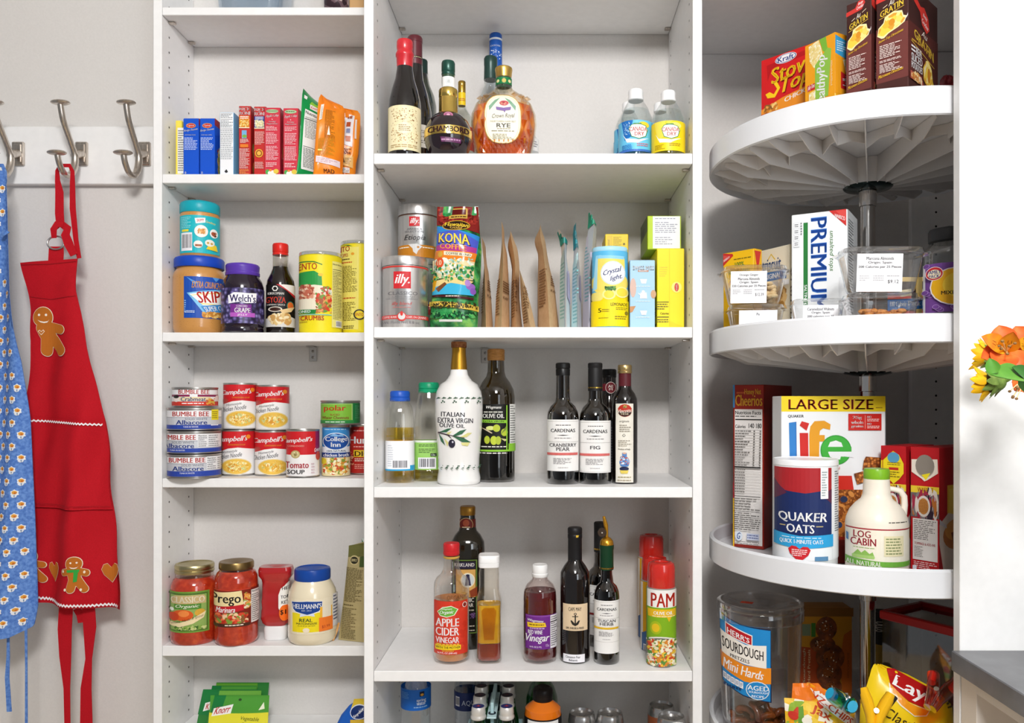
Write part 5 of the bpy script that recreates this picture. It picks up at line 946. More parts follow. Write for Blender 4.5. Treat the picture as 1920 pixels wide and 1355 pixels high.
cardenas(1055.5, 1.628, 29.8, ZD, 680, (787, 884), 'cranberry pear vinegar bottle, all dark glass neck', capk(29.8, 680), 782, ctext(1055.5, 29.8, 787, [('CRANBERRY', 24, 44), ('PEAR', 12, 51.5)], '#d66a66'), 909)
cardenas(1116, 1.63, 29.6, ZD, 680, (789, 887), 'fig vinegar bottle with a matte black sleeve and gold line', [('sleeve', M('#1d1c1d', .5), [(29.6 * .455, 733), (29.6 * .455, 692), (29.6 * .44, 690), (29.6 * .46, 689), (29.6 * .46, 681.5), (29.6 * .4, 680), (0, 680)], {'more': [(GOLD, [(29.6 * .465, 728), (29.6 * .465, 726)])]})], 784, ctext(1116, 29.6, 789, [('FIG', 9, 47)], '#d66a66'), 909)
vessel('balsamic_bottle', 'black balsamic bottle with a round maroon neck seal, behind the fig vinegar', 'bottle', 1142, 1.725, ZD, [
    ('body', WINE, [(28, None), (30, '0.004'), (30, 800), (29, 780), (20, 760), (15, 748), (13.5, 735), (13, 706)]),
    ('cap', BLACK, [(13.2, 708), (13.6, 705), (13.2, 704), (13.6, 703), (13.6, 694), (12, 692), (0, 692)], {'n': 60, 'ridge': .008})],
    [('neck_seal', 14.2, 1128, 1156, 716, 738, None, [P([(1128, 719.5), (1156, 720), (1156, 732), (1128, 733)], '#6a1a24'), E(1145, 727, 9.6, 11, '#e8dcd4'), E(1145, 727, 8.8, 10.2, '#6a1a24'), T('AE', 1140, 722, 1150, 727, '#e8dcd4', 'b'), T('M', 1142, 728, 1148.5, 732, '#e8dcd4', 'b')], {'rt': .97}), ('label', 30.2, 1116, 1160, 790, 885, '#34343a', [L(1144, 800, 1156, 880, 16, '#7a7a82')])])
vessel('vincotto_bottle', 'slim dark bottle with a gold screw cap and tall white label', 'bottle', 1171.5, 1.632, ZD, [
    ('body', WINE, [(22, None), (23.6, '0.003'), (23.8, 760), (23, 748), (19, 738), (13, 730), (11.6, 722), (11.4, 700)]),
    ('foil', M('#5a1f26', .4), [(12, 727), (11.8, 700)], {'cap': (False, False)}),
    ('cap', M('#cbb07a', .28, .9), [(13, 700), (13.4, 699), (13.4, 696), (12.6, 695), (13.2, 694), (13.2, 686), (12, 684), (0, 684)], {'n': 64, 'ridge': .008})],
    [('label', 24, 1155, 1187, 757, 905, '#ece7da', [R(1155, 757, 1187, 905, '#ece7da'), E(1171.5, 770, 14.5, 13.5, '#e9e2d0'), E(1171.5, 770, 13, 12, '#b8301f'), P([(1158.6, 772), (1184.4, 772), (1181, 778.5), (1171, 782), (1162, 778.5)], '#3a1a14'), FD(1167, 759, 1176, 766, 8, 2.4, ['#6a8a4a', '#c8a04a', '#8a3a2a'], 3), Q('Vincotto', (1159, 768), (1185, 766), (1185, 773), (1159, 775), '#f6efe0', 'bi'), T('1838', 1165, 775, 1178, 778, '#e6d8b8', 'b'), T('originale', 1162, 788, 1179, 793, '#4a443c', 'i'), L(1162, 796, 1182, 811, 4, '#9a9284'), E(1170, 816.5, 3, 3, '#4a443c', 4), E(1170, 816.5, 1.6, 1.6, '#ece7da'), L(1160, 825, 1183, 838, 4, '#a8a090'), T('Produce of Italy', 1160, 841, 1181, 844.5, '#5a5446', 'b'),
        P([(1167, 849), (1175, 849), (1175, 856), (1180, 866), (1178, 874), (1172, 876), (1164, 874), (1162, 866), (1167, 856)], '#5a86c0'), E(1171, 850, 3.4, 1.6, '#d8a88a'), FD(1162, 855, 1181, 872, 24, 2.2, ['#e6ecf4', '#2f5a9a', '#c8502c', '#8fb0d8'], 4), E(1170.5, 879, 8, 4, '#23284a'), P([(1163, 882), (1178, 882), (1176, 888), (1165, 888)], '#e0c85a'), L(1160, 893, 1182, 897, 1, '#a89c74'), L(1159, 899, 1182, 903, 1, '#a89c84')])])

# --- vinegar shelf
vessel('balsamic_bottle', 'tall dark balsamic bottle with a gold cap standing at the back', 'bottle', 877, 1.715, ZE, [
    ('body', M('#1a160c', .06, 0, .7), [(28, None), (31, '0.004'), (32, '0.01'), (32, 1035), (31, 1020), (24, 1006), (17, 997), (14.6, 986), (13.8, 966)], {'pw': 2.5}),
    ('cap', M('#a67a30', .32, .8), [(14, 967), (14.4, 965), (14.2, 963), (14.4, 962), (14.4, 953), (13, 950.5), (0, 950)], {'n': 60, 'ridge': .008})],
    [('label', 32.3, 850, 907, 1048, 1189, '#16140e', [R(851, 1050, 894, 1188, '#6a8a3a'), R(852, 1051.5, 892, 1186, '#16140e'), R(853, 1054, 890, 1066, '#2a2440'), T('KIRKLAND', 853, 1056, 889, 1062.5, '#f2efe8', 'b'), R(856, 1068, 891, 1120, '#d9a85c'), E(877, 1088, 13, 14, '#efe2c4'), E(877, 1088, 11, 12, '#cfd6d8'), P([(874, 1080), (880, 1080), (883, 1098), (872, 1098)], '#3a3450'), E(877, 1079, 3.4, 2.2, '#2a2440'), P([(880, 1108), (894, 1100), (894, 1118), (882, 1120)], '#8a3a1c'), T('BALSAMIC', 853, 1121, 888, 1129, '#efeae0', 'b'), T('VINEGAR', 854, 1131, 887, 1138, '#efeae0', 'b'), L(858, 1142, 888, 1147, 1, '#b8b09a'), FD(880, 1148, 892, 1160, 12, 2.4, ['#5a3a6a', '#3a2448', '#7a5a8a'], 4), L(866, 1172, 890, 1176, 1, '#d8d0bc'), L(872, 1180, 890, 1184, 1, '#d8d0bc')], {'pw': 2.5}),
     ('neck_seal', 15.2, 861, 892, 972, 998, None, [P([(861, 974), (892, 974), (892, 990), (861, 990)], '#7a2a22'), E(874, 984, 13, 13, '#d8c08a'), E(874, 984, 12, 12, '#7a2218'), E(874, 981, 6, 6.5, '#b85a3c'), L(867, 987, 881, 991, 1, '#e8d8b0')], {'rt': .96})], pw=2.5)
vessel('cider_vinegar_bottle', 'half empty apple cider vinegar bottle with a red label and red cap', 'bottle', 846.5, 1.62, ZE, [
    ('body', film('#fbf9f6', .6), [(29, None), (32, '0.004'), (33, '0.012'), (33, 1114), (33.4, 1112), (33, 1110), (32.4, 1098), (28, 1088), (20, 1080), (15, 1068), (14.2, 1048), (14, 1042)]),
    ('vinegar', tex('cider', 'noise', 12, [(.3, '#b06a30'), (.7, '#c8823e')], .12, coat=.6), [(28.5, '0.005'), (31.5, '0.009'), (32, 1222), (32, 1128), (0, 1127)]),
    ('cap', M('#c6262b', .32), [(14.2, 1043), (15.4, 1041), (15.4, 1037), (14.6, 1036), (15.2, 1034), (15.2, 1023), (13.8, 1020), (0, 1019.5)], {'n': 72, 'ridge': .012}),
    ('neck_band', M('#c9a04a', .4), [(14.4, 1049), (15.2, 1048), (15.2, 1046), (14.4, 1045)])],
    [('label', 33.5, 814.5, 876, 1128, 1228, '#d23a26', [FD(820, 1130, 875, 1226, 30, 7, ['#cf3a26', '#d8442c', '#c8321f'], 3), P([(821, 1148), (830, 1139), (846, 1136), (859, 1143), (852, 1154), (838, 1158), (826, 1156)], '#e8efd8'), P([(822, 1148), (831, 1140.5), (846, 1137.5), (857, 1143), (851, 1153), (838, 1156.5), (827, 1154.5)], '#6aae3c'), Q('Organic', (825, 1146), (851, 1144), (850, 1152), (826, 1154), '#ffffff', 'bi'), Q('Wegmans', (829, 1141.5), (848, 1140), (848, 1143.5), (829, 1145), '#ffffff', 'bi'), E(870, 1136, 4, 5, '#f2efe8'), E(870, 1136, 3, 4, '#8a2a20'), T('APPLE', 818.5, 1160, 860, 1175, '#ffffff', 'b'), T('CIDER', 818.5, 1177, 860, 1192, '#ffffff', 'b'), T('VINEGAR', 818.5, 1195, 860, 1206, '#ffffff', 'b'), L(820, 1207, 862, 1210.5, 1, '#f2d24a'), R(818, 1210, 863, 1219, '#f0cc1e'), T('WITH THE MOTHER', 819, 1212, 862, 1216.5, '#2a2416', 'b'), L(830, 1220, 852, 1222, 1, '#f2d24a'), T('16.9 FL OZ (500 mL)', 822, 1223, 856, 1227, '#ffffff', 'b')]),
     ('embossed_word', 33.3, 815, 878, 1114, 1127, None, [T('ORGANIC', 838, 1117, 876, 1125, film('#d8cfc4', 1.2, .1), 'b')])])
vessel('salad_dressing_bottle', 'square clear bottle of half-separated oil and vinegar dressing, white flip cap', 'bottle', 917, 1.615, ZE, [
    ('body', film('#fbf8f2', .6), [(20, None), (23, '0.004'), (23.5, '0.01'), (22.5, 1190), (22.5, 1150), (23.5, 1132), (22, 1122), (19, 1112), (18.5, 1090), (19, 1078), (18, 1070), (18, 1064)], {'pw': 4, 'n': 56}),
    ('vinegar', tex('red_vinegar', 'noise', 20, [(.3, '#6a1a10'), (.7, '#8a2c16')], .1, coat=.6), [(19, '0.005'), (22, '0.009'), (21.5, 1208), (0, 1207.6)], {'pw': 4, 'n': 56}),
    ('oil', tex('golden_oil', 'noise', 20, [(.3, '#b8860c'), (.55, '#d8a818'), (.75, '#e8c43a')], .1, coat=.6), [(21.4, 1207), (21.4, 1190), (21.4, 1150), (21.5, 1136), (0, 1135)], {'pw': 4, 'n': 56}),
    ('cap', M('#f1f0ef', .35), [(18, 1066), (19.6, 1065), (19.8, 1057), (19, 1056.5), (19.8, 1056), (19.6, 1045), (18, 1042.5), (0, 1042)], {'n': 72, 'ridge': .006})], [('embossed_panel', 22.8, 905, 927, 1140, 1208, None, [P([(903, 1146), (908, 1140), (926, 1140), (930, 1146), (926, 1200), (908, 1200)], film('#f2d890', .6))], {'pw': 4})], pw=4)
vessel('wine_vinegar_bottle', 'red wine vinegar bottle with a purple label and white cap', 'bottle', 1012.5, 1.62, ZE, [
    ('body', film('#f8f0ee', .6), [(27, None), (30.5, '0.004'), (31.5, '0.012'), (31.8, 1228), (31, 1225), (31.5, 1222), (31.5, 1142), (31, 1136), (31.5, 1130), (30.5, 1115), (25, 1101), (18, 1093), (14.5, 1088), (13.8, 1082)]),
    ('vinegar', M('#5c1216', .08, 0, .6), [(26.5, '0.005'), (30, '0.009'), (30.6, 1222), (30.6, 1125), (29.5, 1113), (0, 1112)]),
    ('cap', M('#f1f0ef', .35), [(14, 1084), (15.4, 1082), (15.4, 1078), (14.2, 1077), (14.6, 1075), (14.6, 1063), (13, 1060.5), (0, 1060)], {'n': 72, 'ridge': .008})],
    [('label', 31.9, 986, 1043, 1154, 1218, '#6d2a86', [R(987, 1155, 1031, 1157, '#8a4aa0'), Q('Wegmans', (990, 1161), (1019, 1163), (1019, 1169), (990, 1167), '#ffffff', 'bi'), P([(989, 1168), (1022, 1168), (1024, 1176), (990, 1177)], '#e8c22a'), L(993, 1170, 1020, 1174.5, 1, '#7a5a10'), L(994, 1177, 1022, 1181, 1, '#cfb0da'), T('RED WINE', 991, 1182, 1017, 1189.5, '#ffffff', 'b'), Q('Vinegar', (986.5, 1190), (1030, 1189), (1029, 1207), (987, 1208), '#ffffff', 'bi'), T('16 FL OZ (1 PT)', 994, 1212, 1015, 1215.5, '#ffffff', 'b'), R(1031, 1155, 1043, 1217, '#e9e6ea'), L(1032, 1157, 1043, 1214, 14, '#5a565e'), R(1031, 1167, 1043, 1168.5, '#2a282c'), T('15c', 1023, 1208, 1029, 1213, '#d8c0e0', 'b')])])
cm = vessel('balsamic_bottle', 'slim black bottle with a cream anchor label and small white tag', 'bottle', 1078, 1.62, ZE, [
    ('body', WINE, [(25, None), (27.8, '0.004'), (28, '0.01'), (28, 1090), (27, 1078), (20, 1064), (13.5, 1054), (12.6, 1044), (12.6, 1000)]),
    ('sleeve', M('#19181a', .45), [(13.2, 1051), (13, 1012), (13.6, 1010), (13.6, 1004), (13, 1003), (13.6, 1002), (13.6, 993), (12, 990.5), (0, 990)])],
    [('label', 28.2, 1056, 1101, 1133, 1183, '#e2c9a6', [T('CAPE MAY', 1066, 1139, 1090, 1146, '#2a2622', 'b'), R(1077.5, 1152, 1079.8, 1170, '#2a2622'), E(1078.6, 1151.5, 2.6, 2.4, '#2a2622'), E(1078.6, 1151.5, 1.3, 1.2, '#e2c9a6'), R(1073, 1155.5, 1084, 1157, '#2a2622'), P([(1070, 1164), (1072, 1163), (1078.6, 1170), (1085, 1163), (1087, 1164), (1084, 1171), (1078.6, 1174), (1073, 1171)], '#2a2622'), T('SIPS, SHRUBS & MIXES', 1062, 1176, 1094, 1180.5, '#2a2622', 'b')]),
     ('tag', 28.2, 1056.5, 1096, 1227.5, 1242.5, '#f0eef2', [T('Cinnamon Pear', 1061, 1230, 1088, 1234.5, '#3a383c', 'b'), T('Balsamic', 1067, 1236, 1083, 1240, '#3a383c', 'b')]), ('capsule_dot', 13.9, 1070, 1086, 1002, 1010, None, [P([(1080, 1004), (1085, 1004), (1084, 1008), (1080, 1008)], '#e0b83c')])])
cardenas(1125, 1.725, 25, ZE, 980, (1098, 1192), 'dark vinegar bottle behind the herb oil, only its left side showing', [('sleeve', M('#1d1c1d', .5), [(25 * .455, 1036), (25 * .455, 993), (25 * .46, 991), (25 * .46, 982), (25 * .4, 980), (0, 980)], {'more': [(GOLD, [(25 * .47, 1032), (25 * .47, 1029)])]})], 1088, ctext(1125, 25, 1098, [], '#9a2a2c'), 1208)
th = cardenas(1137.5, 1.61, 23.8, ZE, 1024, (1127, 1226), 'herb oil bottle with a gold pouring spout and yellow label stripe', [('sleeve', M('#123a24', .3), [(23.8 * .54, 1070), (23.8 * .54, 1033), (23.8 * .57, 1031), (23.8 * .57, 1024), (23.8 * .4, 1022), (0, 1022)], {'more': [(GOLD, [(23.8 * .56, 1068), (23.8 * .56, 1065.5)])]})], 1120, ctext(1137.5, 23.8, 1127, [('TUSCAN', 20, 57 - 13.5), ('HERB', 15, 51)], '#e0b42a'), 1250)
k_ = 1.61 / F; zz_ = lambda y: (H - y) * 1.61 / F - ZE
mb = MB(); mb.lathe([(12.5 * k_, zz_(1022)), (12.8 * k_, zz_(1020)), (12 * k_, zz_(1014)), (8 * k_, zz_(1009)), (3.4 * k_, zz_(1006)), (3, 0)][:5], M('#d39a2e', .25, .8), 32, cap=(True, True))
mb.tube([(0, 0, zz_(1007)), (0, 0, zz_(996)), (-1.5 * k_, 0, zz_(985)), (-5.5 * k_, -.002, zz_(968))], [3.2 * k_, 3 * k_, 4.2 * k_, 2.6 * k_], M('#d39a2e', .25, .8), 14)
sp = mb.build('pouring_spout', th)
MB().tube([(-8.5 * k_, -.008, zz_(998)), (-8.5 * k_, .004, zz_(998))], 8 * k_, M('#3a2c22', .4), 20).ball((-8.5 * k_, -.0085, zz_(998)), (1.4 * k_, .001, 1.4 * k_), '#cfc8bc').build('stopper_disc', sp)
mb = MB(); mb.tube([(-8 * k_, -.002, zz_(997)), (0, 0, zz_(996))], 1.4 * k_, M('#d39a2e', .25, .8), 8); mb.build('stopper_arm', sp)
def spray(cx, d, hw, yt, ysh, lb, g, prints, yb):
    k = hw / 27
    vessel('cooking_spray_can', lb, 'can', cx, d, ZE, [
        ('body', M('#d8d6d2', .3, .8), [(hw * .95, None), (hw, '0.002'), (hw, '0.004'), (hw, ysh), (hw * .93, ysh - 2)]),
        ('cap', film('#c8241a', .5, .1) if False else M('#c9281e', .16, 0, .5), [(hw * .93, ysh), (hw * .95, ysh - 1), (hw * .93, ysh - 38 * k), (hw * .86, ysh - 45 * k), (hw * .7, yt + 1), (hw * .5, yt), (hw * .48, yt + 2), (0, yt + 2)])],
        [('label', hw + .2, None, None, ysh + 1, yb, g, prints)], 'cooking spray cans')
spray(1240, 1.60, 27.3, 1056, 1106, 'front cooking spray can, green olive oil one with a vegetable bowl picture', '#7fae1e', [R(1214, 1107, 1268, 1140, '#f2f0ec'), R(1210, 1108, 1214, 1250, '#6a9418'), T('PAM', 1221, 1113, 1264, 1139, '#c9301f', 'b'), P([(1215, 1143), (1266, 1143), (1266, 1157), (1258, 1158), (1254, 1167), (1250, 1158), (1216, 1158)], '#e8b81e'), T('OLIVE OIL', 1226, 1147, 1261, 1153.5, '#ffffff', 'b'), L(1224, 1155, 1264, 1158, 1, '#f6ecc0'), E(1230, 1178, 10.5, 12.5, '#a4b81e'), E(1230, 1178, 7, 8, '#e0bc22'), E(1240, 1208, 30, 14, '#e4e0da'), E(1240, 1209, 28, 12.5, '#6a6a66'), P([(1212, 1212), (1268, 1212), (1266, 1236), (1254, 1252), (1226, 1252), (1213, 1236)], '#7a766e'), FD(1213, 1197, 1268, 1252, 120, 7, ['#e8c03a', '#c8402a', '#f2ead0', '#5a8a3a', '#d8862c', '#e0d8b0'], 3), L(1214, 1230, 1228, 1242, 4, '#e9e4dc')], 1250)
spray(1227, 1.695, 25.5, 1049, 1092, 'middle cooking spray can, yellow, behind the green one', '#e2a41c', [R(1200, 1094, 1206, 1232, '#efe6d8'), P([(1204, 1190), (1220, 1180), (1220, 1230), (1204, 1230)], '#4a6a9a'), B(1207, 1210, 1214, 1226)], 1230)
spray(1221, 1.785, 24.5, 1004, 1048, 'rear cooking spray can, yellow, with the tallest red cap', '#e2a41c', [R(1197, 1050, 1200, 1212, '#efe6d8'), P([(1197, 1160), (1206, 1150), (1206, 1208), (1197, 1208)], '#4a6a9a')], 1214)

# --- drinks shelf at the bottom
def wat(cx, d, hw, lb, ground, prints, yl, tint, zt=.205):
    k = d / F
    vessel('water_bottle', lb, 'bottle', cx, d, ZF, [
        ('body', film(tint, .8), [(hw * .9, None), (hw, '0.005'), (hw, '0.05'), (hw * .96, '0.055'), (hw, '0.06'), (hw * .96, '0.07'), (hw, '0.076'), (hw, '0.135'), (hw * .93, '0.150'), (hw * .6, '0.176'), (hw * .42, '0.185'), (hw * .4, '0.19')]),
        ('cap', M('#e6e8ea', .35), [(hw * .42, '0.188'), (hw * .46, '0.189'), (hw * .46, '0.203'), (0, '0.205')])],
        [('label', hw + .3, None, None, yl[0], yl[1], ground, prints)])
wat(780, 1.70, 27.5, 'spring water bottle with a bright blue label under the vinegar shelf', '#1660b8', [R(786.5, 1298, 795, 1307, '#12203a'), E(791, 1304, 3, 2.4, '#c8923a'), T('spring', 781, 1311, 798, 1318, '#dfe8f4', 'b'), T('water', 781, 1317, 798, 1323, '#dfe8f4', 'b'), L(776, 1325, 800, 1329, 1, '#8fb4dc'), L(755, 1299, 767, 1312, 5, '#5f96d4')], (1294, 1333), '#f6f6f6')
wat(876, 1.79, 24, 'water bottle with a navy label at the back left of the small bottles', '#1a2c66', [B(855, 1308, 862, 1326), T('AQUA', 866, 1314, 898, 1325, '#c9d2e6')], (1300, 1334), '#eef2f6')
wat(922, 1.815, 23, 'water bottle with a navy label at the back between the small bottle caps', '#232a46', [], (1300, 1334), '#eef2f6')
GG = film('#58b862', .7)
def mini(cx, d, yt, lb, red):
    zt = (H - yt) * d / F - ZF
    S_ = lambda f: '%.5f' % (zt * f)
    hw = lambda m: m * F / d
    top = (lambda mb, p: (mb.disc((0, 0, p[1] + .0004), .0118, 'z', M('#27306e' if red else '#2a1c2e', .3), 24), mb.add([(a, b, p[1] + .0008) for a, b in ((-.006, -.001), (-.001, .002), (0, .006), (.001, .002), (.006, -.001), (.001, -.002), (0, -.006), (-.001, -.002))], [list(range(8))], M('#c0302c' if red else '#5c2630', .3))))
    vessel('sparkling_water_bottle', lb, 'bottle', cx, d, ZF, [
        ('body', GG, [(hw(.021), None), (hw(.0235), '0.003'), (hw(.0235), S_(.42)), (hw(.021), S_(.56)), (hw(.0145), S_(.74)), (hw(.0132), S_(.88))]),
        ('cap', M('#dcd8d2', .35, .35), [(hw(.0142), S_(.84)), (hw(.0152), S_(.85)), (hw(.0152), S_(.875)), (hw(.0138), S_(.89)), (hw(.0138), S_(.905)), (hw(.0142), S_(.915)), (hw(.0132), S_(.985)), (hw(.0118), S_(1.0)), (0, S_(1.0))], {'n': 60, 'ridge': .02, 'top': top})],
        [('label', hw(.0237), None, None, 1372, 1440, '#b8dce0', [])], 'small green sparkling water bottles')
for cx, d, yt, lb, r_ in ((897, 1.615, 1324, 'sparkling water bottle at the front of the left row, red star on its blue cap', 1), (900, 1.67, 1303, 'sparkling water bottle second in the left row', 0), (902.5, 1.725, 1286, 'sparkling water bottle at the back of the left row, near the navy water bottle', 0),
                          (950, 1.615, 1324, 'sparkling water bottle at the front of the right row, red star on its blue cap', 1), (951, 1.67, 1303, 'sparkling water bottle second in the right row', 0), (953.5, 1.725, 1286, 'sparkling water bottle at the back of the right row', 0)):
    mini(cx, d, yt, lb, r_)
# their carrier
zc0 = PZ(1308, 1.66) - EYE - ZF
mb = MB(); cx0 = PX(924.5, 1.66)
mb.box(-.0035, .0035, -.03, .085, .012, zc0, M('#b6d6da', .5), .001)
mb.box(-.0095, .0095, -.050, .09, zc0 - .024, zc0 - .021, M('#c4e0e4', .5), .0005)
mb.add([(.008 * math.cos(t), -.028 + .010 * math.sin(t), zc0 - .0206) for t in [.3927 * q for q in range(16)]], [list(range(16))], M('#1f2c3a', .5))
for q in range(6): mb.add([(-.008, .010 + q * .008, zc0 - .0206), (.008, .010 + q * .008, zc0 - .0206), (.008, .012 + q * .008, zc0 - .0206), (-.008, .012 + q * .008, zc0 - .0206)], [(0, 1, 2, 3)], M('#6a8a94', .5))
mb.box(-.058, -.055, -.073, .0955, .001, .07, M('#b6d6da', .5)); mb.box(.055, .058, -.073, .0955, .001, .07, M('#b6d6da', .5))
mb.box(-.055, .055, .0935, .0955, .001, .07, M('#b6d6da', .5)); mb.box(-.055, .055, -.0735, -.0715, .001, .07, M('#b6d6da', .5))
o = mb.build('bottle_carrier', None, (cx0, 1.66, ZF + EYE + .0006)); tag(o, 'pale teal cardboard carrier around the small green bottles', 'carrier')
vessel('large_green_bottle', 'large green bottle behind the orange drink bottle', 'bottle', 1016, 1.755, ZF, [
    ('body', film('#4aa856', .7), [(28, None), (31, '0.004'), (31, 1345), (29, 1316), (23, 1295), (14, 1278), (11, 1262), (10.5, 1240)]), ('cap', M('#1f5a2a', .4), [(11, 1250), (11, 1228), (0, 1228)])])
vessel('orange_drink_bottle', 'orange drink bottle with a black cap at the front of the lowest shelf', 'bottle', 1018, 1.64, ZF, [
    ('body', M('#e0720f', .1, 0, .7), [(31, None), (34, '0.004'), (34.5, 1350), (33, 1338), (27, 1330), (20, 1322), (17, 1318)]),
    ('cap', M('#17100f', .35), [(16, 1320), (18.5, 1317), (18, 1313), (18.5, 1310), (18.5, 1299), (16, 1294), (12, 1291), (0, 1291)], {'n': 72, 'ridge': .01})],
    [('label', 34.7, None, None, 1351, 1440, '#1a1618', [R(990, 1354, 1046, 1366, '#eceaea')])])
def soda_can(cx, d, lb, g, pr=[], h=.1215):
    r = .0283 * F / d; q = .0250 * F / d; s = .020 * F / d
    def top(mb, p):
        mb.add([(x * 1.0, y, p[1] + .0012) for x, y in [(.006 * math.cos(t), .010 * math.sin(t) - .004) for t in [2 * math.pi * i / 14 for i in range(14)]]], [list(range(14))], M('#a8a6a4', .3, .9))
    vessel('drink_can', lb, 'can', cx, d, ZF, [('body', M('#b9b7b5', .25, .9), [(s, None), (r * .97, '0.006'), (r, '0.010'), (r, '%.4f' % (h - .0175)), (q * 1.05, '%.4f' % (h - .005)), (q, '%.4f' % (h - .0025)), (q, '%.4f' % h), (q * .95, '%.4f' % h), (q * .9, '%.4f' % (h - .005)), (0, '%.4f' % (h - .005))], {'top': top})],
        [('printed_wrap', r * .999, None, None, H - (ZF + h - .0185) * F / (d - .0283), H - (ZF + .011) * F / (d - .0283), g, pr)], 'drink cans on the lowest shelf')
soda_can(1091, 1.66, 'silver-topped drink can nearest the orange drink bottle', '#8a8c90')
soda_can(1143.5, 1.66, 'silver-topped drink can right of the one by the orange bottle', '#8a8c90')
soda_can(1240, 1.70, 'brown drink can at the rear right corner of the lowest shelf', '#8a4a2c')
soda_can(1259, 1.585, 'green and white drink can at the front right corner of the lowest shelf', '#0f4a34', [E(1268, 1370, 18, 16, '#eef0ee')], .143)
# ================================================================== corner cabinet
FT = [z - .0298 for z in TR]        # tray floors
# --- top tray
carton('stuffing_mix_box', 'red stuffing mix box, furthest left on the top round tray', 'box', (1428, 1.56), (1530, 1.477), 115, .05, FT[0], '#cf1f22',
    [R(0, 0, 100, 100, '#cf1f22'), P([(10, 12), (100, 6), (100, 14), (20, 20), (12, 40)], '#b3161c'), E(46, 9.5, 20, 8, '#f2f0f2'), E(46, 9.5, 19, 7.2, '#27408f'), E(46, 9.5, 17.5, 6.3, '#f2f0f2'), T('Kraft', 31, 5, 61, 14, '#27408f', 'b'),
     Q('Stove', (14, 24), (98, 14), (98, 42), (22, 50), '#8a1014', 'bi'), Q('Stove', (12, 22), (97, 12), (97, 40), (20, 48), '#f7c81e', 'bi'), P([(12, 70), (8, 62), (16, 60), (24, 66), (30, 58), (24, 48), (30, 46), (36, 58), (26, 72)], '#f7c81e'), Q('Top', (38, 46), (92, 38), (92, 70), (40, 78), '#8a1014', 'bi'), Q('Top', (36, 44), (91, 36), (91, 68), (38, 76), '#f7c81e', 'bi'),
     P([(0, 88), (40, 76), (100, 66), (100, 100), (0, 100)], '#e8902a'), Q('CHICKEN', (44, 78), (98, 68), (98, 75), (44, 86), '#ffffff', 'b'), FD(2, 80, 34, 100, 26, 7, ['#e0a04a', '#c87a2a', '#f0c87a', '#8a5a2a'], 3), R(0, 96, 100, 100, '#b81c1e')], fw=(0, 0, 100, 180), rough=.3)
pop = food('popcorn', 260, ['#f4e3a4', '#fbf3d2', '#e8cf7a', '#fdf8e4', '#f0d890'])
carton('popcorn_box', 'orange and green microwave popcorn box leaning in front of the red stuffing box', 'box', (1510, 1.44), (1566, 1.383), 88, .045, FT[0], '#f0a81e',
    [R(0, 0, 100, 100, '#f2a41c'), P([(48, 0), (70, 0), (78, 30), (60, 22)], '#7cb83c'), P([(12, 4), (46, 0), (58, 22), (64, 46), (30, 44), (16, 30)], pop), P([(34, 40), (76, 20), (88, 24), (86, 40), (78, 100), (36, 100), (34, 80)], '#8fc04a'), T('HealthyPop', 40, 28, 76, 120, '#ffffff', 'ubi'), L(86, 44, 92, 86, 18, '#f6e4b0'), R(8, 70, 34, 80, '#c8242a'), Q('Jolly Time', (9, 71), (33, 69), (33, 79), (9, 80), '#ffffff', 'bi'), P([(14, 84), (36, 82), (36, 100), (14, 100)], pop)],
    [R(0, 0, 100, 100, '#f0a020'), P([(0, 4), (70, 10), (90, 30), (60, 40), (0, 34)], '#3f9fd0'), L(8, 12, 60, 30, 5, '#d8ecf8'), P([(40, 42), (100, 36), (100, 70), (60, 64)], pop), P([(30, 62), (100, 72), (100, 92), (30, 90)], '#c8242a'), T('Jolly', 40, 68, 96, 86, '#ffffff', 'ub')], fw=(0, 0, 100, 165), rw=165, rough=.3)
gpot = food('potato', 120, ['#f2d04a', '#f7e38c', '#e8b83a', '#f4d868', '#dca038'])
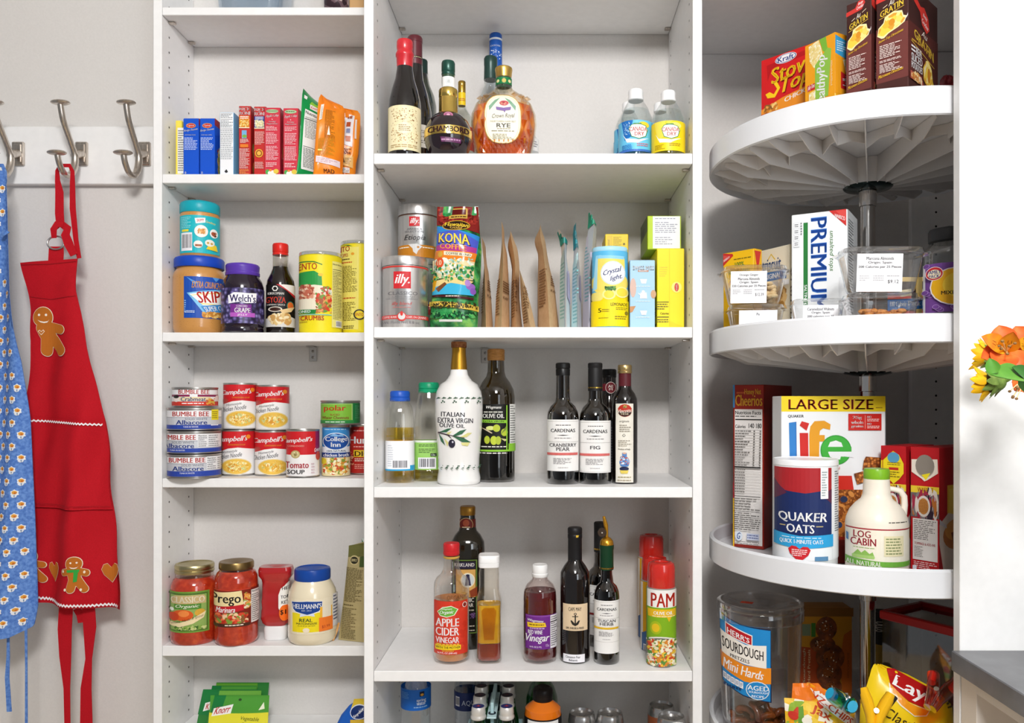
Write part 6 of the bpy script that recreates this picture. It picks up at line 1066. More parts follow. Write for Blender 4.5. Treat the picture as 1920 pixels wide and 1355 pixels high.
def gratin(A, B, dp, lb, h):
    carton('potato_mix_box', lb, 'box', A, B, 0, dp, FT[0], tex('print_brown', 'noise', 9, [(.35, '#3c2220'), (.65, '#54302c')], .35),
        [R(0, 46, 100, 110, '#6e3a36'), P([(0, 10), (36, 8), (48, 1), (70, 0), (76, 5), (62, 12), (44, 13), (0, 15)], '#cf3a34'), Q('Betty', (48, 3), (68, 1), (68, 5.5), (48, 7), '#ffffff', 'bi'), Q('Crocker', (42, 7.5), (70, 5), (70, 9), (42, 11), '#ffffff', 'bi'), Q('Au', (40, 17), (58, 14), (58, 20), (40, 22.5), '#f6efe2', 'i'), P([(22, 22), (36, 19.5), (36, 20.3), (22, 22.8)], '#e8d8b8'), P([(64, 16), (80, 13), (80, 13.8), (64, 16.8)], '#e8d8b8'), Q('GRATIN', (13, 26), (86, 18), (86, 25.5), (13, 33), '#f4d24a', 'b'), P([(10, 34.5), (88, 26.5), (88, 27.2), (10, 35.2)], '#d8b04a'),
         P([(4, 54), (8, 45), (24, 40), (28, 34), (56, 30), (82, 32), (86, 38), (97, 40), (90, 46), (70, 50), (40, 54), (26, 58), (18, 58)], '#f8e9b0'), P([(6, 53), (10, 46), (26, 41), (31, 35), (56, 32), (80, 34), (84, 40), (92, 42), (84, 46), (60, 50), (36, 53), (24, 56)], gpot), E(50, 42, 10, 4, '#d8902a'), P([(96, 40), (100, 37), (100, 40), (84, 48)], '#d8d4d8'),
         Q('Stove-Top Directions', (8, 60), (86, 53), (86, 57), (8, 64), '#f0c23a', 'bi'), L(12, 66, 84, 82, 8, '#f0dcd4'), L(12, 84, 80, 87, 2, '#f0dcd4'), L(12, 88.5, 84, 99, 6, '#f0dcd4'), Q('Microwave Directions', (8, 101), (86, 97), (86, 100.5), (8, 105), '#f0c23a', 'bi')],
        [R(0, 40, 100, 100, '#5c2c28'), P([(0, 0), (0, 10), (38, 22), (44, 34), (60, 40), (70, 34), (66, 22), (52, 14), (40, 16)], '#d8382f'), Q('Betty', (48, 20), (62, 22), (62, 28), (48, 25), '#ffffff', 'bi'), Q('Crocker', (44, 26), (66, 31), (66, 36.5), (44, 31), '#ffffff', 'bi'), Q('Au', (42, 40), (62, 41), (62, 48), (42, 46), '#f6efe2', 'i'), Q('GRATIN', (18, 44), (84, 55), (84, 66), (18, 53), '#f4d24a', 'b'), L(10, 56, 80, 60, 1, '#c89a3a'), P([(8, 59), (86, 71), (86, 72), (8, 60)], '#d8b04a'),
         T('REAL', 24, 63, 44, 71, '#ffffff', 'b'), L(8, 63, 22, 71, 2, '#ffffff'), T('SLICED', 8, 72, 44, 80, '#ffffff', 'b'), T('POTATOES', 8, 81, 44, 88, '#ffffff', 'b'), P([(48, 92), (46, 80), (56, 70), (66, 68), (76, 76), (80, 88), (88, 94), (76, 98), (60, 97)], gpot), P([(50, 90), (49, 80), (58, 72), (58, 76), (53, 84)], '#f8ecb8'), E(66, 84, 5, 8, '#d08428'), P([(4, 92), (40, 91), (48, 100), (4, 100)], '#b8584a'), FD(4, 92, 44, 100, 24, 5, ['#f0d49a', '#e0a860', '#f6e8c8', '#c87a3a'], 3)],
        fw=(0, 0, 100, 150), rw=135, group='brown potato mix boxes', h=h, rough=.3)
gratin((1587, 1.36), (1634, 1.327), .126, 'left one of the two brown potato mix boxes, only its narrow side showing', .205)
gratin((1643, 1.316), (1703, 1.28), .126, 'right one of the two brown potato mix boxes, showing a wide front', .205)
vessel('glass_jar', 'glass jar whose foot ring of dark lid shows above the left potato mix box', 'jar', 1617, 1.47, FT[0], [('body', film('#c9d2cf', .7), [(22, None), (24, '0.004'), (24, '0.20'), (20, '0.215')]), ('lid', M('#4a5450', .3, .6), [(20.5, '0.214'), (21, '0.215'), (21, '0.232'), (0, '0.234')])])
pillow('snack_packet', 'small dark red packet at the right edge of the top round tray', 'packet', [(142, 1770, 1784), (150, 1763, 1796), (162, 1761, 1800), (None, 1764, 1800)], 1.40, FT[0], .03, tex('red_foil', 'noise', 60, [(.35, '#7a1f2c'), (.65, '#b83a44')], .3), wav=.006)

# --- second tray
carton('cracker_box', 'yellow whole grain cracker box at the left of the second round tray', 'box', (1356, 1.60), (1413, 1.544), 476, .025, FT[1], '#f3bf1c',
    [P([(0, 0), (0, 26), (34, 8), (32, 4)], '#c8322c'), P([(1, 4), (1, 20), (26, 8)], '#d8504a'), Q('NABISCO', (2, 13), (22, 7), (22, 11), (2, 18), '#ffffff', 'b'), L(36, 14, 92, 18, 1, '#7a6a1a'), T('100%', 40, 22, 70, 32, '#5a8a34', 'b'), T('WHOLE GRAIN', 18, 36, 88, 46, '#5a8a34', 'b'), FD(10, 55, 90, 95, 50, 12, ['#e8a83a', '#d88a2a', '#f4d06a', '#b8702a'], 3)],
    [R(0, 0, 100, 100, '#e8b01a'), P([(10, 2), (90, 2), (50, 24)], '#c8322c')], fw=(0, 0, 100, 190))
carton('cracker_box', 'cream cracker box with a blue band, standing between the yellow and the tall white boxes', 'box', (1414, 1.605), (1480, 1.518), 474, .025, FT[1], '#ece4cc',
    [P([(38, 18), (50, 8), (62, 18), (60, 19), (50, 10), (40, 19)], '#e8c23a'), T('triscuit', 24, 16, 78, 34, '#1f4a86', 'b'), R(12, 36, 92, 50, '#2a6cb4'), T('ORIGINAL', 24, 39, 78, 47, '#ffffff', 'b'), R(40, 52, 100, 60, '#eef0f4'), FD(8, 60, 96, 98, 50, 14, ['#c89a5a', '#a87a3a', '#e0bc80'], 3)],
    [R(0, 0, 100, 100, '#e4dac0'), T('Graham', 10, 20, 90, 80, '#5a4632', 'd')], fw=(0, 0, 100, 150))
carton('cracker_box', 'tall white saltine box with blue lettering running down, against the post', 'box', (1484, 1.475), (1589, 1.426), 404, .098, FT[1], '#eef0f1',
    [R(22, 11, 30, 120, '#2a7a3a'), T('SALTINE CRACKERS', 23.5, 86, 28.5, 134, '#ffffff', 'db'), T('PREMIUM', 35, 6, 64, 118, '#6aa6e0', 'db'), T('PREMIUM', 35.6, 6.6, 63.4, 117.4, '#1d4fa6', 'db'), T('unsalted tops', 67, 24, 77, 72, '#4a7a3a', 'di'), P([(68, 0), (98, 0), (98, 20)], '#c8302c'), P([(80, 1), (97, 1), (97, 14)], '#d84a44'), Q('NABISCO', (78, 4), (96, 9), (96, 14), (79, 8), '#ffffff', 'b'), R(4, 10, 15, 40, '#d8dade')] + [q for i in range(4) for q in (R(4.6, 10.6 + i * 7.4, 14.4, 16.8 + i * 7.4, '#f2f3f4'), L(6, 11.5 + i * 7.4, 13, 16 + i * 7.4, 2, '#55585e'))] + [L(17, 10, 20, 26, 5, '#6a6c72'), R(86, 80, 90, 120, '#e4e6e8')],
    [R(0, 0, 100, 100, '#dfe1e2'), R(8, 4, 60, 96, '#e6e8e9'), L(10, 6, 58, 94, 40, '#4a4c50'), R(66, 4, 96, 96, '#d4d6d8')], fw=(0, 0, 100, 155))
def tub(lb, cx, d, zb, hw, h, rz, txt, price, extra=None, lidh=.006, grp='clear nut tubs', dpt=.8, lab=True, fx=0, lw=1.36):
    X = PX(cx, d); r = hw * d / F
    root = thing('nut_tub', lb, 'container', (X, d, zb + EYE + .0006), rz, grp)
    f = film('#fafafa', .8, .08)
    mb = MB(); mb.lathe([(r * .66, 0), (r * .70, .001), (r * .74, .006), (r * .90, h * .80), (r * .91, h * .82), (r * .95, h * .84)], f, 40, pw=5, sy=dpt, cap=(True, False)); mb.build('base', root)
    mb = MB(); mb.lathe([(r * .96, h * .845), (r, h * .85), (r * 1.0, h * .86), (r * .93, h * .90), (r * .90, h * .985), (r * .86, h), (0, h)], f, 40, pw=5, sy=dpt, cap=(False, False))
    for s in (-1, 1): mb.box(s * r * .98 - .006, s * r * .98 + .006, -.012, .012, h * .845, h * .85, f)
    mb.build('lid', root)
    if lab:
        mb = MB(); w_ = r * lw
        def mp(x, y, o):
            z = h * .86 * (1 - y / 100); q = r * (.74 + .16 * z / (h * .8))
            return ((x - 50) / 100 * w_ * .93 + fx, -q * dpt * 1.002 - .0006 - o, z)
        ln = [R(0, 4, 100, 100, '#f4f3f5')]
        for i, t_ in enumerate(txt): a = min(47, len(t_) * 2.0); ln.append(T(t_, 50 - a, 12 + i * 11, 50 + a, 20 + i * 11, '#3a383c', 'b'))
        ln += [L(6, 58, 28, 74, 3, '#b8b6ba'), L(36, 58, 60, 74, 3, '#b8b6ba'), L(66, 58, 94, 63, 1, '#b8b6ba')] + ([T(price, 68, 70, 92, 80, '#5a585c')] if price else [])
        printed(mb, ln, mp); mb.build('price_label', root)
    return root, r, dpt
NUTM = tex('nut_skin', 'noise', 160, [(.3, '#d3ab72'), (.6, '#e8cfa0'), (.8, '#f0e0bc')], .6, bump=.3); WAL = tex('candied_walnut', 'noise', 200, [(.3, '#a8602c'), (.6, '#d8944e'), (.8, '#e8b478')], .35, bump=.6)
def nuts(root_loc, rz, rx_, ry_, n, mat, nm, seed, lb, size):
    """loose nut pieces heaped inside a tub, one heap"""
    rd = random.Random(seed); mb = MB()
    for i in range(n):
        lay = i * (3 if n < 100 else 6) // n; q = 1 - lay * (.12 if n < 100 else .02)
        x, y = rd.uniform(-rx_, rx_) * q, rd.uniform(-ry_, ry_) * q
        mb.ball((x, y, .0035 + size * .5 + lay * size * .62), (size * rd.uniform(.6, .95), size * rd.uniform(.5, .8), size * rd.uniform(.4, .55)), mat, 8, 6)
    o = mb.build(nm, None, (root_loc[0], root_loc[1], root_loc[2] + .0004), rz); tag(o, lb, 'nuts'); o['kind'] = 'stuff'
t1, r1, _ = tub('clear nut tub at the bottom left, under the tub priced $12.39', 1416, 1.49, FT[1], 54, .068, -.12, ['Pe'], None)
h1 = .068
t1b, r1b, _ = tub('clear nut tub with a $12.39 label, on top of the left stack', 1413, 1.49, FT[1] + .0692, 62, .068, -.12, ['Orange Ginger', 'Marcona Almonds', 'Origin: Spain', '220 Calories per 25 Pieces'], '$12.39', fx=-.014, lw=1.12)
nuts(t1b.location, -.12, .036, .028, 150, NUTM, 'almonds', 4, 'pale almonds heaped inside the tub priced $12.39', .009)
t2, r2, _ = tub('single clear nut tub labelled caramelized walnuts, between the two stacks', 1532, 1.385, FT[1], 50, .066, -.10, ['Caramelized Walnuts', 'Origin: Spain', '200 calories per 25'], None, dpt=.62)
t3, r3, _ = tub('clear tub of candied walnuts under the tub priced $9.12', 1650, 1.315, FT[1], 71, .066, -.02, [], None, dpt=.5, lab=False)
nuts(t3.location, -.02, .033, .013, 120, WAL, 'walnuts', 6, 'candied walnut pieces inside the lower right tub', .0095)
t3b, r3b, _ = tub('clear nut tub with a $9.12 label, on top of the right stack', 1650, 1.315, FT[1] + .0672, 80, .072, -.02, ['Marcona Almonds', 'Origin: Spain', '200 Calories per 25 Pieces'], '$9.12', dpt=.5, fx=-.012, lw=1.12)
carton('snack_pack_box', 'dark cream-edged snack pack box behind the right nut tubs', 'box', (1664, 1.45), (1738, 1.45), 520, .05, FT[1], '#3a2e2a',
    [R(0, 0, 100, 12, '#e3c47a'), R(72, 0, 100, 100, '#e3c47a'), P([(0, 40), (30, 46), (60, 44), (60, 58), (0, 60)], '#c8362c'), P([(30, 36), (60, 32), (62, 50), (34, 54)], '#efe2b8'), P([(0, 62), (92, 58), (98, 74), (86, 86), (0, 92)], '#2f68a8'), T('100 Calorie', 6, 66, 48, 80, '#ffffff', 'b'), T('Pack', 52, 64, 84, 78, '#ffffff', 'b'), R(0, 92, 72, 100, '#c8242a')], fw=(0, 0, 100, 175))
pb = vessel('snack_jar', 'big clear snack jar with a black lid and purple label, cut by the end panel', 'jar', 1780, 1.375, FT[1], [
    ('body', film('#eceeee', .8), [(42, None), (46, '0.004'), (46.5, 560), (46.5, 490), (46, 482), (46.5, 472), (44, 462), (36, 454), (33, 448)]),
    ('lid', M('#262628', .4), [(33, 449), (36, 447), (36, 428), (34, 424), (0, 424)], {'n': 80, 'ridge': .01})],
    [('label', 46.8, 1736, 1824, 491, 584, '#7a4a9c', [('P', [(1736, 491), (1740, 491), (1740, 584), (1736, 584)], '#efeef2')] + [q for i in range(26) for q in (E(1742 + (i * 17) % 78, 494 + (i * 29) % 88, 5.5, 4.5, '#b890d0', 12), E(1742 + (i * 17) % 78, 494 + (i * 29) % 88, 4.6, 3.6, '#7a4a9c', 12))] + [E(1790, 537, 39, 36, '#f0e6ee'), E(1790, 537, 37, 34, '#f0b41c'), E(1796, 534, 26, 24, '#f4cc3a'), T('MIXED NUTS', 1768, 545, 1822, 552, '#2a1c14', 'b'), E(1758, 511, 13.5, 13, '#f4e6e4'), E(1758, 511, 12.5, 12, '#cc2f34'), E(1758, 512, 10, 8.5, '#f4e6c8'), T('FAMILY', 1748, 505, 1768, 511.5, '#2a3a8a', 'b'), T('PACK', 1750, 513, 1766, 519, '#2a3a8a', 'b')])])

# --- third tray
carton('cereal_box', 'dark red honey cereal box turned to show its nutrition panel', 'box', (1374.5, 1.615), (1432, 1.58), 722, .175, FT[2], '#9c2a1e',
    [R(0, 0, 6, 14, '#4a90c8'), R(0, 60, 4, 70, '#a8242c'), R(0, 70, 4, 100, '#e8b81e'), L(12, 4, 40, 6, 1, '#d86a3a'), T('Honey Nut', 38, 2.5, 92, 7, '#f0b43a', 'b'), T('Cheerios', 8, 6, 96, 13, '#f4b83a', 'b'), R(6, 15, 96, 98, '#efeae6'), T('Nutrition Facts', 8, 16, 92, 18.2, '#1c1a18', 'b'), L(8, 18.8, 80, 20, 1, '#5a5652'), R(8, 21, 94, 21.7, '#1c1a18'), T('Calories', 8, 24.5, 42, 26.6, '#1c1a18', 'b'), T('140', 52, 23.6, 70, 26.6, '#1c1a18', 'b'), T('180', 76, 23.6, 94, 26.6, '#1c1a18', 'b')] +
    [q for i in range(14) for q in (R(8, 27.6 + i * 1.6, 94, 27.75 + i * 1.6, '#8a8682'), L(8, 27.9 + i * 1.6, 60 - (i % 4) * 8, 29 + i * 1.6, 1, '#6a6662'), R(68, 28 + i * 1.6, 73, 28.8 + i * 1.6, '#7a7672'), R(88, 28 + i * 1.6, 93, 28.8 + i * 1.6, '#7a7672'))] + [R(8, 50, 94, 50.8, '#1c1a18')] + [q for i in range(9) for q in (R(8, 53 + i * 1.7, 94, 53.15 + i * 1.7, '#a8a4a0'), L(8, 51.4 + i * 1.7, 44, 52.6 + i * 1.7, 1, '#7a7672'))] + [R(8, 68, 94, 68.4, '#3a3834'), L(8, 69, 92, 77, 5, '#8a8682'), L(8, 78, 94, 89, 9, '#6a6662'), E(24, 92.5, 12, 3, '#dde6f2'), T('G', 18, 90.5, 30, 94.5, '#2a4a9a', 'bi'), R(50, 90.5, 90, 94.5, '#c9cfe2'), L(52, 91, 88, 94, 2, '#6a74a0'), L(12, 95.5, 90, 97.5, 2, '#9a9692')],
    [R(0, 0, 100, 100, '#8a2018')] + [q for i in range(6) for q in (E(62, 36, 44 - i * 6, 22 - i * 3, '#7a3a1c'), E(62, 36, 43 - i * 6, 21.4 - i * 3, '#8a2018'))] + [T('A', 38, 72, 46, 77, '#f0b43a', 'b'), FD(52, 60, 100, 96, 30, 10, ['#c88a3a', '#e0b060', '#a86a2a'], 3)], fw=(0, 0, 100, 100))
wv = tex('print_woven_cereal', 'vor', 210, [(.0, '#f0b060'), (.3, '#c97a34'), (.6, '#8a4a1c'), (.8, '#6a3414')], .5)
lf = lambda x, y: (x, y)
carton('cereal_box', 'large white cereal box with a yellow LARGE SIZE band', 'box', (1465, 1.45), (1660, 1.45), 743, .058, FT[2], '#eef0f2',
    [R(1465, 743, 1660, 772, '#f2d41e'), T('LARGE SIZE', 1478, 749, 1638, 768, '#a83a1c', 'b'), L(1642, 763, 1654, 767, 1, '#a8801c'), T('QUAKER', 1477, 778, 1507, 784, '#3a3634', 'b'),
     P([(1479, 793), (1493, 791), (1494, 880), (1481, 880)], '#1d5aa0'), P([(1479, 793), (1492, 791.5), (1492.5, 880), (1481, 880)], '#2f7cc4'), P([(1499, 812), (1515, 812), (1516, 880), (1501, 880)], '#c8241c'), P([(1499, 798), (1503, 790), (1517, 794), (1512, 808)], '#c8241c'), P([(1518, 880), (1517, 815), (1519, 800), (1527, 790), (1545, 789), (1557, 796), (1556, 806), (1543, 803), (1537, 808), (1536, 816), (1546, 816), (1546, 828), (1536, 828), (1535, 880)], '#e09a1c'),
     E(1567, 844, 29, 28, '#2f9a34', 32), E(1567, 844, 27, 26, '#3fae3c', 32), P([(1552, 838), (1556, 829), (1567, 826), (1577, 830), (1580, 838)], '#eef0f2'), P([(1552, 846), (1600, 846), (1600, 858), (1582, 856), (1575, 862), (1560, 860)], '#eef0f2'), P([(1540, 838), (1596, 838), (1596, 847), (1540, 847)], '#3fae3c'), P([(1552, 848), (1580, 848), (1578, 857), (1566, 861), (1556, 857)], '#eef0f2'), P([(1580, 848), (1597, 848), (1594, 854), (1580, 852)], '#eef0f2'), P([(1576, 856), (1592, 857), (1584, 866), (1574, 864)], '#3fae3c'),
     T('original', 1552, 875, 1574, 882, '#c8442c'), R(1590, 776, 1652, 807, '#c8241c'), T('25g', 1598, 780, 1615, 787, '#ffffff', 'b'), T('whole', 1595, 789, 1618, 795, '#ffffff', 'b'), T('grains', 1595, 797, 1618, 803, '#ffffff', 'b'), R(1621, 779, 1621.8, 804, '#f0b0a8'), T('NO', 1625, 780, 1633, 784, '#ffffff', 'b'), L(1625, 785, 1648, 791, 2, '#f8d0cc'), T('NO', 1625, 793, 1633, 797, '#ffffff', 'b'), L(1625, 798, 1648, 804, 2, '#f8d0cc'),
     P([(1568, 892), (1596, 892), (1600, 920), (1568, 920)], '#cf2f24'), R(1556, 918, 1625, 1012, '#a82a1c'), R(1560, 918, 1640, 1006, wv), FD(1556, 916, 1640, 1010, 46, 12, [wv, wv, '#d8924a', '#b8702f', '#8a4a20'], 3), E(1581, 936, 7, 6, '#2f3a5c'), E(1572, 984, 6, 6, '#2f3a5c'), P([(1600, 888), (1622, 882), (1626, 902), (1606, 908)], wv), P([(1618, 864), (1622, 856), (1650, 858), (1648, 880), (1630, 884), (1616, 880)], wv), R(1556, 1012, 1640, 1060, '#6a1c18')],
    [R(0, 0, 100, 100, '#e4e6e8'), T('life', 20, 6, 84, 24, '#2f7cc4', 'b'), R(8, 28, 92, 40, '#c8241c'), L(14, 30, 86, 38, 3, '#f4c8c4'), L(10, 43, 90, 60, 8, '#4a4c50')])
vessel('oatmeal_canister', 'round oatmeal canister with a white lid and red to blue label', 'canister', 1510, 1.39, FT[2], [
    ('body', M('#eceef0', .4), [(56, None), (57.5, '0.002'), (57.5, 868)]),
    ('lid', M('#f4f5f7', .3), [(58, 876), (59, 875), (59, 867), (58, 864), (56, 863.5), (55, 865), (0, 865)])],
    [('label', 57.7, None, None, 876, 1052, '#eef0f2', [R(1455, 878, 1555, 936, '#a8242a'), P([(1455, 905), (1475, 922), (1510, 926), (1545, 920), (1555, 936), (1555, 1012), (1455, 1012)], '#1c2c5e'), P([(1455, 900), (1464, 912), (1478, 926), (1455, 940)], '#5a2440'), P([(1555, 918), (1538, 928), (1555, 946)], '#5a2440'), R(1536, 878, 1549, 936, '#f0f1f3'), L(1538, 884, 1547, 932, 10, '#8fa0a0'), R(1556, 876, 1570, 1050, '#eef0f2'), L(1560, 884, 1567, 1000, 26, '#5a5e66'),
      Q('QUAKER', (1462, 962), (1549, 962), (1546, 983), (1465, 981), '#ffffff', 'b'), Q('OATS', (1477, 984), (1526, 985), (1525, 1001), (1478, 1000), '#ffffff', 'b'), L(1466, 986, 1476, 990, 1, '#c8b880'), L(1528, 986, 1540, 990, 1, '#c8b880'), P([(1455, 1001), (1500, 1006), (1557, 1003), (1557, 1026), (1500, 1030), (1455, 1026)], '#2fa0d8'), L(1470, 1008, 1540, 1011, 1, '#d8f0fc'), T('QUICK 1-MINUTE OATS', 1466, 1013, 1540, 1022, '#ffffff', 'b'), P([(1500, 1056), (1484, 1040), (1481, 1031), (1487, 1025), (1495, 1026), (1500, 1031), (1506, 1026), (1514, 1026), (1519, 1032), (1515, 1042)], '#c8242c'), L(1487, 1031, 1513, 1045, 4, '#f6d8d8'), R(1526, 1044, 1548, 1052, '#5a8ab0')])])
JUG = M('#efe6d6', .3)
lc = vessel('syrup_jug', 'cream plastic syrup jug with a green cap and loop handle', 'jug', 1643.5, 1.335, FT[2], [
    ('body', JUG, [(50, None), (54, '0.004'), (55.5, '0.012'), (55.5, 988), (54, 978), (48, 962), (38, 948), (28, 938), (24.5, 928), (23.5, 908), (23, 900)]),
    ('cap', M('#7fb52a', .3), [(22, 902), (23, 899), (23, 885), (21.5, 880.5), (0, 880)], {'n': 64, 'ridge': .01})],
    [('label', 55.8, 1590, 1699, 993, 1062, '#efe8d6', [R(1590, 993, 1699, 995.5, '#a8303a'), T('LOG', 1604, 998, 1634, 1011, '#a82a3a', 'b'), T('CABIN', 1599, 1012, 1643, 1026, '#a82a3a', 'b'), L(1604, 1029, 1640, 1031.5, 1, '#8fae5c'), P([(1602, 1046), (1612, 1034), (1618, 1040), (1624, 1034), (1632, 1041), (1637, 1037), (1641, 1048)], '#8fbc5a'), R(1602, 1044, 1640, 1050, '#a8cc74'), R(1656, 1006, 1688, 1044, '#e6dcb4'), L(1659, 1009, 1686, 1042, 6, '#8a9464'), P([(1590, 1050), (1650, 1054), (1699, 1055), (1699, 1064), (1590, 1064)], '#6aa63c'), T('ALL NATURAL', 1592, 1055, 1652, 1064, '#f4f4e8', 'b'), P([(1592, 1004), (1596, 1006), (1596, 1020), (1592, 1018)], '#3f7ab0')]),
     ('best_before_print', 54.3, 1655, 1698, 978, 984, None, [L(1664, 979, 1696, 983, 1, '#5a564c')])])
k_ = 1.335 / F; zz_ = lambda y: (H - y) * 1.335 / F - FT[2]
MB().tube([(20 * k_, 0, zz_(916)), (30 * k_, 0, zz_(917)), (42 * k_, 0, zz_(920)), (49 * k_, 0, zz_(930)), (50 * k_, 0, zz_(946)), (48 * k_, 0, zz_(962)), (45 * k_, 0, zz_(974))], [5 * k_, 5 * k_, 5.5 * k_, 6 * k_, 6 * k_, 6.5 * k_, 7 * k_], JUG, 14).build('handle', lc, None, .25)
def pancake(A, B, dp, lb, h, cutw):
    fr = [R(0, 0, 100, 100, '#c01c24'), R(0, 31, 100, 36.5, '#f0d23a'), T('WAFFLES', 24, 32, 80, 35.8, '#b04a1c', 'b'), R(0, 36.5, 100, 56, '#6f6a6c'), FD(0, 36.5, 100, 56, 26, 12, ['#8a8688', '#3a2a3a', '#a8304a', '#c87a3a', '#e8e0d8'], 3), E(46, 47, 24, 8.5, '#e8e2dc'), E(46, 47, 18, 6.5, '#c88a4a'), L(30, 42, 62, 52, 8, '#a86a30'), R(8, 57, 96, 90, '#efece9'), L(12, 58, 90, 74, 11, '#8a8682'), T('TOPPINGS & ADD-INS', 14, 76, 88, 78, '#b8484a', 'b'), L(14, 79, 46, 88, 7, '#9a9692'), L(12, 91, 96, 97, 4, '#f0c8c8'), R(8, 95, 22, 98, '#dfe6f2')]
    fr += [P([(4, 10), (96, 9), (98, 20), (60, 26), (50, 27), (40, 25), (4, 20)], '#f2e8da'), E(52, 15, 34, 9, '#b8aea2'), E(52, 14.4, 33, 8.6, '#8d857c'), P([(40, 22), (72, 20), (56, 26)], '#f0dc2a')] if cutw else [P([(10, 12), (30, 8), (50, 4), (74, 7), (92, 14), (92, 22), (74, 27), (52, 31), (28, 26), (10, 20)], '#f4dc28'), E(52, 9.5, 24, 4.5, '#5aa0c8'), L(28, 13, 80, 16, 2, '#8a7a1c'), R(34, 17.5, 72, 19.6, '#c8302c'), L(24, 20.5, 84, 26, 3, '#8a7a1c'), R(2, 12, 8, 22, '#f0d028')]
    carton('pancake_mix_box', lb, 'box', A, B, 0, dp, FT[2], '#b81a22', fr,
        [R(0, 0, 100, 100, '#b01820'), R(18, 30, 100, 66, '#e8b83a'), R(22, 33, 100, 64, '#f0cc5a'), P([(0, 60), (20, 52), (70, 58), (100, 64), (100, 100), (10, 100), (0, 76)], '#d8c8bc'), E(42, 70, 34, 12, '#b8703a'), E(42, 66, 30, 9, '#d8944a'), P([(26, 68), (54, 66), (60, 84), (48, 98), (36, 84)], '#7a3a14'), P([(0, 56), (16, 62), (16, 64), (0, 60)], '#c8c4c8')], fw=(0, 0, 100, 100), group='red pancake mix boxes', h=h, rough=.3)
pancake((1652, 1.425), (1699, 1.39), .10, 'left red pancake mix box, with a yellow banner on its narrow side', .2115, False)
pancake((1708, 1.385), (1761, 1.345), .14, 'right red pancake mix box, with a torn pouring hole', .2115, True)

# --- bottom tray
hp = vessel('pretzel_tub', 'large clear pretzel tub with a clear lid and blue label', 'tub', 1425, 1.53, FT[3], [
    ('body', film('#f6f5f5', .6), [(64, None), (68, '0.004'), (74, 1250), (76, 1165), (77, 1160)]),
    ('lid', film('#f4f3f3', .8), [(78.5, 1178), (80, 1177), (80, 1158), (79.2, 1156), (80, 1154), (79, 1147), (76, 1144), (72, 1143), (70, 1146), (0, 1146)])],
    [('label', 73.2, 1349, 1446, 1158, 1318, None, [P([(1351, 1164), (1392, 1176), (1444, 1181), (1445, 1318), (1396, 1311), (1358, 1296)], '#16244a'), P([(1352, 1166), (1392, 1178), (1443, 1183), (1443, 1316), (1396, 1309), (1359, 1295)], '#1f86c8'), P([(1354, 1238), (1398, 1252), (1444, 1253), (1444, 1283), (1398, 1283), (1356, 1268)], '#e88a1c'), P([(1363, 1178), (1412, 1194), (1412, 1214), (1364, 1202)], '#f2eee8'), P([(1364.5, 1180.5), (1410.5, 1195.5), (1410.5, 1212), (1365.5, 1200)], '#b81c24'), Q("HERR'S", (1367, 1187), (1407, 1200), (1407, 1209), (1367, 1199), '#ffffff', 'b'), P([(1354, 1197), (1400, 1213), (1436, 1211), (1436, 1254), (1398, 1250), (1357, 1240)], '#efe9df'), Q('SOURDOUGH', (1357, 1208), (1431, 1222), (1431, 1240), (1358, 1228), '#2c2624', 'b'), Q('PRETZELS', (1373, 1236), (1407, 1241), (1407, 1248), (1373, 1242), '#3a3230', 'b'),
        Q('Mini Hards', (1358, 1248), (1432, 1260), (1431, 1276), (1360, 1268), '#ffffff', 'bi')] + [q for i in range(5) for q in (P([(1360 + i * 7.5, 1276 + i * 1.8), (1366.5 + i * 7.5, 1277.6 + i * 1.8), (1366.5 + i * 7.5, 1290 + i * 1.8), (1360 + i * 7.5, 1288.4 + i * 1.8)], '#f0f0f2'), L(1361 + i * 7.5, 1279 + i * 1.8, 1365.5 + i * 7.5, 1287 + i * 1.8, 3, '#3a5a8a'))] + [E(1421, 1296, 20, 17.5, '#dfeaf2', 16), E(1421, 1296, 18.5, 16, '#1f86c8', 16), T('AGED', 1404, 1287, 1440, 1296, '#ffffff', 'b'), T('SOURDOUGH', 1406, 1297.5, 1438, 1301.5, '#ffffff', 'b'), T('RECIPE', 1411, 1304.5, 1432, 1309, '#ffffff', 'b'), L(1362, 1294, 1394, 1304, 1, '#103a6a')], {'prof': [(64, 1420), (68, 1410), (74.3, 1250), (76.3, 1165), (76.5, 1150)], 'yc': [1165 + 9 * i for i in range(17)]}),
     ('price_sticker', 60, 1385, 1400, 1143, 1146, None, [])])
MB().add([(.0765 * .2 + x, .0 + y, (H - 1146) * (1.53 - 70 * 1.53 / F) / F - FT[3] + .001) for x, y in ((-.052, -.022), (-.03, -.028), (-.026, -.012), (-.048, -.008))], [(0, 1, 2, 3)], M('#d8401c')).build('price_sticker', hp)
PRZ = tex('pretzel_crust', 'noise', 60, [(.3, '#4a220e'), (.55, '#7a3a16'), (.75, '#a85c26')], .4, coat=.4, bump=.3)
def pretzel(loc, rot, lb, s=.022):
    pts = []
    for i in range(40):
        t = 2 * math.pi * i / 39
        pts.append((s * math.sin(t) * (1 + .25 * math.cos(2 * t)), s * .75 * math.cos(t) - s * .45 * math.cos(3 * t) * .5, .004 * math.sin(3 * t)))
    o = MB().tube(pts, s * .26, PRZ, 10).build('pretzel', None, loc); o.rotation_euler = rot
    tag(o, lb, 'pretzel', 'pretzels in the clear tub')
px0, pz0 = PX(1425, 1.53), FT[3] + EYE + .004
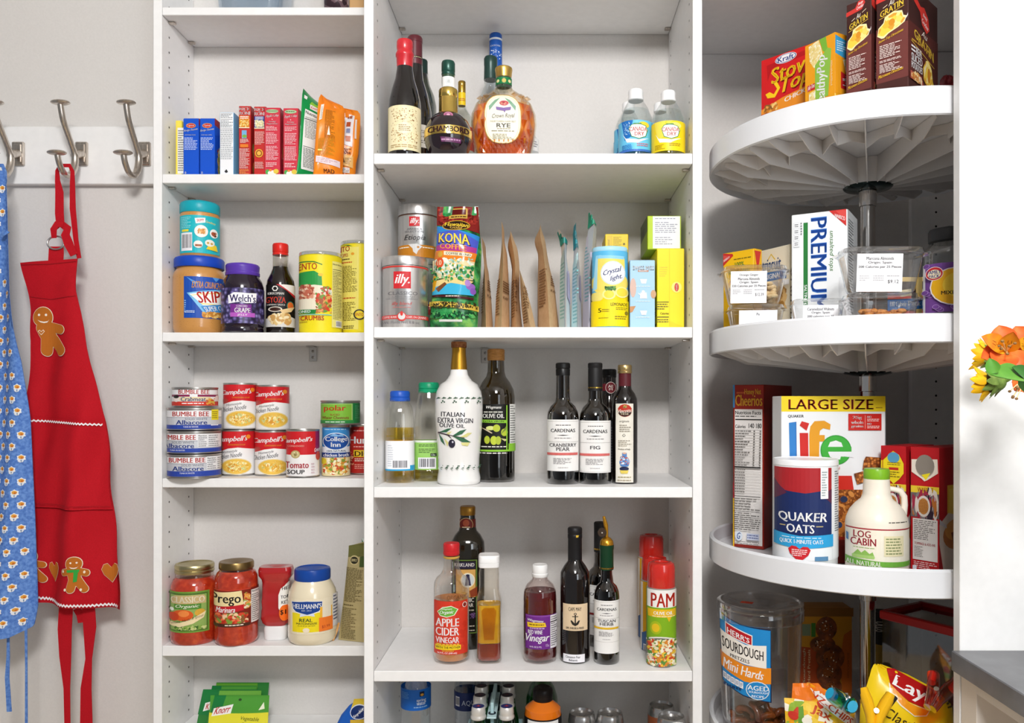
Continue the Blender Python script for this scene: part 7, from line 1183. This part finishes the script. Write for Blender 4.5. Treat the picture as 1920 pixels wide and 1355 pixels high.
for i, (dx, dy, dz, rr) in enumerate(((-.03, -.03, .008, (.1, 0, .3)), (.03, -.03, .008, (0, .1, 1.2)), (.0, .03, .008, (0, 0, 2.2)), (-.012, -.036, .023, (.5, .2, .9)), (.034, .0, .023, (.2, .4, 2.6)), (-.035, .012, .023, (.3, 0, 1.6)), (.008, -.028, .040, (.8, .3, .2)), (-.022, -.002, .040, (.2, .5, 1.0)), (.03, -.02, .045, (.4, .4, 2.0)), (-.005, -.034, .058, (.9, 0, .5)))):
    pretzel((px0 + dx, 1.53 + dy, pz0 + dz), rr, 'dark brown hard pretzel in the heap at the bottom of the clear tub')
carton('pretzel_box', 'orange pretzel box behind the clear pretzel tub', 'box', (1490, 1.66), (1597, 1.66), 1140, .05, FT[3], '#c8862a',
    [R(1490, 1140, 1600, 1156, '#8a5a24'), R(1500, 1156, 1597, 1216, '#c88a24'), P([(1500, 1212), (1536, 1216), (1540, 1290), (1500, 1290)], '#a8441c'), R(1504, 1170, 1520, 1192, '#7a8a6a'), R(1521, 1168, 1529, 1194, '#3f7a2a'), T('Sourdough', 1505, 1216, 1511, 1280, '#efd8b0', 'ub'), T('Hard Pretzels', 1514, 1218, 1519, 1280, '#e8c89a', 'u'), P([(1597, 1180), (1597, 1300), (1580, 1300), (1574, 1240), (1582, 1190)], '#b85c1c'), T('SOURDOUGH', 1588, 1224, 1592, 1270, '#7a3a10', 'd')] +
    [q for cx, cy, a, b in ((1549, 1178, 20, 22), (1542, 1208, 24, 16), (1556, 1232, 27, 26), (1554, 1262, 24, 24), (1558, 1288, 20, 18)) for q in (E(cx, cy, a, b, PRZ), E(cx - 2, cy - 2, a * .42, b * .4, '#8a4a1c'), FD(cx - a * .8, cy - b * .8, cx + a * .8, cy + b * .8, 22, 1.6, ['#e8dcc8', '#5c2c10', '#2f1408'], int(cx), True))] + [R(1577, 1298, 1589, 1318, '#efe6da'), L(1578, 1300, 1588, 1316, 4, '#3a2a1c')], h=None)
rc = thing('food_storage_box', 'clear square food storage box with a red-rimmed lid', 'container', ((PX(1648, 1.50) + PX(1790, 1.379)) / 2, (1.50 + 1.379) / 2, FT[3] + EYE + .0006), math.atan2(1.379 - 1.50, PX(1790, 1.379) - PX(1648, 1.50)))
wd = .1445; hh = .228
mb = MB(); f_ = film('#d9dadb', .8)
for a in ((-wd / 2, wd / 2, .004, .006), (-wd / 2, wd / 2, .126, .128)): mb.box(a[0] + .004, a[1] - .004, a[2], a[3], .003, hh, f_)
for a in (-wd / 2 + .004, wd / 2 - .006): mb.box(a, a + .002, .0062, .1258, .003, hh, f_)
mb.box(-wd / 2 + .004, wd / 2 - .004, .004, .128, 0, .0028, f_); mb.build('box_body', rc)
mb = MB(); RED = M('#b8201f', .3)
mb.box(-wd / 2, wd / 2, 0, .012, hh + .0005, hh + .016, RED, .002); mb.box(-wd / 2, wd / 2, .12, .132, hh + .0005, hh + .016, RED, .002)
mb.box(-wd / 2, -wd / 2 + .012, .0122, .1198, hh + .0005, hh + .016, RED, .002); mb.box(wd / 2 - .012, wd / 2, .0122, .1198, hh + .0005, hh + .016, RED, .002); mb.build('lid_rim', rc)
mb = MB(); mb.box(-wd / 2 + .012, wd / 2 - .012, .012, .12, hh + .006, hh + .0085, film('#c9b9a4', .5)); mb.build('lid_panel', rc)
mb = MB(); mb.grid(lambda u, v: (-.05 + .1 * u, .03 + .07 * v, .045 + .012 * math.sin(u * 9) * math.sin(v * 7)), 12, 10, M('#3a3430', .8)); mb.box(-.052, .052, .028, .102, .0035, .044, M('#2c2826', .8), .01)
o = mb.build('dark_snacks', None, rc.location, rc.rotation_euler.z); tag(o, 'dark food heaped inside the clear storage box with the red lid', 'food'); o['kind'] = 'stuff'
vessel('seasoning_tube', 'black printed canister squeezed between the chrome post and the red-lidded box', 'canister', 1652, 1.60, FT[3], [('body', M('#191716', .4), [(16, None), (17, '0.002'), (17, 1150), (0, 1150)])], [('label', 17.2, None, None, 1160, 1290, '#1b1918', [T('OLDS', 1642, 1166, 1662, 1186, '#d8d2c8', 'db'), R(1630, 1210, 1672, 1290, '#a8862a')])])
# snack bags and clips
jb = food('jalapeno_chips', 90, ['#e8b82a', '#f0cc4a', '#8fb03a', '#f4ecd8', '#c8402a', '#f2c03a'])
o1, jp = pillow('snack_bag', 'orange and yellow snack bag with green peppers printed on it', 'bag', [(1292, 1523, 1530), (1299, 1500, 1548), (1318, 1494, 1590), (1345, 1480, 1610), (1400, 1478, 1612), (None, 1482, 1606)], 1.37, FT[3], .05, '#f0a01c',
    [P([(1496, 1292), (1545, 1292), (1560, 1310), (1492, 1322)], '#e8761c'), R(1478, 1318, 1612, 1500, jb), P([(1528, 1300), (1545, 1305), (1612, 1356), (1612, 1372), (1580, 1352), (1540, 1322)], '#f2ece8'), Q('VZ-CHIPS', (1532, 1303), (1604, 1352), (1596, 1362), (1530, 1312), '#c8401c', 'bi'), Q('Jax', (1518, 1318), (1560, 1336), (1556, 1356), (1518, 1336), '#c8481c', 'bi'), P([(1500, 1330), (1508, 1326), (1506, 1360), (1496, 1362)], '#6a9a3a'), E(1490, 1345, 8, 7, '#c8382a'), E(1512, 1350, 9, 7, '#f4efe0')], tilt=.03, wav=.006, flat=.04)
o2, lp = pillow('snack_bag', 'yellow potato chip bag with a red banner and folded corner', 'bag', [(1257, 1652, 1668), (1262, 1648, 1682), (1275, 1644, 1716), (1300, 1634, 1764), (1330, 1622, 1796), (1400, 1614, 1800), (None, 1616, 1796)], 1.335, FT[3], .055, '#f4d01e',
    [P([(1676, 1262), (1690, 1264), (1770, 1306), (1752, 1334), (1700, 1312), (1674, 1288)], '#b81c1c'), Q("Lay's", (1682, 1268), (1768, 1306), (1752, 1336), (1676, 1292), '#ffffff', 'bi'), P([(1672, 1284), (1700, 1314), (1742, 1330), (1734, 1340), (1708, 1338), (1684, 1320), (1670, 1300)], '#f8ecd0'), P([(1674, 1286), (1700, 1314), (1740, 1331), (1732, 1338), (1708, 1336), (1686, 1318), (1673, 1300)], '#ef9a1c'), Q('Classic', (1660, 1322), (1718, 1352), (1712, 1368), (1654, 1340), '#3a2a14', 'i'), L(1780, 1316, 1794, 1332, 3, '#5a4a14')], tilt=.03, wav=.008, flat=.03, rough=.22)
def clip(lb, col, pivot, ang, open_, loc, handle=None, grip=None, clear=None, ln=.055):
    """spring bag clip: two arms on a pivot, jaws closed on the bag's top edge"""
    root = thing('bag_clip', lb, 'clip', loc, 0, 'bag clips'); root.rotation_euler = ang
    c = clear or M(col, .3)
    for s in (-1, 1):
        mb = MB()
        pth = [(0, s * .012, -ln * .6), (0, s * .004, -ln * .58), (0, s * .006, -ln * .2), (0, s * .008, 0), (0, s * (.008 + open_ * .5), ln * .3), (0, s * (.009 + open_), ln * .62)]
        mb.tube([Vector(p) for p in pth[1:]], [.006, .0075, .009, .0095, .008], c, 12, flat=1.5); a = mb.build('arm', root)
        if grip:
            mb = MB(); mb.tube([Vector((0, s * (.011 + open_ * .55), ln * .3)), Vector((0, s * (.0125 + open_), ln * .6))], [.006, .0075], grip, 12, flat=1.3); mb.build('grip_pad', a)
    MB().tube([(-.013, 0, 0), (.013, 0, 0)], .004, STEEL, 12).build('spring', root)
    return root
bl = Vector((PX(1590, 1.31), 1.318, PZ(1322, 1.31)))
clip('turquoise clear clip on the orange snack bag', '#1fa8c8', None, (.5, -1.0, .3), .008, bl, grip=M('#1f9cc4', .35), clear=film('#5fd0e0', .7), ln=.045)
clip('yellow clip with black pads between the two snack bags', '#f0b81c', None, (.15, .5, 1.35), .012, Vector((PX(1642, 1.27), 1.272, PZ(1335, 1.27))), grip=M('#2a2a2c', .5), ln=.05)
clip('orange clear clip at the right edge of the yellow chip bag', '#e8641c', None, (.2, .9, .9), .008, Vector((PX(1758, 1.275), 1.275, PZ(1300, 1.275))), grip=M('#d8401c', .35), clear=film('#f08a3a', .7), ln=.05)
# ================================================================== aprons on the coat rack
def cloth(name, rows, d, fold, mat, parent=None, org=(0, 0, 0), prints=(), th=.0022, nu=28, nv=60, lift=.0012, build=True):
    """hanging cloth; rows are ((x, y) left edge, (x, y) right edge) in picture pixels at distance d, fold gives the depth of the pleats"""
    def pos(px, py, o=0): return (PX(px, d) - org[0], d + fold(px, py) - o - org[1], PZ(py, d) - org[2])
    n = len(rows)
    def pp(u, v):
        t = v * (n - 1); i = min(n - 2, int(t)); t -= i
        a = [rows[i][0][k] + (rows[i + 1][0][k] - rows[i][0][k]) * t for k in (0, 1)]; b = [rows[i][1][k] + (rows[i + 1][1][k] - rows[i][1][k]) * t for k in (0, 1)]
        return a[0] + (b[0] - a[0]) * u, a[1] + (b[1] - a[1]) * u
    mb = MB()
    mb.grid(lambda u, v: pos(*pp(u, v), 0), nu, nv, mat)
    b0 = len(mb.v)
    mb.grid(lambda u, v: pos(*pp(u, v), -th), nu, nv, mat, flip=True)
    w_ = nu + 1; loop = [i for i in range(w_)] + [j * w_ + nu for j in range(1, nv + 1)] + [nv * w_ + i for i in range(nu - 1, -1, -1)] + [j * w_ for j in range(nv - 1, 0, -1)]
    mi_ = mb.mi(mat)
    for i in range(len(loop)):
        a, b = loop[i], loop[(i + 1) % len(loop)]; mb.f.append([a, b, b0 + b, b0 + a]); mb.m.append(mi_); mb.s.append(True)
    xs = [min(r_[0][0] for r_ in rows) + 4 * k for k in range(90)]; ys = [rows[0][0][1] + 7 * k for k in range(-2, 140)]
    printed(mb, prints, pos, xs, ys, lift, .8, smooth=True)
    return mb.build(name, parent, sharp=70), pos
RED = tex('red_cotton', 'noise', 500, [(.3, '#b00a19'), (.7, '#be0f20')], .85, bump=.08); REDD = M('#8f0a16', .85)
d = 1.762
ra = thing('apron', 'red gingerbread apron hanging by its neck strap from the middle hook', 'apron', Pt(130, 800, d))
org = tuple(ra.location)
def fold(x, y):
    k = min(1, max(0, (y - 480) / 300))
    return .010 * k * math.sin((x - .05 * (y - 500)) / 17 + y / 260) + .006 * math.sin(x / 9 + y / 70) * k * .6 + .004 * math.sin((x + y) / 23) - .012 * math.sin(min(1, max(0, (x - 45) / 165)) * math.pi)
rows = [((40, 493), (149, 486)), ((50, 535), (150, 545)), ((60, 585), (158, 600)), ((63, 640), (172, 665)), ((58, 720), (184, 735)), ((52, 785), (196, 795)), ((50, 860), (203, 880)), ((53, 950), (210, 955)), ((55, 1040), (217, 1045)), ((58, 1128), (223, 1143))]
def rick(pts, w_, c='#f4ecef'):
    out = []
    for (x0, y0), (x1, y1) in zip(pts, pts[1:]):
        n = max(1, int((x1 - x0) / 5.2)); h_ = (x1 - x0) / n
        for i in range(n):
            a = x0 + h_ * i; f = lambda x: y0 + (y1 - y0) * (x - x0) / (x1 - x0)
            out.append(P([(a, f(a) - w_ * .9), (a + h_ / 2, f(a + h_ / 2) - w_ * .1), (a + h_ / 2, f(a + h_ / 2) + w_ * .9), (a, f(a) + w_ * .1)], c))
            out.append(P([(a + h_ / 2, f(a + h_ / 2) - w_ * .1), (a + h_, f(a + h_) - w_ * .9), (a + h_, f(a + h_) + w_ * .1), (a + h_ / 2, f(a + h_ / 2) + w_ * .9)], c))
    return out
def seam(pts, c=REDD): return [P([a, b, (b[0], b[1] + .9), (a[0], a[1] + .9)], c) for a, b in zip(pts, pts[1:])]
body, pos = cloth('apron_body', rows, d, fold, RED, ra, org, seam([(57, 556), (100, 562), (151, 556)]) + seam([(42, 497), (95, 496), (148, 491)]) + rick([(58, 1118), (140, 1130), (222, 1136)], 4))
cloth('pocket', [((48, 781), (196, 790)), ((47, 810), (199, 815)), ((49, 880), (204, 884)), ((52, 949), (210, 955))], d, lambda x, y: fold(x, y) - .006, RED, ra, org, rick([(49, 787), (120, 791), (195, 796)], 3.2) + seam([(52, 941), (120, 944), (209, 948)]), nv=24)
GB = M('#b8681e', .85); GBL = '#efe2cc'
def patch(nm, shapes, details):
    big = []
    for s in shapes:
        cx_ = sum(p[0] for p in s[1]) / len(s[1]); cy_ = sum(p[1] for p in s[1]) / len(s[1])
        rr_ = max(math.hypot(p[0] - cx_, p[1] - cy_) for p in s[1]); k = 1 + 1.1 / rr_
        big.append(P([(cx_ + (p[0] - cx_) * k, cy_ + (p[1] - cy_) * k) for p in s[1]], GBL))
    mb = MB(); xs = [4 * k for k in range(70)]; ys = [480 + 7 * k for k in range(110)]
    printed(mb, big, lambda x, y, o: pos(x, y, .0032 + o * .2), xs, ys, .0, .85)
    printed(mb, shapes, lambda x, y, o: pos(x, y, .0038 + o * .3), xs, ys, .0, .85)
    printed(mb, details, lambda x, y, o: pos(x, y, .0046 + o), xs, ys, .0, .85)
    return mb.build(nm, ra)
def capsule(x0, y0, x1, y1, r_, n=8):
    a = math.atan2(y1 - y0, x1 - x0)
    return P([(x1 + r_ * math.cos(a - math.pi / 2 + math.pi * k / n), y1 + r_ * math.sin(a - math.pi / 2 + math.pi * k / n)) for k in range(n + 1)] + [(x0 + r_ * math.cos(a + math.pi / 2 + math.pi * k / n), y0 + r_ * math.sin(a + math.pi / 2 + math.pi * k / n)) for k in range(n + 1)], GB)
def man(cx, cy, s, lean=0, arm2=True):
    f = lambda x, y: (cx + s * (x + lean * y), cy + s * y)
    c = lambda x0, y0, x1, y1, r_: capsule(*f(x0, y0), *f(x1, y1), r_ * s)
    sh = [c(0, 18, 5, 36, 12), c(2, 14, 24, 20, 7.5), c(0, 36, -4, 54, 8.5), c(10, 36, 22, 54, 8.5), E(*f(0, 0), 15.5 * s, 15.5 * s, GB, 24)] + ([c(0, 14, -20, 18, 7.5)] if arm2 else [])
    fc = [E(*f(-5, -3), 2 * s, 2 * s, '#f4ece0', 10), E(*f(6, -3), 2 * s, 2 * s, '#f4ece0', 10), P([f(-8, 5), f(-4, 9), f(1, 10), f(6, 9), f(10, 4), f(7, 7), f(1, 8), f(-4, 7)], '#f4ece0')]
    return sh, fc
sh, fc = man(87.5, 595, 1.16, .12, False)
patch('gingerbread_patch', sh, fc + [P([(84, 629), (79, 622), (82, 619), (84.5, 622), (88, 618.5), (90, 622)], GBL), P([(84, 627.5), (80, 622.2), (82.3, 620.3), (84.5, 623.4), (87.6, 620), (89, 622.2)], GB)])
sh, fc = man(148, 1054, .84)
sh2 = sh
patch('gingerbread_patch', sh, fc + [P([(137, 1064), (158, 1064), (157, 1069), (138, 1069)], '#2f9a3c'), P([(149, 1066), (156, 1067), (155, 1086), (149, 1087)], '#2f9a3c')] + [E(x, y, 2, 2.6, GBL) for x, y in ((130, 1067), (166, 1069), (136, 1100), (162, 1101))])
sh, fc = man(64, 1041, .8)
patch('gingerbread_patch', sh, fc + [E(62, 1060, 3, 3, '#2f9a3c'), E(63, 1069, 2.4, 2.4, '#c8202c'), E(63, 1077, 3, 3, '#2f9a3c')])
def heart(cx, cy, w_, h_): return [P([(cx, cy + h_), (cx - w_ * .75, cy + h_ * .2), (cx - w_, cy - h_ * .35), (cx - w_ * .8, cy - h_ * .8), (cx - w_ * .4, cy - h_ * .9), (cx, cy - h_ * .5), (cx + w_ * .4, cy - h_ * .9), (cx + w_ * .8, cy - h_ * .8), (cx + w_, cy - h_ * .35), (cx + w_ * .75, cy + h_ * .2)], GB)]
patch('heart_patch', heart(103, 1070, 10, 19), []); patch('heart_patch', heart(207.5, 1073, 14.5, 19), [])
def ribbon(nm, pts, parent, org, mat, th=.0016):
    """flat strap: (x, y, width px, distance)"""
    mb = MB(); vs = []
    for i, (x, y, w_, dd) in enumerate(pts):
        a, b = pts[max(i - 1, 0)], pts[min(i + 1, len(pts) - 1)]
        tx, ty = b[0] - a[0], b[1] - a[1]; q = math.hypot(tx, ty) or 1; nx, ny = -ty / q * w_ / 2, tx / q * w_ / 2
        for s, o in ((-1, 0), (1, 0), (1, th), (-1, th)):
            p = Pt(x + s * nx, y + s * ny, dd); vs.append((p[0] - org[0], p[1] + o - org[1], p[2] - org[2]))
    fs = []
    for i in range(len(pts) - 1):
        for k in range(4): fs.append((i * 4 + k, i * 4 + (k + 1) % 4, i * 4 + 4 + (k + 1) % 4, i * 4 + 4 + k))
    m_ = (len(pts) - 1) * 4; fs += [(0, 1, 2, 3), (m_, m_ + 3, m_ + 2, m_ + 1)]
    mb.add(vs, fs, mat, True); return mb.build(nm, parent, sharp=50)
ribbon('neck_strap', [(113, 424, 15, 1.762), (111, 400, 16, 1.763), (111, 360, 15, 1.766), (107.5, 338, 9, 1.769), (107, 320, 7, 1.771), (112, 310, 7, 1.772), (130, 310, 7, 1.772), (135.5, 321, 7, 1.772), (135.5, 342, 9, 1.771), (136, 390, 11, 1.769), (142, 450, 9, 1.766), (148, 484, 8, 1.7625)], ra, org, RED)
ribbon('strap_tail', [(104, 425, 11, 1.757), (113, 418, 14, 1.753), (126, 428, 15, 1.753), (122, 440, 16, 1.754), (128, 456, 17, 1.755), (138, 478, 13, 1.757)], ra, org, RED)
ribbon('strap_knot', [(101, 446, 9, 1.756), (100, 430, 12, 1.752), (106, 420, 12, 1.751), (118, 421, 10, 1.751)], ra, org, RED)
ribbon('ring_tab', [(105, 462, 27, 1.7585), (105, 474, 28, 1.7588), (104, 492, 28, 1.7605)], ra, org, RED)
cc_ = Vector(Pt(105, 455, 1.7575)) - Vector(org)
MB().tube([cc_ + Vector((.0185 * math.cos(t), .002 * math.sin(t), .0145 * math.sin(t))) for t in [2 * math.pi * k / 28 for k in range(29)]], .0019, STEEL, 8).build('ring', ra)
ribbon('waist_tie', [(124, 1128, 26, 1.772), (121, 1180, 26, 1.773), (122, 1230, 22, 1.774), (125, 1290, 12, 1.776), (127, 1420, 10, 1.776)], ra, org, RED)
ribbon('waist_tie', [(165, 1128, 24, 1.773), (168, 1175, 24, 1.774), (166, 1235, 12, 1.776), (161, 1290, 20, 1.774), (162, 1420, 26, 1.773)], ra, org, RED)
ribbon('hem_corner', [(143, 1140, 14, 1.777), (150, 1152, 14, 1.777), (152, 1167, 12, 1.777)], ra, org, RED)

BLUE = tex('blue_cotton', 'noise', 170, [(.35, '#4a72bd'), (.5, '#5c85cb'), (.65, '#6f97d6')], .85)
d2 = 1.712
ba = thing('apron', 'blue apron with small white and orange flowers, cut off by the left edge', 'apron', Pt(0, 800, d2))
org2 = tuple(ba.location)
def fold2(x, y): return .011 * math.sin(x / 12 + y / 300) + .008 * math.sin((x - 20) / 27 - y / 190) + (.02 * ((x - 45) / 60) if x > 45 else 0)
rows2 = [((-66, 322), (7, 318)), ((-64, 380), (10, 380)), ((-70, 430), (12, 440)), ((-74, 520), (19, 540)), ((-90, 600), (31, 610)), ((-100, 680), (44, 680)), ((-104, 780), (52, 780)), ((-106, 900), (53, 900)), ((-106, 1050), (56, 1050)), ((-106, 1150), (60, 1140)), ((-104, 1185), (52, 1178)), ((-96, 1200), (20, 1194))]
mot = []
rd = random.Random(3)
for j in range(40):
    for i in range(7):
        x, y = -84 + i * 24 + (12 if j % 2 else 0) + (j * 2) % 5, 330 + j * 22
        xr = 7 + (y - 330) * .12 if y < 680 else 52
        xr = 10 if y < 440 else 19 + (y - 540) * .17 if y < 690 else 50
        if x > xr - 7 or y > 1172: continue
        mot += [P([(x + (7.2 if q % 2 else 5.4) * math.cos(q * .524), y + (7 if q % 2 else 5.2) * math.sin(q * .524)) for q in range(12)], '#eef0f4'), E(x - 1, y + 5, 4.5, 4, '#e4e8f0', 7), E(x, y - 1, 4.2, 3.6, '#e0a03c', 8), E(x + 1, y, 2, 1.8, '#c86a2c', 6), P([(x - 1, y + 4), (x + 1, y + 4), (x, y + 9)], '#5a7a9a')]
layered = sorted(range(len(mot)), key=lambda k: k % 5)
mb = MB()
bb, pos2 = cloth('apron_body', rows2, d2, fold2, BLUE, ba, org2, nu=34)
mb = MB(); xs = [-110 + 4 * k for k in range(46)]; ys = [322 + 7 * k for k in range(130)]
for k in range(5): printed(mb, mot[k::5], lambda x, y, o: pos2(x, y, .0014 + k * .00025), xs, ys, 0, .85)
# the flower print belongs to the cloth itself
pm = mb.build('print', ba)
bm_src = [bb, pm]
import bmesh
bm = bmesh.new(); slots = []
for o_ in bm_src:
    me = o_.data; base = len(slots); slots += list(me.materials)
    n0 = len(bm.faces); bm.from_mesh(me); bm.faces.ensure_lookup_table()
    for f_i in range(n0, len(bm.faces)): bm.faces[f_i].material_index += base
bm.to_mesh(bb.data); bm.free()
for m_ in slots[len(bb.data.materials):]: bb.data.materials.append(m_)
bpy.data.objects.remove(pm)
ribbon('waist_tie', [(2, 444, 6, d2 - .006), (10, 430, 9, d2 - .012), (14, 434, 8, d2 - .013), (6, 440, 5, d2 - .012)], ba, org2, BLUE)
ribbon('waist_tie', [(15, 1180, 4, d2 + .012), (15, 1230, 6, d2 + .012), (13, 1270, 8, d2 + .012), (17, 1334, 9, d2 + .012)], ba, org2, BLUE)
ribbon('waist_tie', [(48, 1160, 5, d2 + .014), (49, 1250, 4, d2 + .014), (49, 1380, 5, d2 + .014)], ba, org2, BLUE)
ribbon('neck_strap', [(-55, 330, 14, d2 + .004), (-30, 322, 14, d2 + .02), (-16, 328, 8, 1.762), (-15, 317, 7, 1.770), (-10, 310, 7, 1.772), (4, 310, 7, 1.772), (8.5, 321, 7, 1.768), (8, 338, 9, 1.748), (5, 352, 11, d2 + .012)], ba, org2, BLUE)

# ================================================================== flowers leaning in from the vase on the worktop
vs_ = vessel('flower_vase', 'clear glass vase on the grey worktop, beyond the right edge of the view', 'vase', 2240, 1.0, .9179 - EYE, [('glass', film('#eef4f2', .7), [(60, None), (70, '0.004'), (74, '0.09'), (62, '0.17'), (66, '0.215')], {'cap': (True, False)})])
def petal(parent, base, tip, wdt, nrm, cup, mat, nm='petal', mat2=None, streak=False, curl=0.0, sharp_=.8):
    b, t = Vector(base), Vector(tip); ax = t - b; ln = ax.length; ax.normalize(); n_ = (Vector(nrm) - ax * Vector(nrm).dot(ax)).normalized(); sd = ax.cross(n_)
    def fn(u, v):
        w_ = wdt * math.sin(math.pi * min(1, max(.0, v * .93 + .07)) ** sharp_) ** .8; s = (u - .5) * 2
        return tuple(b + ax * ln * v + sd * s * w_ / 2 + n_ * (cup * (s * s - .3) * w_ + curl * ln * v * v + .06 * ln * math.sin(v * math.pi)))
    mb = MB(); mb.grid(fn, 6, 10, mat)
    mb.grid(lambda u, v: tuple(Vector(fn(u, v)) - n_ * .0006), 6, 10, mat2 or mat, flip=True)
    if streak:
        for u0, v0, dv in ((.35, .25, .2), (.5, .3, .22), (.65, .26, .2), (.42, .5, .14), (.58, .52, .14)):
            q = [Vector(fn(u0 - .012, v0)), Vector(fn(u0 + .012, v0)), Vector(fn(u0 + .008, v0 + dv)), Vector(fn(u0 - .008, v0 + dv))]
            for s in (1, -1): mb.add([tuple(p + n_ * (.0005 if s > 0 else -.0011)) for p in q], [(0, 1, 2, 3)], '#5a1c10')
    return mb.build(nm, parent, sharp=80)
YEL = tex('sunflower_yellow', 'noise', 70, [(.3, '#eda40c'), (.6, '#f6c414'), (.8, '#f9d636')], .5, stretch=(1, 1, 3)); SEP = tex('sepal_green', 'noise', 90, [(.3, '#56702f'), (.6, '#7f9a4a'), (.8, '#b4c48a')], .6)
ORG = tex('alstroemeria_orange', 'noise', 38, [(.3, '#dd4a20'), (.5, '#ec6a30'), (.7, '#f39042')], .45); ORY = tex('alstroemeria_yellow', 'noise', 30, [(.35, '#ee7a2a'), (.55, '#f4b41e'), (.7, '#f6ca34')], .45)
LEAF = tex('leaf_green', 'noise', 26, [(.3, '#4f8a2e'), (.6, '#6ca53e'), (.8, '#8abb58')], .45)
mouths = iter([Vector(Pt(2215 + a * 22, 1010, 1.0 + b)) for a, b in ((-1, .030), (1, .038), (.4, -.010), (-.4, .012), (1.4, .0), (0, -.036))])
def W(px, py, dd): return Vector(Pt(px, py, dd))
arcs = iter((.03, .05, .075, .09, -.005, -.03))
def sunflower(lb, c, face, rr_, n, seed, sep=True):
    rd = random.Random(seed)
    root = thing('sunflower', lb, 'flower', tuple(c), 0, 'sunflowers')
    f = Vector(face).normalized(); a = f.cross(Vector((0, 0, 1))).normalized(); b = a.cross(f).normalized()
    MB().ball((0, 0, 0), (.012, .012, .012), SEP, 14, 10).build('receptacle', root)
    MB().ball(tuple(f * .009), (.013, .013, .013), M('#4a3414', .8), 14, 10).build('flower_disc', root)
    for k in range(n):
        t = 2 * math.pi * k / n + rd.uniform(-.12, .12); e = a * math.cos(t) + b * math.sin(t); fw_ = rd.uniform(.75, 1.3)
        petal(root, e * .010 + f * .006, (e + f * fw_).normalized() * rr_ * rd.uniform(.85, 1.08), .0125, f, .12, YEL, curl=rd.uniform(-.1, .12))
    for k in range(11):
        t = 2 * math.pi * k / 11 + .2; e = a * math.cos(t) + b * math.sin(t)
        petal(root, e * .007 - f * .008, (e + f * rd.uniform(.35, 1.0)).normalized() * rr_ * rd.uniform(.62, .8) - f * .004, .011, f, .1, SEP, 'sepal', curl=.05)
    q = next(mouths) - c; MB().tube(smooth_path([-f * .008, -f * .04 + Vector((.0, 0, .004)), q * .45 + Vector((0, 0, next(arcs))), q]), .0036, SEP, 8).build('stem', root)
sunflower('lower sunflower turned away, showing green sepals behind yellow petals', W(1868, 716, 1.035), (-.78, .60, -.12), .034, 15, 5)
sunflower('upper sunflower behind the orange blooms, only its left petals showing', W(1866, 668, 1.125), (-.70, .68, .15), .036, 15, 8)
def lily(lb, c, face, ps, seed):
    root = thing('alstroemeria', lb, 'flower', tuple(c), 0, 'orange alstroemerias')
    f = Vector(face).normalized()
    for i, (px, py, dd, w_, m_, st) in enumerate(ps):
        petal(root, f * .002, W(px, py, dd) - c, w_, (-.35, -.9, .3), .16, m_, streak=st, curl=-.08, sharp_=1.25)
    mb = MB(); rd = random.Random(seed)
    for k in range(6):
        t = f * rd.uniform(.026, .034) + Vector((rd.uniform(-.010, .010), rd.uniform(-.004, .004), rd.uniform(-.010, .010)))
        mb.tube([(0, 0, 0), tuple(t * .6 + Vector((0, 0, .002))), tuple(t)], [.0008, .0007, .0006], M('#f0d9a0', .5), 6); mb.ball(tuple(t), (.0022, .0016, .0016), '#8f6a3c', 8, 6)
    mb.build('stamens', root)
    MB().tube([tuple(-f * .003), tuple(-f * .018), tuple(-f * .024)], [.0045, .0038, .003], LEAF, 10).build('flower_base', root)
    q = next(mouths) - c; MB().tube(smooth_path([-f * .022, -f * .05, q * .5 + Vector((0, 0, next(arcs))), q]), .0026, LEAF, 8).build('stem', root)
lily('front alstroemeria bloom with streaked yellow inner petals', W(1886, 660, 0.920), (-.4, -.85, .1), [(1874, 609, 0.920, .028, ORG, False), (1846, 630, 0.900, .021, ORY, True), (1899, 626, 0.890, .022, ORY, True), (1843, 668, 0.905, .024, ORG, False), (1876, 688, 0.890, .030, ORG, False), (1915, 690, 0.905, .028, ORG, False)], 3)
lily('alstroemeria bloom cut by the right edge, broad upright petals', W(1922, 655, 1.030), (-.3, -.9, .1), [(1905, 611, 1.030, .034, ORG, False), (1938, 612, 1.030, .034, ORG, False), (1960, 640, 1.020, .024, ORY, True), (1911, 640, 1.010, .02, ORY, True), (1950, 690, 1.015, .03, ORG, False), (1902, 690, 1.015, .03, ORG, False)], 4)
lily('alstroemeria bloom hanging low at the right edge below the leaf', W(1925, 712, 0.970), (-.7, -.3, -.5), [(1898, 716, 0.970, .018, ORG, False), (1903, 731, 0.965, .02, ORG, False), (1922, 735, 0.960, .022, ORG, False), (1940, 730, 0.970, .022, ORG, False), (1915, 712, 0.960, .014, ORY, True), (1935, 700, 0.970, .02, ORG, False)], 6)
lf_ = thing('leaf_sprig', 'broad green leaves between the sunflowers and the orange blooms', 'leaves', tuple(W(1925, 706, 0.875)))
c_ = W(1925, 706, 0.875)
petal(lf_, (0, 0, 0), W(1860, 699, 0.855) - c_, .026, (-.1, -.8, .6), .14, LEAF, 'leaf', curl=-.05, sharp_=.9)
petal(lf_, W(1863, 700, 0.857) - c_, W(1855, 671, 0.860) - c_, .015, (-.2, -1, .1), .2, LEAF, 'leaf')
petal(lf_, (0, 0, 0), W(1898, 688, 0.865) - c_, .016, (0, -1, .4), .2, M('#3f7a34', .5), 'leaf')
petal(lf_, (0, .002, 0), W(1921, 735, 0.880) - c_, .014, (-.5, -1, 0), .2, M('#4a7f34', .5), 'leaf')
q = next(mouths) - c_; MB().tube(smooth_path([Vector((0, 0, 0)), q * .5 + Vector((0, 0, next(arcs))), q]), .0024, LEAF, 8).build('stem', lf_)
